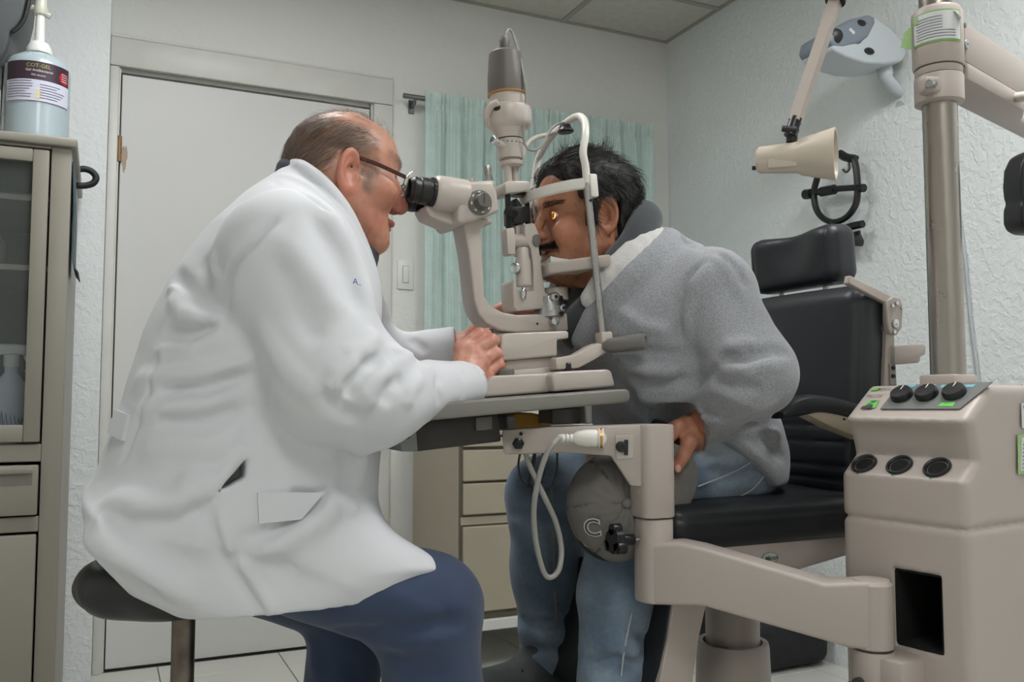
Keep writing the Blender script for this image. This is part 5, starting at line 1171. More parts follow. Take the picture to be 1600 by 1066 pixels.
# ================================================================== people: heads and hands
class Head:
    """implicit head; local axes x face, y left, z up, origin between the ear canals"""
    def __init__(s, org, R, scale, front, back, half, nose, chin, lips, eye, ear, brow, neck, old=False, jaw=.0, cheek=.0):
        s.o = f32(org); s.R = f32(R); s.k = scale; s.old = old
        z = np.linspace(min(front[0][0], back[0][0]), max(front[-1][0], back[-1][0]), 60)
        fr = np.array(front); ba = np.array(back); ha = np.array(half)
        tab = np.stack([z, np.interp(z, ba[:, 0], ba[:, 1]), np.interp(z, fr[:, 0], fr[:, 1]), np.interp(z, ha[:, 0], ha[:, 1])], 1)
        k = np.array([1, 4, 6, 4, 1.])/16
        for c in (1, 2, 3): t = np.pad(tab[:, c], 2, mode='edge'); tab[:, c] = np.convolve(t, k, 'valid')
        s.tab = tab; s.nose, s.chin, s.lips, s.eye, s.ear, s.brow, s.neck, s.jaw, s.cheek = nose, chin, lips, eye, ear, brow, neck, jaw, cheek
    def loc(s, P): return (f32(P)-s.o)@s.R/s.k
    def wor(s, p): return (np.asarray(p, float)*s.k)@np.asarray(s.R, float).T+np.asarray(s.o, float)
    def skull(s, q): return loft(q, (0, 0, 0), (1, 0, 0), (0, 1, 0), (0, 0, 1), s.tab, 2.25)
    def __call__(s, P): return s.f(s.loc(P))*s.k
    def f(s, q):
        d = s.skull(q); m = np.stack([q[:, 0], np.abs(q[:, 1]), q[:, 2]], 1)          # mirrored
        ex, ey, ez = s.eye; cz = s.chin
        # jaw, cheeks, chin, brow
        d = smin(d, cone(m, (-.002, .052+s.jaw, -.050), (s.chin[0]-.012, .018, s.chin[1]+.012), .017+s.jaw, .016), .03)
        d = smin(d, ellip(m, (ex-.022, .047, ez-.033), (.030, .024+s.cheek, .024)), .026)
        d = smin(d, ellip(q, (s.chin[0]-.016, 0, s.chin[1]+.012), (.019, .024, .018)), .022)
        d = smin(d, cone(m, (s.brow[0]-.006, .010, s.brow[1]), (s.brow[0]-.024, .046, s.brow[1]-.003), .0080, .007), .014)
        # eye socket, ball cover with lid slit
        d = smax(d, -ellip(m, (ex+.012, ey, ez+.001), (.014, .0165, .0105)), .014)
        lid = np.sqrt(((m-f32((ex-.0135, ey, ez)))**2).sum(1))-.0142
        slit = ellip(m, (ex+.002, ey, ez-.0008), (.02, .0125, .0036))
        d = smin(d, smax(lid, -slit, .0015), .005)
        # nose
        (bx, bz), (tx, tz), wr = s.nose
        d = smin(d, cone(q, (bx, 0, bz), (tx-.008, 0, tz+.008), .0075, .0105), .014)
        d = smin(d, ellip(q, (tx-.0095, 0, tz+.003), (.0115, .0125, .0105)), .008)
        d = smin(d, ellip(m, (tx-.019, .0125, tz-.0005), (.0115, .0075, .0085)), .006)
        d = smax(d, -ellip(m, (tx-.014, .0062, tz-.0085), (.0058, .0036, .0065)), .003)
        # mouth
        lx, lz = s.lips
        d = smin(d, ellip(q, (lx-.006, 0, lz+.0062), (.0095, .020, .0062)), .007)
        d = smin(d, ellip(q, (lx-.0075, 0, lz-.0068), (.0095, .0185, .0068)), .007)
        d = smax(d, -ellip(q, (lx+.004, 0, lz), (.013, .0235, .0012)), .0035)
        d = smax(d, -ellip(q, (lx+.006, 0, lz-.0165), (.012, .022, .006)), .012)
        # nasolabial fold and other lines of age
        d = d+.0022*np.exp(-(np.minimum(cone(m, (tx-.022, .018, tz+.004), (lx-.012, .031, lz+.006), 0, 0), cone(m, (lx-.012, .031, lz+.006), (lx-.016, .032, lz-.02), 0, 0))/.0034)**2)
        if s.old:
            for a in (-.25, .05, .35): d = d+.0014*np.exp(-(cone(m, (ex-.020, ey+.024, ez+.002), (ex-.044, ey+.034, ez+.002+.024*a), 0, 0)/.0020)**2)
            for zz in (.022, .033, .044): d = d+.0006*np.exp(-((q[:, 2]-s.brow[1]-zz+.0+.003*np.sin(q[:, 1]*60))/.002)**2)*(q[:, 0] > .03)
            d = d+.0012*np.exp(-(cone(m, (ex-.004, ey-.012, ez-.013), (ex-.012, ey+.014, ez-.014), 0, 0)/.0026)**2)
        if s.old:
            d = d+.0016*np.exp(-(cone(m, (ex-.018, ey+.012, ez-.020), (ex-.034, ey+.024, ez-.055), 0, 0)/.0035)**2)+.0007*hash_noise(q, 210, 14)*(q[:, 2] < .03)
        # neck
        n0, n1, r0, r1 = s.neck
        d = smin(d, cone(q, n0, n1, r0, r1), .035)
        # ear
        ax, ay, az, es, tilt = s.ear; c_, s_ = math.cos(tilt), math.sin(tilt)
        e = m-f32((ax, ay, az)); e = np.stack([e[:, 0]*c_+e[:, 2]*s_, e[:, 1], -e[:, 0]*s_+e[:, 2]*c_], 1)/es
        fl = math.radians(-26); e2 = np.stack([e[:, 0]*math.cos(fl)+e[:, 1]*math.sin(fl), -e[:, 0]*math.sin(fl)+e[:, 1]*math.cos(fl), e[:, 2]], 1)
        disc = ellip(e2, (0, 0, 0), (.0185, .0065, .0315)); 
        xx = e2[:, 0]/.0155; zz = (e2[:, 2]-.002)/.0275; rr = np.sqrt(xx*xx+zz*zz)+1e-6
        rim = np.sqrt(((rr-1)*.0185)**2+(e2[:, 1]-.0048)**2)-.0046; rim = np.maximum(rim, (e2[:, 0]-.0135)*.9-np.where(e2[:, 2] < -.0, .004, .0))
        lobe = ellip(e2, (.001, .001, -.026), (.0095, .0055, .0105))
        dish = ellip(e2, (.0030, .0068, -.001), (.0095, .0080, .0165)); 
        anti = np.sqrt(((np.sqrt((e2[:, 0]/.0085)**2+((e2[:, 2])/.0175)**2)-1)*.010)**2+(e2[:, 1]-.003)**2)-.0032; anti = np.maximum(anti, e2[:, 0]-.002)
        er = smin(smax(smin(disc, rim, .003), -dish, .004), smin(lobe, anti, .004), .004)*es
        d = smin(d, er, .005)
        return d

def hand_fn(wrist, palm, fingers, thumb, wr=.026, k=1.0, forearm=None):
    """palm: four knuckles; fingers: four lists of joints after the knuckle; thumb: joints from the wrist side"""
    W = f32(wrist); K = [f32(p) for p in palm]; box = [wrist]+list(palm)+[j for fgr in fingers for j in fgr]+list(thumb)
    R0 = [.0098, .0100, .0095, .0085]
    def fn(P):
        d = cone(P, W, (K[1]+K[2])/2, wr*.92*k, .0135*k)
        for p in K: d = smin(d, cone(P, W+(p-W)*.25, p, .0155*k, .0112*k), .014)
        if forearm is not None: d = smin(d, cone(P, W, forearm, wr*k, wr*1.0*k), .02)
        for i, fgr in enumerate(fingers):
            r = R0[i]*k; e = None; prev = K[i]; n = len(fgr)
            for j, p in enumerate(fgr):
                ra, rb = r*(1.06-.09*j), r*(1.0-.10*j); c = cone(P, prev, p, ra, rb); prev = p
                e = c if e is None else smin(e, c, .0035)
            d = smin(d, e, .0055)
        e = None; prev = f32(thumb[0])
        for j, p in enumerate(thumb[1:]):
            c = cone(P, prev, p, (.0145-.0022*j)*k, (.0122-.0016*j)*k); prev = p; e = c if e is None else smin(e, c, .005)
        d = smin(d, e, .010)
        # knuckles and tendons
        for i, p in enumerate(K):
            d = smin(d, np.sqrt(((P-p)**2).sum(1))-.0116*k, .006)
        return d+hash_noise(P, 300, 5)*.0003
    return fn, np.array([np.asarray(b_, float) for b_ in box])
def merge(parts):
    Vs, Fs, n = [], [], 0
    for V, Fq in parts: Vs.append(V); Fs.append(Fq+n); n += len(V)
    return np.vstack(Vs), np.vstack(Fs)
def mixc(c, col, m): m = np.clip(m, 0, 1)[:, None]; return c*(1-m)+np.array(col)[None]*m
def sst(a, b, x): t = np.clip((x-a)/(b-a), 0, 1); return t*t*(3-2*t)
def patch(fn, quad, nu, nv, off, th, name, mat, parent, d0=.8):
    """thin sheet laid on a surface; quad: four photo corners (around)"""
    q = np.array(quad, float); V = np.full((nu+1, nv+1, 3), np.nan)
    for i in range(nu+1):
        for j in range(nv+1):
            u, v = i/nu, j/nv; p = (q[0]*(1-u)+q[1]*u)*(1-v)+(q[3]*(1-u)+q[2]*u)*v
            h = march(fn, p[0], p[1], d0)
            if h is not None: V[i, j] = h
    if np.isnan(V).any():
        ok = ~np.isnan(V[..., 0]); 
        if not ok.any(): return None
        for i in range(nu+1):
            for j in range(nv+1):
                if not ok[i, j]:
                    ii, jj = np.nonzero(ok); k = np.argmin((ii-i)**2+(jj-j)**2); V[i, j] = V[ii[k], jj[k]]
    V = V.reshape(-1, 3); N = grad(fn, V, .004); n = len(V); A = V+N*(off+th); B_ = V+N*(off-.002); Fc = []
    ix = lambda i, j, s=0: s*n+i*(nv+1)+j
    for i in range(nu):
        for j in range(nv): Fc += [(ix(i, j), ix(i+1, j), ix(i+1, j+1), ix(i, j+1)), (ix(i, j, 1), ix(i, j+1, 1), ix(i+1, j+1, 1), ix(i+1, j, 1))]
    for i in range(nu): Fc += [(ix(i, 0), ix(i, 0, 1), ix(i+1, 0, 1), ix(i+1, 0)), (ix(i, nv), ix(i+1, nv), ix(i+1, nv, 1), ix(i, nv, 1))]
    for j in range(nv): Fc += [(ix(0, j), ix(0, j+1), ix(0, j+1, 1), ix(0, j, 1)), (ix(nu, j), ix(nu, j, 1), ix(nu, j+1, 1), ix(nu, j+1))]
    return mesh_obj(name, np.vstack([A, B_]), Fc, mat, parent, 50)
def comb(head, starts, flow, L, steps=7, lift=.3, keep=.004, jit=.25, seed=1, curl=0.0):
    """hair paths that leave the scalp and lie along the flow field, held just off the skin"""
    rng = np.random.RandomState(seed); p = f32(starts); n = len(p); paths = [p.copy()]
    j = rng.normal(size=(n, 3))*jit; LL = L*rng.uniform(.65, 1.2, n) if np.isscalar(L) else L
    for s in range(steps-1):
        nr = grad(head.f, p, .004); f = flow(p)+j+curl*rng.normal(size=(n, 3)); f = f-nr*(f*nr).sum(1)[:, None]*1.0
        f = f/(np.linalg.norm(f, axis=1)[:, None]+1e-6); t = s/(steps-1)
        v = f+nr*lift*(1-t)**1.5; v = v/np.linalg.norm(v, axis=1)[:, None]
        p = p+f32(v*(LL/(steps-1))[:, None]); dd = head.f(p); push = np.maximum(keep*min(1, (s+1)/2)-dd, 0)
        p = p+f32(nr*push[:, None]); paths.append(p.copy())
    return np.stack(paths, 1)
def skin_mat(name, rough=.45, var=.05, vs=60, bump=.22, bs=170):
    return M(name, (.6, .4, .3), rough=rough, var=var, vscale=vs, bump=bump, bscale=bs, bdist=.0012, attr='tone', sub=.12, subcol=(.010, .0035, .002), spec=.4)

# ================================================================== the man in the white coat
DY = 1.40
dhx = PY(290, 900, DY)
doc = thing('person', 'bald older man in white coat and glasses bending to the microscope eyepieces', 'person', (dhx[0], DY, .62))
D = lambda px, py, y=DY: PY(px, py, y)
# ---- head from its profile
dpit = math.radians(17); dR = roty(dpit); dear = D(541, 268)
def toloc(px, py): return (D(px, py)-dear)@dR
fr = np.array([toloc(*p) for p in ((545, 179), (572, 188), (592, 199), (606, 215), (614, 232), (619, 250), (621, 264), (616, 282), (607, 305), (604, 335), (602, 350), (598, 362), (595, 376), (593, 388), (587, 397), (572, 404))])
ba = np.array([toloc(*p) for p in ((545, 179), (515, 178), (490, 185), (468, 200), (452, 222), (447, 247), (453, 276), (470, 305), (492, 325))])
fr = fr[np.argsort(fr[:, 2])]; ba = ba[np.argsort(ba[:, 2])]
zt = fr[-1, 2]; fl_ = [(z, x) for x, _, z in fr]; bl_ = [(z, x) for x, _, z in ba]
bl_ = [(fl_[0][0]-.002, -.030), (-.085, -.038)]+[r for r in bl_ if r[0] > -.075]
lm = {k: toloc(*p) for k, p in {'nose': (631, 335), 'bridge': (620, 290), 'lips': (611, 358), 'chin': (592, 391), 'eye': (613, 287), 'brow': (617, 266)}.items()}
hf = [(fl_[0][0], .020), (-.115, .036), (-.09, .050), (-.06, .062), (-.03, .069), (0, .073), (.03, .0755), (zt-.06, .074), (zt-.035, .064), (zt-.018, .050), (zt-.006, .030), (zt, .008)]
dhead = Head(dear, dR, 1.0, fl_, bl_, hf, ((lm['bridge'][0]-.002, lm['bridge'][2]), (lm['nose'][0], lm['nose'][2]+.004), 0), (lm['chin'][0], lm['chin'][2]), (lm['lips'][0]-.001, lm['lips'][2]), (lm['eye'][0]-.004, .031, lm['eye'][2]), (-.012, .0795, -.026, 1.06, .14), (lm['brow'][0]-.002, lm['brow'][2]), ((-.028, 0, -.055), (-.080, 0, -.155), .062, .066), old=True, jaw=.006, cheek=.004)
V, Fq = iso(dhead, D(440, 170, DY)-np.array([.03, .12, .34]), D(640, 170, DY)+np.array([.05, .12, .04]), .0024)
dh = (V, Fq)
q = dhead.loc(V); nz = hash_noise(q, 70, 2); n2 = hash_noise(q, 260, 3)
tone = np.tile(np.array(srgb(196, 144, 120)), (len(V), 1))
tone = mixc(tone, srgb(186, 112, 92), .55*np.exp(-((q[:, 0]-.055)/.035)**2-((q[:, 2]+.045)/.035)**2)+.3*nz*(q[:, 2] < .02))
tone = mixc(tone, srgb(178, 100, 84), .6*np.exp(-((q[:, 0]-lm['nose'][0]+.012)/.016)**2-((q[:, 2]-lm['nose'][2])/.02)**2))
tone = mixc(tone, srgb(196, 118, 100), .6*sst(.074, .082, np.abs(q[:, 1])))
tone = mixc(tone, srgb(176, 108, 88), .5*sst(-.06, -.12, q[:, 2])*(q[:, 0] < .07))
tone = mixc(tone, srgb(168, 92, 84), .75*np.exp(-((q[:, 2]-lm['lips'][2])/.009)**2)*(q[:, 0] > lm['lips'][0]-.022)*(np.abs(q[:, 1]) < .022))
tone = mixc(tone, srgb(150, 100, 78), .35*sst(.35, .8, n2)*sst(.2, .7, nz+.4))
def hairden(q):
    """how thick the remaining hair grows"""
    side = sst(.036, .008, q[:, 0])*sst(-.040, -.015, q[:, 2])
    top = sst(zt-.022, zt-.055, q[:, 2]+.25*np.maximum(q[:, 0], 0))
    d = side*np.maximum(top, .10)
    burn = np.exp(-((q[:, 0]-.024)/.013)**2)*sst(-.05, -.035, q[:, 2])*sst(.03, .0, q[:, 2])*.8
    back = sst(-.03, -.06, q[:, 0])*sst(-.075, -.045, q[:, 2])*top
    d = np.maximum(np.maximum(d, burn), back); e = np.abs(q[:, 1]) > .0775
    ear = (np.abs(q[:, 0]+.012) < .022) & (np.abs(q[:, 2]+.026) < .034) & (np.abs(q[:, 1]) > .05)
    d[e | ear] = 0
    return d*sst(-.02, .0, dhead.skull(f32(q))+.012)
hd_ = hairden(f32(q)); tone = mixc(tone, srgb(128, 98, 80), .55*hd_)
skd = skin_mat('older_skin', .42, .06, 70)
# ---- hands
ha, hb = hand_fn(D(722, 600, 1.292), [D(722, 544, 1.312), D(738, 552, 1.300), D(750, 568, 1.298), D(757, 588, 1.302)],
    [[D(749, 522, 1.312), D(764, 522, 1.338), D(758, 532, 1.352)], [D(768, 531, 1.304), D(782, 537, 1.332), D(774, 548, 1.345)], [D(775, 552, 1.303), D(786, 560, 1.328), D(777, 568, 1.342)], [D(780, 570, 1.306), D(788, 580, 1.328), D(780, 588, 1.340)]],
    [D(722, 575, 1.325), D(740, 545, 1.352), D(762, 540, 1.372), D(776, 548, 1.376)], .027, 1.06, D(690, 612, 1.262))
def hand_near(P):
    d = ha(P)
    for a, c in (((716, 590, 1.28), (736, 556, 1.285)), ((724, 598, 1.278), (748, 572, 1.283)), ((712, 580, 1.283), (722, 550, 1.295))): d = fold(P, d, [D(*a), (D(*a)+D(*c))/2, D(*c)], .006, .0022)
    for i, (a, c) in enumerate((((733, 531), (746, 541)), ((750, 540), (757, 551)), ((760, 556), (765, 566)))): d = fold(P, d, [D(a[0], a[1], 1.29), D(c[0], c[1], 1.29)], .005, -.003)
    return d
V, Fq = iso(hand_near, hb.min(0)-.045, hb.max(0)+.04, .0024); hn = (V, Fq)
hb2, bx2 = hand_fn(D(728, 548, 1.545), [D(752, 512, 1.53), D(762, 522, 1.515), D(766, 534, 1.51), D(764, 544, 1.515)],
    [[D(785, 497, 1.505), D(808, 489, 1.49), D(830, 487, 1.485)], [D(790, 505, 1.49), D(806, 503, 1.475), D(820, 500, 1.47)], [D(788, 517, 1.488), D(800, 514, 1.475), D(806, 508, 1.47)], [D(784, 528, 1.495), D(795, 527, 1.485), D(800, 522, 1.478)]],
    [D(742, 520, 1.525), D(764, 494, 1.505), D(785, 482, 1.488), D(799, 478, 1.48)], .029, 1.12, D(700, 556, 1.57))
V, Fq = iso(hb2, bx2.min(0)-.05, bx2.max(0)+.04, .003); hf2 = (V, Fq)
# ---- hidden trunk and arms carrying head and hands
S1, E1_, W1 = D(455, 400, 1.225), D(548, 612, 1.165), D(722, 600, 1.292); S2, E2_, W2 = D(500, 385, 1.585), D(590, 590, 1.66), D(728, 548, 1.545)
def core(P):
    d = cone(P, D(300, 830), D(390, 560), .10, .09); d = smin(d, cone(P, D(390, 560), D(470, 370), .09, .08), .05); d = smin(d, cone(P, D(475, 370), D(510, 310), .05, .04), .04)
    for s, e, w in ((S1, E1_, W1), (S2, E2_, W2)):
        d = smin(d, cone(P, s, e, .05, .042), .05); d = smin(d, cone(P, e, w, .04, .026), .03); d = smin(d, cone(P, s, D(470, 400), .045, .06), .04)
    return d
V, Fq = iso(core, D(120, 900, 1.05)-np.array([.05, .05, .1]), D(740, 200, 1.75)+.05, .011); ct = (V, Fq)
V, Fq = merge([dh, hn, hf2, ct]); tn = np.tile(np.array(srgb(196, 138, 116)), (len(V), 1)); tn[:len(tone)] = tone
k0, k1_ = len(dh[0]), len(dh[0])+len(hn[0])+len(hf2[0]); hv = f32(V[k0:k1_]); a = hash_noise(hv, 120, 8); a2 = hash_noise(hv, 330, 9)
tt = np.tile(np.array(srgb(206, 150, 130)), (len(hv), 1)); tt = mixc(tt, srgb(186, 112, 96), .45*sst(-.2, .9, a)); tt = mixc(tt, srgb(168, 96, 82), .4*sst(.35, .9, a2)); tn[k0:k1_] = tt
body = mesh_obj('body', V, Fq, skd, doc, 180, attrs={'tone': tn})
# eyes
for sgn in (-1, 1):
    c = dhead.wor((dhead.eye[0]-.0135, sgn*dhead.eye[1], dhead.eye[2])); mb = MB(); mb.ell(c, (.0122,)*3, None, 20, 14); ey = mb.build('eye', M('eye_white', srgb(225, 215, 208), rough=.15), doc, 180)
    mb = MB(); g = dR@np.array([1., 0, 0]); mb.lathe(c+g*.0095, g, [(.0058, 0), (.0052, .0022), (.003, .0030), (0, .0032)], 18); mb.build('iris', M('iris_brown', srgb(70, 50, 36), rough=.1), ey)
# hair
rng = np.random.RandomState(11); hq = dhead.loc(dh[0]); den = hairden(f32(hq)); ok = np.nonzero(den > .02)[0]
pick = rng.choice(ok, 5200, p=den[ok]/den[ok].sum())
st_ = hq[pick]+rng.normal(size=(len(pick), 3))*.0012
def dflow(p): 
    v = np.zeros((len(p), 3)); v[:, 0] = -.8; v[:, 2] = -.35-.8*sst(.02, -.05, p[:, 0])*1.0; v[:, 1] = .0
    up = sst(.06, zt, p[:, 2]); v[:, 0] -= .5*up; b_ = sst(.012, .022, p[:, 0])*sst(.03, 0, p[:, 2]); v[:, 0] += b_*.8; v[:, 2] -= b_*1.5
    return v
LL = np.where(st_[:, 0] > .012, .010, .022)*rng.uniform(.6, 1.2, len(st_))
pa_ = comb(dhead, st_, dflow, LL, 6, .35, .0015, .22, 5)
Hv, Hf = strands(pa_, .00026, 3); Hv = dhead.wor(Hv); hc_ = np.repeat(mixc(np.tile(np.array(srgb(104, 80, 62)), (len(pick), 1)), srgb(178, 170, 164), np.clip(.25+.75*sst(-.02, .03, st_[:, 0])+rng.normal(size=len(pick))*.3, 0, 1)), 18, 0)
mesh_obj('hair', Hv, Hf, M('grey_brown_hair', (.2, .15, .1), rough=.45, var=0, attr='tone', spec=.4), doc, 180, attrs={'tone': hc_})['kind'] = 'stuff'
# stray hairs on the crown, eyebrows
okt = np.nonzero((hq[:, 2] > zt-.028) & (hq[:, 0] < .05) & (hq[:, 0] > -.06))[0]; pk = rng.choice(okt, 170); s2 = hq[pk]
pa2 = comb(dhead, s2, lambda p: np.tile([-.5, .1, .1], (len(p), 1)), .028*rng.uniform(.5, 1.3, len(pk)), 6, .9, .003, .5, 9)
okb = np.nonzero((np.abs(hq[:, 2]-dhead.brow[1]-.001) < .006) & (hq[:, 0] > dhead.brow[0]-.026) & (np.abs(hq[:, 1]) > .010))[0]; pk = rng.choice(okb, 260); s3 = hq[pk]
pa3 = comb(dhead, s3, lambda p: np.stack([-.3+0*p[:, 0], np.sign(p[:, 1])*.8, .3+0*p[:, 0]], 1), .010*rng.uniform(.6, 1.2, len(pk)), 6, .5, .001, .3, 4)
PLH = M('pale_hair', srgb(168, 158, 150), rough=.5)
for nm_, arr in (('stray_hair', pa2), ('eyebrow', pa3[pa3[:, 0, 1] > 0]), ('eyebrow', pa3[pa3[:, 0, 1] < 0])):
    Hv, Hf = strands(arr, .00022, 3); mesh_obj(nm_, dhead.wor(Hv), Hf, PLH, doc, 180)['kind'] = 'stuff'
# glasses
GLF = M('tortoise_brown', srgb(70, 34, 26), rough=.25, var=.15, vscale=60); GLM = M('glasses_metal', srgb(150, 140, 130), rough=.3, metal=.8)
for sgn, yy in ((-1, DY-.077), (1, DY+.077)):
    pts = [D(548, 262, DY-.077), D(551, 250, DY-.079), D(560, 247, DY-.080), D(580, 253, DY-.079), D(604, 263, DY-.076), D(634, 277, DY-.070)]
    if sgn > 0: pts = [np.array([p[0], 2*DY-p[1], p[2]]) for p in pts]
    gl = MB(); gl.tube(smooth_path(pts, 5), .0019, 8, flat=1.7); gl.build('glasses_temple', GLF, doc)
gc = D(634, 288, DY); gxd = nrm(D(640, 276, DY)-D(634, 277, DY)); 
rim = MB(); lens_parts = []
for sgn in (-1, 1):
    pts = []
    for k in range(28):
        a = 2*math.pi*k/28; ly = .0245*math.copysign(abs(math.cos(a))**.75, math.cos(a)); lz_ = .0195*math.copysign(abs(math.sin(a))**.75, math.sin(a))
        pts.append(dhead.wor((dhead.eye[0]+.020-.006*(ly*sgn/.0245 > 0)*abs(ly)/.0245-.10*lz_, sgn*.034+ly, dhead.eye[2]-.004+lz_)))
    rim.tube(pts, .0009, 6, closed=True); lens_parts.append(pts)
for sgn in (-1, 1):
    a = dhead.wor((dhead.eye[0]+.016, sgn*.060, dhead.eye[2]+.012)); e = D(634, 277, DY-.070)
    if sgn > 0: e = np.array([e[0], 2*DY-e[1], e[2]])
    rim.tube([a, e], .0011, 6)
rim.tube([dhead.wor((dhead.eye[0]+.021, -.010, dhead.eye[2]+.004)), dhead.wor((dhead.eye[0]+.024, 0, dhead.eye[2]+.008)), dhead.wor((dhead.eye[0]+.021, .010, dhead.eye[2]+.004))], .0010, 6)
rm_ = rim.build('glasses_rim', GLM, doc)
for pts in lens_parts: lb2 = MB(); lb2.prism(pts, np.array([.0008, 0, 0]), 0); lb2.build('glasses_lens', M('spectacle_glass', (.95, .97, .97), rough=.02, var=0, alpha=.10), doc)

# ---- white coat
ax0, ax1 = D(300, 880), D(470, 330); AX = nrm(ax1-ax0); UX = nrm(np.array([AX[2], 0, -AX[0]]))     # U forward
bk = np.array([((D(*p)-ax0)@AX, (D(*p)-ax0)@UX) for p in ((140, 858), (133, 840), (136, 800), (146, 750), (162, 700), (184, 640), (203, 580), (226, 510), (262, 436), (325, 352), (382, 301), (445, 262))])
ft = np.array([((D(*p)-ax0)@AX, (D(*p)-ax0)@UX) for p in ((572, 860), (573, 840), (575, 800), (577, 740), (580, 690), (582, 620), (580, 540), (581, 470), (572, 425), (552, 370), (530, 325), (505, 285))])
bk = bk[np.argsort(bk[:, 0])]; ft = ft[np.argsort(ft[:, 0])]; tt_ = np.linspace(max(bk[0, 0], ft[0, 0]), min(bk[-1, 0], ft[-1, 0]), 40); Lr = tt_[-1]-tt_[0]
sh = np.interp((tt_-tt_[0])/Lr, [0, .2, .45, .65, .76, .84, .90, .95, 1], [.205, .215, .205, .20, .18, .14, .105, .08, .06])
ctab = np.stack([tt_, np.interp(tt_, bk[:, 0], bk[:, 1]), np.interp(tt_, ft[:, 0], ft[:, 1]), sh], 1)
skp = [(x, z) for x, _, z in (D(*p, 1.235) for p in ((138, 800), (130, 846), (152, 880), (205, 930), (300, 982), (400, 1006), (470, 990), (600, 942), (690, 892), (676, 866), (605, 828), (550, 792), (300, 740)))]
vent = [(x, z) for x, _, z in (D(*p, 1.19) for p in ((385, 716), (338, 770), (382, 748)))]
def coat_base(P):
    d = loft(P, ax0, UX, (0, 1, 0), AX, ctab, 2.35)
    d = smin(d, smax(poly2(P[:, 0], P[:, 2], skp).astype(np.float32), np.abs(P[:, 1]-DY)-.212, .07), .05)
    # shoulders, sleeves
    d = smin(d, cone(P, D(468, 372, 1.29), D(446, 400, 1.222), .055, .080), .05)
    d = smin(d, cone(P, D(510, 335, 1.53), D(495, 395, 1.585), .060, .080), .05)
    a = cone(P, D(452, 400, 1.222), D(520, 590, 1.175), .090, .080); a = smin(a, cone(P, D(520, 590, 1.175), D(590, 622, 1.185), .076, .058), .05); a = smin(a, cone(P, D(590, 622, 1.185), D(724, 601, 1.290), .056, .038), .05)
    d = smin(d, a, .022)
    f_ = cone(P, D(498, 395, 1.585), D(575, 580, 1.645), .085, .070); f_ = smin(f_, cone(P, D(575, 580, 1.645), D(705, 544, 1.562), .062, .041), .04)
    return smin(d, f_, .03)
_onc = lambda pts: on(coat_base, pts)
FOLDS = [
 ([(428, 284), (475, 302), (510, 330), (540, 372), (562, 424)], .006, -.006), ([(438, 274), (482, 291), (519, 320), (549, 362), (570, 412)], .009, .006),
 # armhole seam and its puckers
 ([(436, 338), (398, 378), (364, 430), (350, 482)], .009, -.008), ([(440, 352), (405, 392), (374, 438), (364, 484)], .016, .006),
 ([(350, 484), (320, 474), (292, 452), (272, 425)], .016, -.010), ([(352, 495), (318, 500), (285, 488), (268, 460)], .015, .010), ([(345, 505), (300, 525), (250, 520), (228, 505)], .017, -.010), ([(350, 518), (300, 545), (240, 550)], .016, .009),
 ([(330, 455), (318, 430), (316, 405)], .012, -.007), ([(345, 440), (335, 418), (338, 396)], .011, .006), ([(300, 470), (280, 448), (262, 450)], .010, .006),
 # torso folds
 ([(400, 560), (330, 580), (262, 588), (212, 596)], .018, .009), ([(385, 582), (320, 606), (250, 612)], .016, -.009), ([(395, 600), (330, 632), (260, 640), (210, 640)], .018, .008), ([(380, 640), (310, 660), (240, 655)], .018, -.008),
 ([(420, 600), (400, 640), (385, 680), (372, 712)], .010, -.006), ([(250, 525), (243, 570), (232, 620), (214, 660), (200, 700), (188, 730)], .007, -.005), ([(262, 530), (254, 575), (242, 622), (226, 662)], .009, .004),
 ([(372, 690), (320, 700), (260, 695), (215, 705)], .02, .007), ([(330, 752), (280, 790), (220, 792), (165, 782)], .022, .014), ([(335, 775), (280, 812), (210, 815), (160, 800)], .020, -.012),
 ([(340, 760), (300, 745), (285, 770), (310, 780)], .014, .008), ([(385, 700), (340, 750), (315, 775)], .010, .010),
 # skirt
 ([(132, 840), (180, 868), (240, 900), (300, 940)], .016, .012), ([(140, 860), (190, 892), (250, 930)], .014, -.010), ([(160, 820), (240, 850), (300, 890)], .02, -.006), ([(325, 790), (345, 860), (385, 920), (415, 965)], .010, -.008), ([(335, 790), (357, 860), (398, 920), (425, 960)], .012, .006),
 ([(345, 870), (400, 868), (470, 895)], .016, -.006), ([(370, 850), (420, 835), (470, 800), (515, 775)], .015, -.009), ([(380, 870), (440, 850), (500, 810), (530, 790)], .018, .010), ([(500, 778), (530, 782), (560, 800)], .012, .008), ([(450, 770), (490, 775), (520, 772)], .010, -.010),
 ([(560, 690), (568, 720), (555, 760)], .016, .006), ([(540, 700), (545, 740), (530, 768)], .014, -.006),
 # sleeve
 ([(500, 320), (540, 375), (565, 430), (580, 490)], .018, .010), ([(485, 335), (520, 390), (545, 440), (560, 490)], .018, -.010), ([(440, 370), (500, 440), (540, 500)], .022, .006), ([(420, 400), (470, 480), (500, 540)], .02, -.005), ([(400, 500), (450, 580), (500, 620)], .02, .006),
 ([(600, 560), (570, 575), (548, 600), (545, 625)], .013, -.012), ([(612, 570), (588, 590), (572, 615), (575, 640)], .014, .010), ([(632, 590), (610, 608), (600, 635)], .012, -.007), ([(560, 560), (530, 585), (515, 615)], .016, .008), ([(660, 588), (640, 610), (635, 640)], .012, .005), ([(505, 610), (530, 640), (560, 655)], .015, -.006),
 ([(590, 520), (570, 545), (540, 560)], .014, .008), ([(690, 585), (682, 605), (690, 632)], .010, -.004), ([(722, 576), (726, 600), (722, 626)], .005, -.004),
 ([(640, 528), (660, 545), (650, 566)], .012, -.006), ([(610, 545), (640, 555), (620, 570)], .010, .006),
]
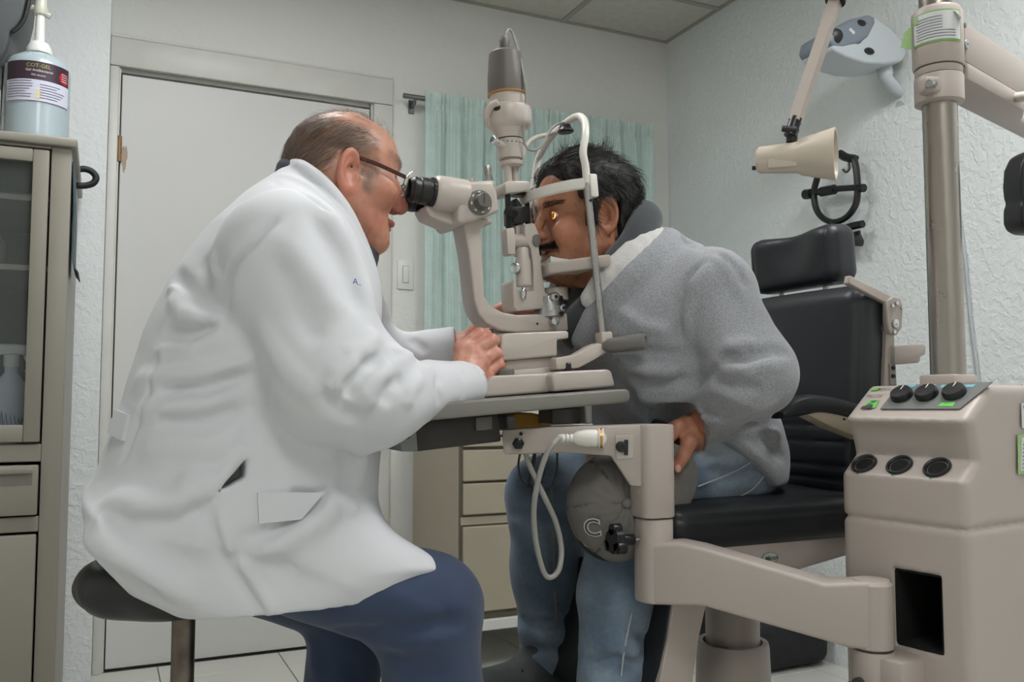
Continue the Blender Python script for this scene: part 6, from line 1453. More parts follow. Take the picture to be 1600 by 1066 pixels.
FW = [(_onc(p), w*.88, h*1.5) for p, w, h in FOLDS]
colr = [D(452, 262, DY), D(470, 262, 1.345), D(505, 288, 1.318), D(535, 325, 1.318), D(556, 365, 1.330), D(574, 410, 1.345), D(584, 450, 1.36)]
colf = [np.array([p[0], 2*DY-p[1], p[2]]) for p in colr]
def neck_hole(P): return cone(P, D(552, 258), D(508, 350), .090, .072)
def coat_fn(P):
    d = coat_base(P)
    for p, w, h in FW:
        if len(p) > 1: d = fold(P, d, p, w, h)
    d = d+hash_noise(P, 28, 1)*.0022+hash_noise(P, 60, 6)*.0008
    d = smax(d, -neck_hole(P), .012)
    for c in (colr, colf): d = chain(P, d, smooth_path(c, 3), .0125, .004)
    # cuffs: open sleeve ends
    for w_, e_, y_ in ((D(738, 599, 1.298), D(690, 606, 1.262), 0), (D(716, 543, 1.556), D(670, 552, 1.58), 1)):
        ax = f32(nrm(w_-e_)); t = (P-f32(w_))@ax; rr = np.sqrt((((P-f32(w_))-t[:, None]*ax)**2).sum(1)); ix = rr < .075
        cut = np.where(ix & (t > -.08), t, -1.0); d = np.maximum(d, cut)
        bore = np.maximum(rr-(.030 if y_ == 0 else .033), -t-.03); d = np.maximum(d, -bore)
    v = np.maximum(poly2(P[:, 0], P[:, 2], vent), P[:, 1]-1.235); d = np.maximum(d, -v.astype(np.float32))
    return d
V, Fq = iso(coat_fn, D(100, 1000, 1.10)-np.array([.02, .03, .02]), D(760, 230, 1.78)+np.array([.05, 0, .03]), .0045)
COAT = M('white_cotton', srgb(216, 217, 221), rough=.8, var=.012, vscale=14, bump=.10, bscale=420, bdist=.0006, spec=.25, sheen=.1)
coat = mesh_obj('lab_coat', V, Fq, COAT, doc, 180)
patch(coat_base, [(165, 632), (206, 650), (196, 690), (160, 672)], 8, 8, .002, .004, 'belt_tab', COAT, coat)
patch(coat_base, [(402, 770), (505, 770), (470, 812), (404, 818)], 12, 8, .001, .003, 'pocket', COAT, coat)
lp_ = [(557, 392), (572, 400), (584, 440), (586, 472), (566, 440)]
mb = MB(); mb.prism([D(x, y, 1.315) for x, y in ((555, 388), (566, 396), (584, 446), (587, 470), (576, 452), (562, 432))], (0, .005, 0), .001, 1); mb.build('lapel', COAT, coat)
BLUE = M('blue_embroidery', srgb(40, 60, 150), rough=.7)
pp_ = march(coat_base, 556, 442, .8)
if pp_ is not None: lettering('embroidery', 'A..', BLUE, coat, pp_+np.array([0, -.006, 0]), (1, 0, -.2), (0, 0, 1), .011)
# dark shirt collar
SHC = M('charcoal_knit', srgb(58, 62, 74), rough=.85, var=.08, bump=.1)
sc_ = [D(447, 262, DY), D(458, 266, 1.365), D(485, 287, 1.335), D(520, 335, 1.330), D(548, 372, 1.340), D(568, 394, 1.362), D(578, 402, DY)]
sc_ = sc_+[np.array([p[0], 2*DY-p[1], p[2]]) for p in sc_[-2:0:-1]]
def collar_fn(P):
    d = np.full(len(P), 9., np.float32); pts = smooth_path(sc_+[sc_[0]], 3)
    for i in range(len(pts)-1): d = smin(d, cone(P, pts[i], pts[i+1], .0135, .0135), .006)
    dn = nrm(np.array([-.25, 0, -1.])); 
    for i in range(len(pts)-1): d = smin(d, cone(P, pts[i]+dn*.016, pts[i+1]+dn*.016, .013, .013), .008)
    return d
A_ = np.array(sc_); V, Fq = iso(collar_fn, A_.min(0)-.05, A_.max(0)+.04, .004); mesh_obj('shirt_collar', V, Fq, SHC, doc, 180)
# trousers
NAVY = M('navy_twill', srgb(44, 60, 88), rough=.78, var=.05, vscale=20, bump=.1, bscale=400, bdist=.0006, sheen=.15)
def trou_base(P):
    d = rbox(P, D(310, 800), (.14, .165, .10), .09)
    d = smin(d, cone(P, D(350, 832, 1.30), D(668, 950, 1.262), .078, .074), .05); d = smin(d, cone(P, D(668, 950, 1.262), D(680, 1130, 1.262), .073, .075), .04); d = smin(d, cone(P, D(680, 1130, 1.262), D(668, 1400, 1.262), .075, .068), .03)
    f_ = cone(P, D(330, 845, 1.50), D(550, 940, 1.545), .088, .074); f_ = smin(f_, cone(P, D(550, 945, 1.545), D(525, 1140, 1.545), .066, .066), .04); f_ = smin(f_, cone(P, D(525, 1140, 1.545), D(500, 1330, 1.545), .070, .066), .03)
    return smin(d, f_, .03)
TF = [(on(trou_base, p), w, h) for p, w, h in (([(560, 990), (620, 985), (690, 975), (735, 968)], .014, -.010), ([(590, 1005), (640, 1000), (700, 995)], .014, .008), ([(600, 930), (650, 940), (700, 960)], .016, .005), ([(640, 930), (690, 945), (710, 990)], .010, -.004), ([(600, 1020), (650, 1045), (700, 1060)], .016, -.006), ([(520, 985), (560, 985), (600, 1000)], .013, -.008), ([(480, 990), (490, 1030), (500, 1066)], .014, .006), ([(560, 1000), (550, 1040), (556, 1066)], .010, -.006))]
def trou_fn(P):
    d = trou_base(P)
    for p, w, h in TF:
        if len(p) > 1: d = fold(P, d, p, w, h)
    return d+hash_noise(P, 30, 12)*.002
zcut = .10
V, Fq = iso(trou_fn, D(140, 900, 1.10)-np.array([0, 0, .62]), D(770, 760, 1.70), .0065); ok = V[:, 2]
mesh_obj('trousers', V, Fq, NAVY, doc, 180)
# shoes on the floor below the frame
SHO = M('black_shoe_leather', srgb(30, 28, 28), rough=.35, var=.1)
for fx, fy_ in ((D(668, 1400, 1.262)[0], 1.262), (D(520, 1330, 1.545)[0], 1.545)):
    def shoe(P, x=fx, y=fy_): return smax(smin(ellip(P, (x+.09, y, .045), (.135, .046, .05)), ellip(P, (x+.01, y, .075), (.06, .042, .075)), .04), .004-P[:, 2], .006)
    V, Fq = iso(shoe, (fx-.1, fy_-.08, -.01), (fx+.26, fy_+.08, .18), .007); mesh_obj('shoe', V, Fq, SHO, doc, 180)

# ---- stool
sx_, sz_ = D(283, 925)[0], D(200, 880)[2]
stool = thing('stool', 'round black padded stool on a worn steel post under the white coat', 'stool', (sx_, DY, 0))
def cush(P):
    r = np.sqrt((P[:, 0]-sx_)**2+(P[:, 1]-DY)**2); z = P[:, 2]-(sz_-.030); q = np.stack([np.maximum(r-.114, 0), np.abs(z)-.004], 1); q[:, 1] = np.maximum(q[:, 1], 0)
    d = np.sqrt((q**2).sum(1))-.028; an = np.arctan2(P[:, 1]-DY, P[:, 0]-sx_)
    d = d-.004*np.sin(an*9+P[:, 2]*30)*sst(.1, .16, r)*np.exp(-((z+.012)/.022)**2)
    return (d-.003*np.exp(-((z)/.012)**2)*sst(.12, .16, r)).astype(np.float32)
V, Fq = iso(cush, (sx_-.19, DY-.19, sz_-.09), (sx_+.19, DY+.19, sz_+.03), .005); mesh_obj('seat', V, Fq, M('black_vinyl', srgb(30, 30, 31), rough=.36, var=.08, bump=.12, bscale=90), stool, 180)
zs_ = sz_-.07; px_ = D(286, 1010)[0]
b = MB(); b.cyl((px_, DY, .1), (px_, DY, zs_+.012), .0165, n=26); b.build('post', M('worn_steel', srgb(120, 110, 102), rough=.4, metal=.9, var=.35, vscale=25), stool)
b = MB(); b.lathe((px_, DY, zs_+.004), (0, 0, 1), [(.05, .012), (.07, .016), (.07, .020), (.02, .022)], 28); b.build('seat_plate', BMT, stool)
b = MB(); b.lathe((px_, DY, 0), (0, 0, 1), [(.035, .06), (.035, .11), (.022, .13)], 24); b.build('hub', CHR, stool)
for k in range(5):
    a = k*2*math.pi/5+.35; e = np.array([px_+.27*math.cos(a), DY+.27*math.sin(a), .065]); b = MB(); b.tube([(px_+.02*math.cos(a), DY+.02*math.sin(a), .085), e], [.016, .012], 12); lg = b.build('leg', CHR, stool)
    b = MB(); b.lathe(e+np.array([0, 0, -.042])-np.array([-math.sin(a), math.cos(a), 0])*.012, (-math.sin(a), math.cos(a), 0), [(.015, 0), (.022, .004), (.022, .02), (.015, .024)], 20); b.build('caster', BPL, lg)

# ================================================================== the man at the chin rest
QY = 1.40
ne = PY(944, 337, QY-.077)
pat = thing('person', 'dark haired man in grey hoodie and jeans leaning into the head rest', 'person', (1.05, 1.43, .73))
pR = rotz(math.pi)@roty(math.radians(3)); pear = np.array([ne[0], QY, ne[2]])
pfr = [(-.128, .045), (-.120, .066), (-.108, .077), (-.095, .078), (-.080, .078), (-.060, .078), (-.040, .076), (-.015, .075), (.005, .076), (.022, .085), (.034, .089), (.055, .087), (.075, .079), (.095, .064), (.110, .044), (.120, .020), (.126, -.01)]
pbk = [(-.128, -.010), (-.10, -.030), (-.07, -.048), (-.04, -.070), (0, -.090), (.03, -.100), (.06, -.100), (.085, -.090), (.105, -.068), (.118, -.042), (.126, -.02)]
phf = [(-.128, .014), (-.115, .032), (-.09, .048), (-.06, .060), (-.03, .067), (0, .071), (.03, .075), (.06, .076), (.085, .070), (.105, .055), (.118, .035), (.126, .008)]
phead = Head(pear+np.array([0, 0, .004]), pR, .95, pfr, pbk, phf, ((.084, .008), (.112, -.033), 0), (.080, -.102), (.087, -.063), (.083, .032, .003), (-.010, .0760, -.004, 1.05, .08), (.088, .024), ((-.030, 0, -.060), (-.085, 0, -.17), .056, .062), old=True, jaw=.002, cheek=-.007)
def phead_fn(P):
    return phead(P)
hV, hF = iso(phead_fn, pear-np.array([.16, .12, .26]), pear+np.array([.18, .12, .16]), .0024)
q = phead.loc(hV); nz = hash_noise(q, 70, 2); n2 = hash_noise(q, 240, 3)
tone = np.tile(np.array(srgb(178, 124, 94)), (len(hV), 1))
tone = mixc(tone, srgb(160, 96, 70), .5*np.exp(-((q[:, 0]-.06)/.03)**2-((q[:, 2]+.04)/.03)**2)+.25*nz)
tone = mixc(tone, srgb(142, 82, 66), .5*np.exp(-((q[:, 0]-.108)/.018)**2-((q[:, 2]+.036)/.02)**2))
tone = mixc(tone, srgb(112, 66, 50), .55*np.exp(-((q[:, 0]-.085)/.02)**2-((np.abs(q[:, 1])-.032)/.018)**2-((q[:, 2]-.003)/.014)**2))
tone = mixc(tone, srgb(120, 66, 56), .6*np.exp(-((q[:, 2]+.063)/.009)**2)*(q[:, 0] > .066)*(np.abs(q[:, 1]) < .021))
tone = mixc(tone, srgb(104, 76, 62), .35*sst(-.05, -.075, q[:, 2])*sst(.02, .05, q[:, 0]))
tone = mixc(tone, srgb(160, 96, 74), .4*sst(.072, .080, np.abs(q[:, 1])))
tone = mixc(tone, srgb(110, 70, 52), .35*sst(.4, .9, n2))
def pden(q):
    hl = .070-.30*np.abs(q[:, 1])*0                                   # front hair line height
    face = sst(.034, .014, q[:, 0]-.35*np.maximum(q[:, 2]-.05, 0)*0)
    up = sst(.058, .078, q[:, 2]+.12*(np.abs(q[:, 1])-.04))
    back = sst(.020, .006, q[:, 0])*sst(-.022, -.008, q[:, 2])*1.0
    nape = sst(-.022, -.034, q[:, 0])*sst(-.095, -.075, q[:, 2])
    burn = (np.abs(q[:, 0]-.022) < .009)*(q[:, 2] > -.022)*(q[:, 2] < .04)
    temple = sst(.050, .036, q[:, 0])*sst(.020, .040, q[:, 2])
    d = np.maximum.reduce([up*sst(.078, .060, q[:, 0]), back, nape, burn*.9, temple])
    ear = (np.abs(q[:, 0]+.012) < .024) & (np.abs(q[:, 2]+.004) < .036) & (np.abs(q[:, 1]) > .055)
    d = d*1.0; d[ear] = 0; return d
den = pden(f32(q)); tone = mixc(tone, srgb(30, 24, 22), .85*den)
# hands
P_ = lambda px, py, y: PY(px, py, y)
ph1, pb1 = hand_fn(P_(1083, 676, 1.255), [P_(1060, 668, 1.232), P_(1052, 674, 1.245), P_(1046, 684, 1.262), P_(1043, 692, 1.280)],
    [[P_(1040, 690, 1.222), P_(1036, 708, 1.222), P_(1036, 722, 1.226)], [P_(1034, 694, 1.234), P_(1030, 712, 1.236), P_(1030, 724, 1.240)], [P_(1032, 700, 1.25), P_(1028, 716, 1.252), P_(1028, 726, 1.256)], [P_(1032, 706, 1.268), P_(1028, 718, 1.270), P_(1028, 726, 1.272)]],
    [P_(1086, 680, 1.242), P_(1076, 692, 1.215), P_(1068, 712, 1.205), P_(1058, 731, 1.205)], .028, 1.06, P_(1106, 664, 1.248))
h1 = iso(ph1, pb1.min(0)-.045, pb1.max(0)+.045, .0026)
ph2, pb2 = hand_fn(P_(962, 700, 1.385), [P_(946, 712, 1.36), P_(940, 716, 1.372), P_(936, 720, 1.386), P_(934, 722, 1.40)],
    [[P_(934, 714, 1.335), P_(930, 722, 1.320), P_(930, 734, 1.315)], [P_(926, 718, 1.345), P_(922, 728, 1.33), P_(922, 738, 1.325)], [P_(922, 724, 1.36), P_(918, 734, 1.345), P_(918, 744, 1.34)], [P_(922, 730, 1.38), P_(918, 740, 1.37), P_(918, 746, 1.365)]],
    [P_(960, 708, 1.365), P_(950, 722, 1.345), P_(944, 736, 1.33), P_(940, 748, 1.325)], .028, 1.06, P_(985, 690, 1.42))
h2 = iso(ph2, pb2.min(0)-.045, pb2.max(0)+.045, .0032)
S1 = np.array([.945, 1.265, 1.06]); E1p = P_(1180, 588, 1.14); W1 = P_(1086, 674, 1.255); S2 = np.array([.905, 1.545, 1.05]); E2p = np.array([1.02, 1.66, .92]); W2 = P_(962, 700, 1.385)
def pcore(P):
    d = cone(P, (1.08, 1.42, .80), (.99, 1.41, .98), .095, .10); d = smin(d, cone(P, (.98, 1.41, .98), (.90, 1.40, 1.09), .10, .08), .05); d = smin(d, cone(P, (.90, 1.40, 1.09), (.86, 1.40, 1.16), .06, .05), .04)
    for s, e, w in ((S1, E1p, W1), (S2, E2p, W2)): d = smin(d, cone(P, s, e, .035, .035), .03); d = smin(d, cone(P, e, w, .034, .027), .03); d = smin(d, cone(P, s, (.91, 1.40, 1.06), .035, .05), .03)
    return d
ct = iso(pcore, (.74, 1.02, .62), (1.26, 1.78, 1.24), .011)
V, Fq = merge([(hV, hF), h1, h2, ct]); tn = np.tile(np.array(srgb(176, 122, 98)), (len(V), 1)); tn[:len(tone)] = tone
hv = f32(V[len(hV):]); tn[len(hV):] = mixc(mixc(tn[len(hV):], srgb(150, 92, 74), .5*sst(-.2, .9, hash_noise(hv, 110, 8))), srgb(176, 122, 100), .35*sst(.2, .9, hash_noise(hv, 160, 9)))
mesh_obj('body', V, Fq, skin_mat('tanned_skin', .42, .07, 60, .16), pat, 180, attrs={'tone': tn})
mb = MB(); tip = P_(1058, 731, 1.205); td = nrm(tip-P_(1068, 712, 1.205)); mb.ell(tip-FWD*.0088, (.005, .0015, .0065), np.stack([RGT, FWD, UPV], 1), 12, 8); mb.build('thumb_nail', M('nail', srgb(205, 160, 145), rough=.3), pat)
for sgn in (-1, 1):
    c = phead.wor((phead.eye[0]-.0135, sgn*phead.eye[1], phead.eye[2])); mb = MB(); mb.ell(c, (.0122,)*3, None, 20, 14); ey = mb.build('eye', M('eye_white', srgb(225, 215, 208), rough=.15), pat, 180)
    mb = MB(); g = pR@np.array([1., 0, 0]); mb.lathe(c+g*.0095, g, [(.0058, 0), (.0052, .0022), (.003, .0030), (0, .0032)], 18); mb.build('iris', M('iris_dark', srgb(44, 30, 24), rough=.08), ey)
# hair: a clumped cap plus loose strands
def cap_fn(P):
    q = phead.loc(P); d = phead.skull(q); dn = pden(q)
    cl = np.sin(q[:, 0]*150+6*np.sin(q[:, 1]*45)+3*np.sin(q[:, 2]*60))*.5+np.sin(q[:, 2]*170+q[:, 1]*120+4*np.sin(q[:, 0]*50))*.5
    th = .0145+.005*sst(.06, .11, q[:, 2])+.0025*cl
    return (d-th*sst(.15, .7, dn)+.004*(1-sst(.15, .6, dn))).astype(np.float32)
cV, cF = iso(cap_fn, pear-np.array([.16, .12, .14]), pear+np.array([.18, .12, .19]), .003)
HAIRB = M('black_hair', srgb(24, 21, 20), rough=.6, var=.2, vscale=120, bump=.5, bscale=260, bdist=.002, spec=.5)
hair = mesh_obj('hair', cV, cF, HAIRB, pat, 180)
rng = np.random.RandomState(5); hq = phead.loc(hV); dd = pden(f32(hq)); ok = np.nonzero(dd > .3)[0]; pick = rng.choice(ok, 5200)
st_ = hq[pick]
def pflow(p):
    v = np.zeros((len(p), 3)); v[:, 0] = -.9; up = sst(.05, .1, p[:, 2]); v[:, 2] = -.75+.75*up; v[:, 1] = .25*np.sin(p[:, 0]*40)
    lo_ = sst(.0, -.04, p[:, 0]); v[:, 2] -= .6*lo_*(1-up); v[:, 2] += .35*up*sst(.0, -.06, p[:, 0])
    return v
nr = grad(phead.f, st_, .004); st_ = st_+nr*rng.uniform(.006, .0155, len(st_))[:, None]
cl = rng.normal(size=(160, 3))*.45; cen = hq[rng.choice(ok, 160)]; ci = np.argmin(((st_[:, None, :]-cen[None])**2).sum(2), 1)
pa_ = comb(phead, st_, lambda p: pflow(p)+cl[ci], .034*rng.uniform(.5, 1.35, len(pick)), 7, .55, .013, .16, 5)
Hv, Hf = strands(pa_, .00055, 3); mesh_obj('loose_hair', phead.wor(Hv), Hf, M('black_hair_strand', srgb(26, 22, 20), rough=.4, var=0, spec=.5), pat, 180)['kind'] = 'stuff'
# moustache, eyebrows
okm = np.nonzero((hq[:, 2] < -.042) & (hq[:, 2] > -.056) & (hq[:, 0] > .066) & (np.abs(hq[:, 1]) < .034))[0]; pk = rng.choice(okm, 1500); s3 = hq[pk]
p3 = comb(phead, s3, lambda p: np.stack([-.1+0*p[:, 0], np.sign(p[:, 1])*.55, -.8+0*p[:, 0]], 1), .009*rng.uniform(.6, 1.2, len(pk)), 6, .5, .0015, .3, 4)
okb = np.nonzero((np.abs(hq[:, 2]-phead.brow[1]-.001) < .005) & (hq[:, 0] > .060) & (np.abs(hq[:, 1]) > .012) & (np.abs(hq[:, 1]) < .052))[0]; pk = rng.choice(okb, 330); s4 = hq[pk]
p4 = comb(phead, s4, lambda p: np.stack([-.4+0*p[:, 0], np.sign(p[:, 1])*.9, .15+0*p[:, 0]], 1), .010*rng.uniform(.6, 1.2, len(pk)), 6, .35, .001, .2, 4)
okg = np.nonzero((hq[:, 2] < -.078) & (hq[:, 2] > -.115) & (hq[:, 0] > .02) & (np.abs(hq[:, 1]) < .055))[0]; pk = rng.choice(okg, 700); s5 = hq[pk]
p5 = comb(phead, s5, lambda p: np.stack([.1+0*p[:, 0], 0*p[:, 0], -.8+0*p[:, 0]], 1), .0035*rng.uniform(.5, 1.2, len(pk)), 6, .8, .0005, .3, 6)
DFH = M('dark_facial_hair', srgb(34, 28, 25), rough=.5)
for nm_, arr in (('moustache', p3), ('eyebrow', p4[p4[:, 0, 1] > 0]), ('eyebrow', p4[p4[:, 0, 1] < 0]), ('stubble', p5)):
    Hv, Hf = strands(arr, .00028, 3); mesh_obj(nm_, phead.wor(Hv), Hf, DFH, pat, 180)['kind'] = 'stuff'

# ---- hoodie
ztab = [(.735, .93, 1.180, .195), (.78, .905, 1.185, .205), (.85, .865, 1.175, .205), (.92, .800, 1.15, .207), (.98, .768, 1.115, .205), (1.04, .765, 1.075, .20), (1.09, .785, 1.04, .180), (1.13, .81, 1.005, .145), (1.165, .835, .975, .10)]
PT_ = dens([(z, a, b_, h, .015) for z, a, b_, h in ztab])
SL = dict(S=np.array([.955, 1.245, 1.085]), E=P_(1178, 582, 1.140), W=P_(1092, 672, 1.250))
def hood_base(P):
    d = loft(P, (0, QY, 0), (1, 0, 0), (0, 1, 0), (0, 0, 1), PT_, 2.3)
    hm_ = np.interp(P[:, 0], [.78, .86, .889, .96, 1.03, 1.075, 1.12, 1.2], [.80, .83, .868, .835, .785, .748, .745, .755]).astype(np.float32); d = smax(d, (hm_-P[:, 2])*.8, .008)
    d = smin(d, cone(P, (.90, 1.34, 1.115), SL['S'], .065, .078), .05); d = smin(d, cone(P, (.89, 1.48, 1.10), (.92, 1.575, 1.075), .065, .078), .05)
    a = cone(P, SL['S'], SL['E'], .076, .064); a = smin(a, cone(P, SL['E'], SL['W'], .058, .038), .04); d = smin(d, a, .018)
    f_ = cone(P, (.92, 1.575, 1.075), E2p, .075, .066); f_ = smin(f_, cone(P, E2p, P_(975, 695, 1.40), .06, .04), .04); d = smin(d, f_, .02)
    return d
onh = lambda pts: on(hood_base, pts)
HFOLD = [
 ([(1105, 405), (1072, 440), (1058, 490), (1062, 535)], .007, -.008), ([(1116, 412), (1086, 446), (1072, 492), (1078, 535)], .012, .006),
 ([(1125, 395), (1150, 420), (1165, 450)], .010, -.007), ([(1110, 400), (1140, 430), (1160, 470)], .012, .005),
 ([(1120, 558), (1160, 562), (1205, 548), (1235, 552)], .012, -.011), ([(1115, 572), (1165, 580), (1215, 570)], .012, .010), ([(1110, 590), (1150, 600), (1190, 610)], .012, -.010), ([(1105, 605), (1140, 618), (1175, 634)], .011, .008),
 ([(1130, 545), (1180, 535), (1230, 530)], .014, .008), ([(1085, 600), (1120, 575), (1150, 552)], .012, -.010), ([(1070, 625), (1100, 612), (1125, 628)], .010, .006), ([(1090, 640), (1120, 648), (1150, 640)], .010, -.007), ([(1150, 660), (1180, 640), (1215, 625)], .012, .007), ([(1120, 650), (1160, 668), (1190, 660)], .010, -.006),
 ([(955, 540), (1000, 555), (1060, 558), (1105, 562)], .016, -.012), ([(965, 565), (1010, 580), (1060, 582)], .018, .009), ([(985, 590), (1030, 600), (1080, 590)], .014, -.007), ([(990, 620), (1030, 628), (1060, 640)], .014, .007), ([(960, 590), (990, 625), (1000, 650)], .016, -.007), ([(960, 480), (1000, 510), (1050, 520)], .016, .004),
 ([(1170, 660), (1200, 690), (1225, 720)], .014, -.008), ([(1190, 650), (1220, 680), (1238, 710)], .014, .008), ([(1150, 690), (1190, 720), (1215, 745)], .012, .006),
 ([(1090, 655), (1100, 668), (1098, 690)], .005, -.006), ([(1110, 648), (1125, 664), (1120, 684)], .010, .004),
]
HW = [(onh(p), w*.85, h*1.7) for p, w, h in HFOLD]
def hring(zb, k): pass
hood_pts = [np.array(p) for p in ((.768, 1.365, 1.005), (.785, 1.325, 1.055), (.825, 1.292, 1.110), (.875, 1.290, 1.150), (.925, 1.325, 1.178), (.945, 1.40, 1.188), (.925, 1.475, 1.178), (.875, 1.51, 1.150), (.825, 1.508, 1.110), (.785, 1.475, 1.055), (.768, 1.435, 1.005))]
HP = smooth_path([np.append(p, r) for p, r in zip(hood_pts, (.018, .026, .030, .032, .034, .036, .034, .032, .030, .026, .018))], 3)
hrim = [p+np.array([-.020, 0, .018])+nrm(np.array([.86, 1.40, 1.12])-p)*.012 for p in hood_pts]
def hoodie_fn(P):
    d = hood_base(P)
    for p, w, h in HW:
        if len(p) > 1: d = fold(P, d, p, w, h)
    d = d+hash_noise(P, 30, 21)*.003+hash_noise(P, 70, 22)*.001
    d = smax(d, -cone(P, (.80, QY, 1.20), (.88, QY, 1.08), .066, .055), .012)
    d = chain(P, d, HP[:, :3], HP[:, 3], .014)
    # the hood lying on the back
    hb = ellip(P, (.985, QY, 1.150), (.075, .125, .048), roty(.55)); hb = smin(hb, ellip(P, (1.03, QY-.01, 1.115), (.05, .10, .05), roty(.7)), .03); d = smin(d, hb, .02)
    d = fold(P, d, on(lambda q: np.minimum(hood_base(q), ellip(q, (.985, QY, 1.150), (.075, .125, .048), roty(.55))), [(1010, 410), (1040, 385), (1075, 378), (1095, 392)]), .010, -.012)
    # cuffs
    for w_, e_ in ((P_(1086, 674, 1.253), P_(1120, 665, 1.245)), (P_(966, 699, 1.387), P_(990, 690, 1.41))):
        ax = f32(nrm(w_-e_)); t = (P-f32(w_))@ax; rr = np.sqrt((((P-f32(w_))-t[:, None]*ax)**2).sum(1)); ix = rr < .06
        d = np.maximum(d, np.where(ix & (t > -.02), t, -1.0)); d = np.maximum(d, -np.maximum(rr-.031, -t-.025))
    # front zip groove, lower hem
    zx = np.abs(P[:, 1]-QY); d = d+.004*np.exp(-(zx/.004)**2)*(P[:, 0] < .9)*(P[:, 2] < 1.03)
    return d
V, Fq = iso(hoodie_fn, (.66, 1.03, .71), (1.32, 1.80, 1.27), .0045)
HOOD = M('heather_grey_fleece', srgb(152, 154, 158), rough=.95, var=.20, vscale=330, bump=.35, bscale=260, bdist=.0015, spec=.15, sheen=.25)
n3 = HOOD.node_tree.nodes; 
hoodie = mesh_obj('hoodie', V, Fq, HOOD, pat, 180)
# pale lining shown along the hood edge
LIN = M('pale_fleece_lining', srgb(205, 203, 200), rough=1.0, var=.05, vscale=90, bump=.6, bscale=320, bdist=.002, sheen=.4)
def lin_fn(P):
    d = np.full(len(P), 9., np.float32); pts = HP[:, :3]+np.array([-.020, 0, .016])
    for i in range(3, len(pts)-4): 
        c = (np.array([.845, QY, 1.13])-pts[i]); c = c/np.linalg.norm(c)*.012; c2 = (np.array([.845, QY, 1.13])-pts[i+1]); c2 = c2/np.linalg.norm(c2)*.012
        d = smin(d, cone(P, pts[i]+c, pts[i+1]+c2, HP[i, 3]*.85, HP[i+1, 3]*.85), .006)
    return d+hash_noise(P, 200, 3)*.0012
V, Fq = iso(lin_fn, HP[:, :3].min(0)-.07, HP[:, :3].max(0)+.06, .0045); mesh_obj('hood_lining', V, Fq, LIN, hoodie, 180)
# dark inner hood
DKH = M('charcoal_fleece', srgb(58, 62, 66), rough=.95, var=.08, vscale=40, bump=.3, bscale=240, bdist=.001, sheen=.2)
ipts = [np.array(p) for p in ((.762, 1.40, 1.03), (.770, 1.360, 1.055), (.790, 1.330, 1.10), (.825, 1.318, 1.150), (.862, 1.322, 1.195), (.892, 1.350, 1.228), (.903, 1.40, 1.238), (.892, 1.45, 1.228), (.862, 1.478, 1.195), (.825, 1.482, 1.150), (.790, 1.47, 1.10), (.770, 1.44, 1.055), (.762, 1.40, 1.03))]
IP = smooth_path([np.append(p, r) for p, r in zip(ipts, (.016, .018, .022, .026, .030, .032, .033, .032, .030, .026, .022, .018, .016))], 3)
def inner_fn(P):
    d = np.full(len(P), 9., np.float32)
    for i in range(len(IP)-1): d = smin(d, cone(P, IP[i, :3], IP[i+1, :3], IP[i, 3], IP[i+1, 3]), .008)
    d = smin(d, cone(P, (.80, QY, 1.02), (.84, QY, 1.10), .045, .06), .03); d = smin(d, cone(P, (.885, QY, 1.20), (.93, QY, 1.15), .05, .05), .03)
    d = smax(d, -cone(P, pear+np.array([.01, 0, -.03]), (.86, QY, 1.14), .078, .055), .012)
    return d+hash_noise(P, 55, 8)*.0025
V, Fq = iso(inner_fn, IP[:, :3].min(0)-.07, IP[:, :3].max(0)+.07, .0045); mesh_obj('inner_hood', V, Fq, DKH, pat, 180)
mb = MB(); zp = on(hood_base, [(941, 462), (942, 480), (944, 500), (945, 520), (946, 545)])
if len(zp) > 2: mb.tube([p-FWD*.002 for p in zp], .0022, 6); mb.build('zip', M('dark_zip', srgb(38, 40, 46), rough=.5), hoodie)
zq = on(hood_base, [(917, 480), (917, 495), (918, 510)])
if len(zq) > 1: mb = MB(); mb.tube([p-FWD*.004 for p in zq], [.003, .0022, .003], 8); mb.build('zip_pull', STL, hoodie)

# ---- jeans
kn1 = np.array([.838, 1.312, .760]); kn2 = P_(852, 775, 1.575); an1 = np.array([.775, 1.290, .39]); an2 = np.array([P_(862, 1050, 1.575)[0], 1.575, .405])
def jean_base(P):
    d = rbox(P, (1.05, 1.43, .80), (.10, .175, .080), .070)
    d = smin(d, cone(P, (1.055, 1.315, .79), kn1, .086, .074), .05); l1 = cone(P, kn1, (kn1+an1)/2+np.array([-.008, 0, 0]), .068, .060); l1 = smin(l1, cone(P, (kn1+an1)/2+np.array([-.008, 0, 0]), an1, .060, .056), .03); d = smin(d, l1, .035)
    d = smin(d, cone(P, (1.055, 1.54, .79), kn2, .086, .074), .05); l2 = cone(P, kn2, (kn2+an2)/2, .073, .070); l2 = smin(l2, cone(P, (kn2+an2)/2, an2, .070, .062), .03); d = smin(d, l2, .035)
    return d
onj = lambda p: on(jean_base, p)
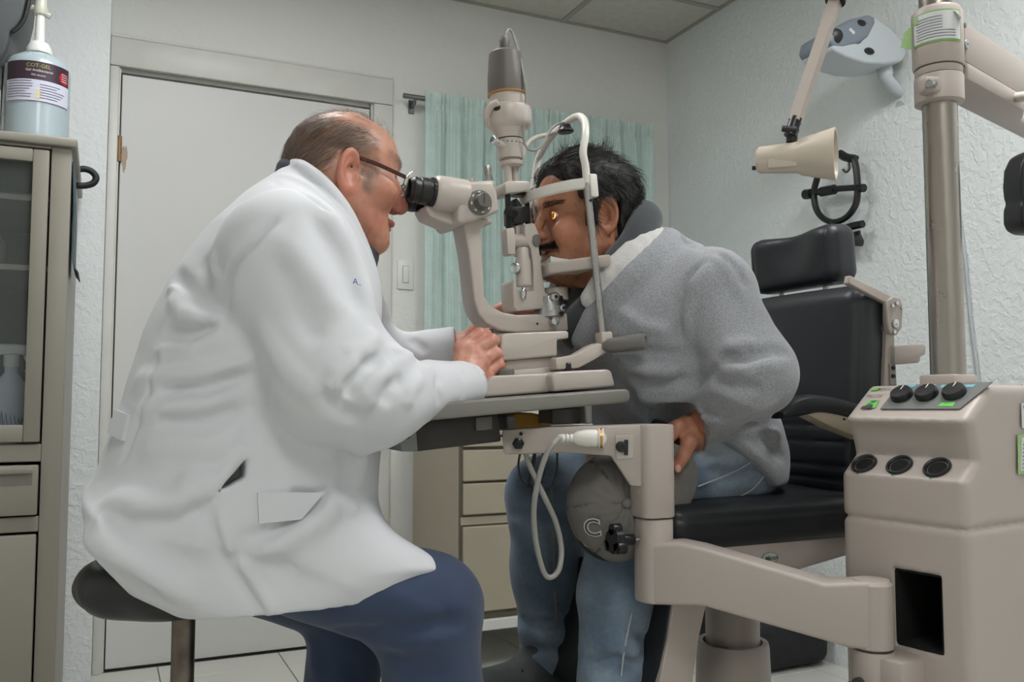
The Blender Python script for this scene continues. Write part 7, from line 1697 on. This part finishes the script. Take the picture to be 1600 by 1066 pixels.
JF = [(onj(p), w, h) for p, w, h in (([(800, 800), (830, 790), (870, 800), (900, 790)], .014, -.009), ([(800, 820), (840, 815), (885, 822)], .014, .008), ([(805, 760), (840, 765), (890, 750)], .012, -.007), ([(808, 960), (850, 975), (900, 965)], .014, -.009), ([(810, 985), (850, 995), (900, 990)], .013, .008), ([(815, 1010), (860, 1018), (900, 1010)], .012, -.008), ([(910, 1035), (960, 1030), (1005, 1040)], .012, -.009), ([(905, 1015), (950, 1010), (1005, 1018)], .014, .008), ([(990, 990), (1010, 1000), (1000, 1030)], .010, -.008), ([(915, 930), (950, 950), (1000, 940)], .016, .004), ([(850, 830), (856, 880), (862, 940)], .006, .003), ([(1000, 860), (990, 920), (978, 980), (970, 1040)], .006, .004),
 ([(1190, 735), (1150, 742), (1100, 740)], .012, -.005), ([(1180, 700), (1140, 715), (1090, 722)], .014, .005))]
def jean_fn(P):
    d = jean_base(P)
    for p, w, h in JF:
        if len(p) > 1: d = fold(P, d, p, w*.9, h*1.9)
    d = d+hash_noise(P, 45, 31)*.0022
    return np.maximum(d, .372-P[:, 2])
V, Fq = iso(jean_fn, (.62, 1.18, .32), (1.29, 1.70, .92), .0055)
q = f32(V); wn = hash_noise(q, 14, 41)+.5*hash_noise(q, 45, 42); fade = sst(-.6, .9, wn)
jt = mixc(np.tile(np.array(srgb(96, 112, 130)), (len(V), 1)), srgb(150, 166, 182), .8*fade); 
pale = np.exp(-((q[:, 0]-.95)/.10)**2)*sst(1.40, 1.30, q[:, 1])*sst(.78, .83, q[:, 2]); jt = mixc(jt, srgb(196, 206, 214), .8*pale)
jeans = mesh_obj('jeans', V, Fq, M('washed_denim', (.2, .3, .4), rough=.88, var=.10, vscale=110, bump=.3, bscale=500, bdist=.0008, attr='tone', spec=.2, sheen=.15), pat, 180, attrs={'tone': jt})
def seam(pix, name, mat, r=.0014, lift=.0028):
    pts = onj(pix)
    if len(pts) > 2: mb = MB(); mb.tube(smooth_path([p-FWD*lift for p in pts], 3), r, 5); mb.build(name, mat, jeans)
STI = M('pale_stitch', srgb(176, 182, 186), rough=.8); STO = M('ochre_stitch', srgb(150, 128, 104), rough=.8)
seam([(1005, 850), (1000, 890), (992, 930), (984, 970), (976, 1010), (970, 1055)], 'side_seam', STI); seam([(862, 760), (864, 820), (866, 880), (868, 940), (869, 975)], 'inner_seam', STO)
seam([(1090, 760), (1120, 748), (1150, 735), (1180, 718)], 'side_seam', STI); seam([(1150, 778), (1175, 765), (1192, 745), (1196, 735)], 'pocket_seam', STI)
# shoes on the foot plate
SNK = M('grey_sneaker', srgb(74, 76, 78), rough=.75, var=.2, vscale=40, bump=.3, bscale=90); SOL = M('sneaker_sole', srgb(150, 150, 148), rough=.6, var=.1)
for a_ in (an1, an2):
    x, y = a_[0], a_[1]
    def shoe(P, x=x, y=y): return smax(smin(ellip(P, (x-.085, y, .352), (.125, .045, .042)), ellip(P, (x-.005, y, .384), (.062, .042, .068)), .04), .330-P[:, 2], .004)+hash_noise(P, 70, 2)*.002
    V, Fq = iso(shoe, (x-.24, y-.08, .315), (x+.10, y+.08, .49), .006); sh_ = mesh_obj('shoe', V, Fq, SNK, pat, 180)
    def sole(P, x=x, y=y): return smax(smin(ellip(P, (x-.085, y, .330), (.132, .050, .05)), ellip(P, (x, y, .330), (.068, .046, .05)), .03), np.abs(P[:, 2]-.324)-.010, .003)
    V, Fq = iso(sole, (x-.25, y-.08, .305), (x+.11, y+.08, .35), .006); mesh_obj('sole', V, Fq, SOL, sh_, 180)
    mb = MB(); 
    for k in range(4): mb.tube(smooth_path([(x-.055-.022*k, y-.030, .388-.005*k), (x-.058-.022*k, y, .402-.006*k), (x-.055-.022*k, y+.030, .388-.005*k)], 4), .003, 6)
    ob_ = mb.build('lace', BLK, sh_); ob_['kind'] = 'stuff'

# ================================================================== baseball cap held on the lap
cc_ = P_(962, 792, 1.250); cn = nrm(np.array([-.25, -1.0, .22]))             # crown points to the photographer
cu, cw, cn = frame(cn, (0, 0, 1)); CR = np.stack([cu, cw, cn], 1)
capt = thing('baseball_cap', 'grey baseball cap with outlined letter C held on the lap', 'cap', cc_)
CAPF = M('grey_twill', srgb(112, 108, 104), rough=.9, var=.06, vscale=30, bump=.25, bscale=420, bdist=.0008)
def crown(P):
    q = (P-f32(cc_))@f32(CR); o_ = ellip(q, (0, 0, 0), (.082, .088, .060)); i_ = ellip(q, (0, 0, -.003), (.0785, .0845, .0565)); an = np.arctan2(q[:, 1], q[:, 0]); r = np.sqrt(q[:, 0]**2+q[:, 1]**2)
    cr_ = .0022*np.exp(-((np.abs(((an/(math.pi/3))+.5) % 1-.5)*(math.pi/3)*np.maximum(r, .004))/.0022)**2)
    wr = .0025*np.sin(an*17+r*120)*np.exp(-((r-.03)/.03)**2)
    d = np.maximum(o_+cr_-wr*.5, -i_); d = np.maximum(d, -q[:, 2]-.012)
    hole = ellip(q, (-.055, -.075, -.012), (.040, .030, .022)); return np.maximum(d, -hole).astype(np.float32)
V, Fq = iso(crown, cc_-.12, cc_+.12, .0028); mesh_obj('crown', V, Fq, CAPF, capt, 60)
mb = MB(); mb.ell(cc_+CR@np.array([0, 0, .060]), (.0085, .0085, .005), CR, 16, 8); mb.build('button', CAPF, capt)
mb = MB(); pts = [cc_+CR@np.array([.080*math.cos(a), .086*math.sin(a), -.012]) for a in np.linspace(math.pi*1.05, math.pi*1.45, 10)]; mb.tube(pts, .006, 8, flat=.3); mb.build('back_strap', M('dark_strap', srgb(40, 38, 38), rough=.7), capt)
# brim to the right, under the hand
br0 = P_(1046, 760, 1.262); V = []; Fc = []; nu, nv = 14, 6
outl = [(1040, 690), (1062, 700), (1078, 718), (1084, 742), (1078, 772), (1064, 798), (1044, 812)]
inl = [(1036, 700), (1040, 715), (1043, 730), (1044, 748), (1043, 768), (1040, 786), (1036, 806)]
O_ = smooth_path([P_(x, y, 1.222) for x, y in outl], 4); I_ = smooth_path([P_(x, y, 1.214) for x, y in inl], 4)
for a, c in zip(O_, I_):
    for j in range(nv+1): s = j/nv; V.append(c*(1-s)+a*s+np.array([0, -.012*math.sin(math.pi*s*.6), 0]))
n = len(V); V = V+[v+np.array([0, .003, 0]) for v in V]
for i in range(len(O_)-1):
    for j in range(nv): a = i*(nv+1)+j; Fc += [(a, a+1, a+nv+2, a+nv+1), (n+a, n+a+nv+1, n+a+nv+2, n+a+1)]
for i in range(len(O_)-1): a = i*(nv+1)+nv; Fc.append((a, n+a, n+a+nv+1, a+nv+1)); a = i*(nv+1); Fc.append((a, a+nv+1, n+a+nv+1, n+a))
a = 0; m_ = (len(O_)-1)*(nv+1)
for j in range(nv): Fc += [(j, n+j, n+j+1, j+1), (m_+j, m_+j+1, n+m_+j+1, n+m_+j)]
mb = MB(); mb.add(V, Fc); mb.build('brim', CAPF, capt)
LET = M('pale_embroidery', srgb(196, 194, 190), rough=.8); LEB = M('dark_embroidery', srgb(70, 68, 68), rough=.8)
lc = march(crown, 926, 825, 1.0)
if lc is not None:
    ln_ = grad(crown, [lc], .004)[0]; lxv = nrm(RGT-ln_*np.dot(RGT, ln_)); lxv = nrm(lxv*math.cos(.15)-np.cross(ln_, lxv)*math.sin(.15)*-1); lyv = np.cross(ln_, lxv)
    def ctext(size, mat, off, nm, w=1.0):
        V, Fc, fn = text_mesh(nm, 'C', mat, None, lc, lxv, lyv, size, bold=.045)
        V2 = fn(V); mesh_obj(nm, V2+ln_*off, Fc, mat, capt, 180)
    ctext(.040, LET, .0020, 'letter'); 
    V, Fc, fn = text_mesh('x', 'C', LEB, None, lc, lxv, lyv, .040, bold=-.005); mesh_obj('letter_fill', fn(V)+ln_*.0028, Fc, LEB, capt, 180)
# slit of light from the lamp onto the eye
sp_ = bpy.data.lights.new('slit_beam', 'SPOT'); sp_.energy = .35; sp_.color = (1.0, .62, .22); sp_.spot_size = math.radians(20); sp_.spot_blend = .4; sp_.shadow_soft_size = .002
so_ = bpy.data.objects.new('slit_beam', sp_); COL.objects.link(so_); so_.parent = sl; tgt = phead.wor((phead.eye[0], phead.eye[1]*1.0, phead.eye[2]))
tgt = phead.wor((phead.eye[0], phead.eye[1], phead.eye[2])); src = tgt+np.array([-.032, .004, .003]); so_.location = [float(v) for v in (src-ORIG[sl.name])]
tgt = phead.wor((phead.eye[0], phead.eye[1], phead.eye[2])) if phead.wor((0, phead.eye[1], 0))[1] < QY else phead.wor((phead.eye[0], -phead.eye[1], phead.eye[2]))
so_.rotation_euler = Vector([float(v) for v in (tgt-src)]).to_track_quat('-Z', 'Y').to_euler()
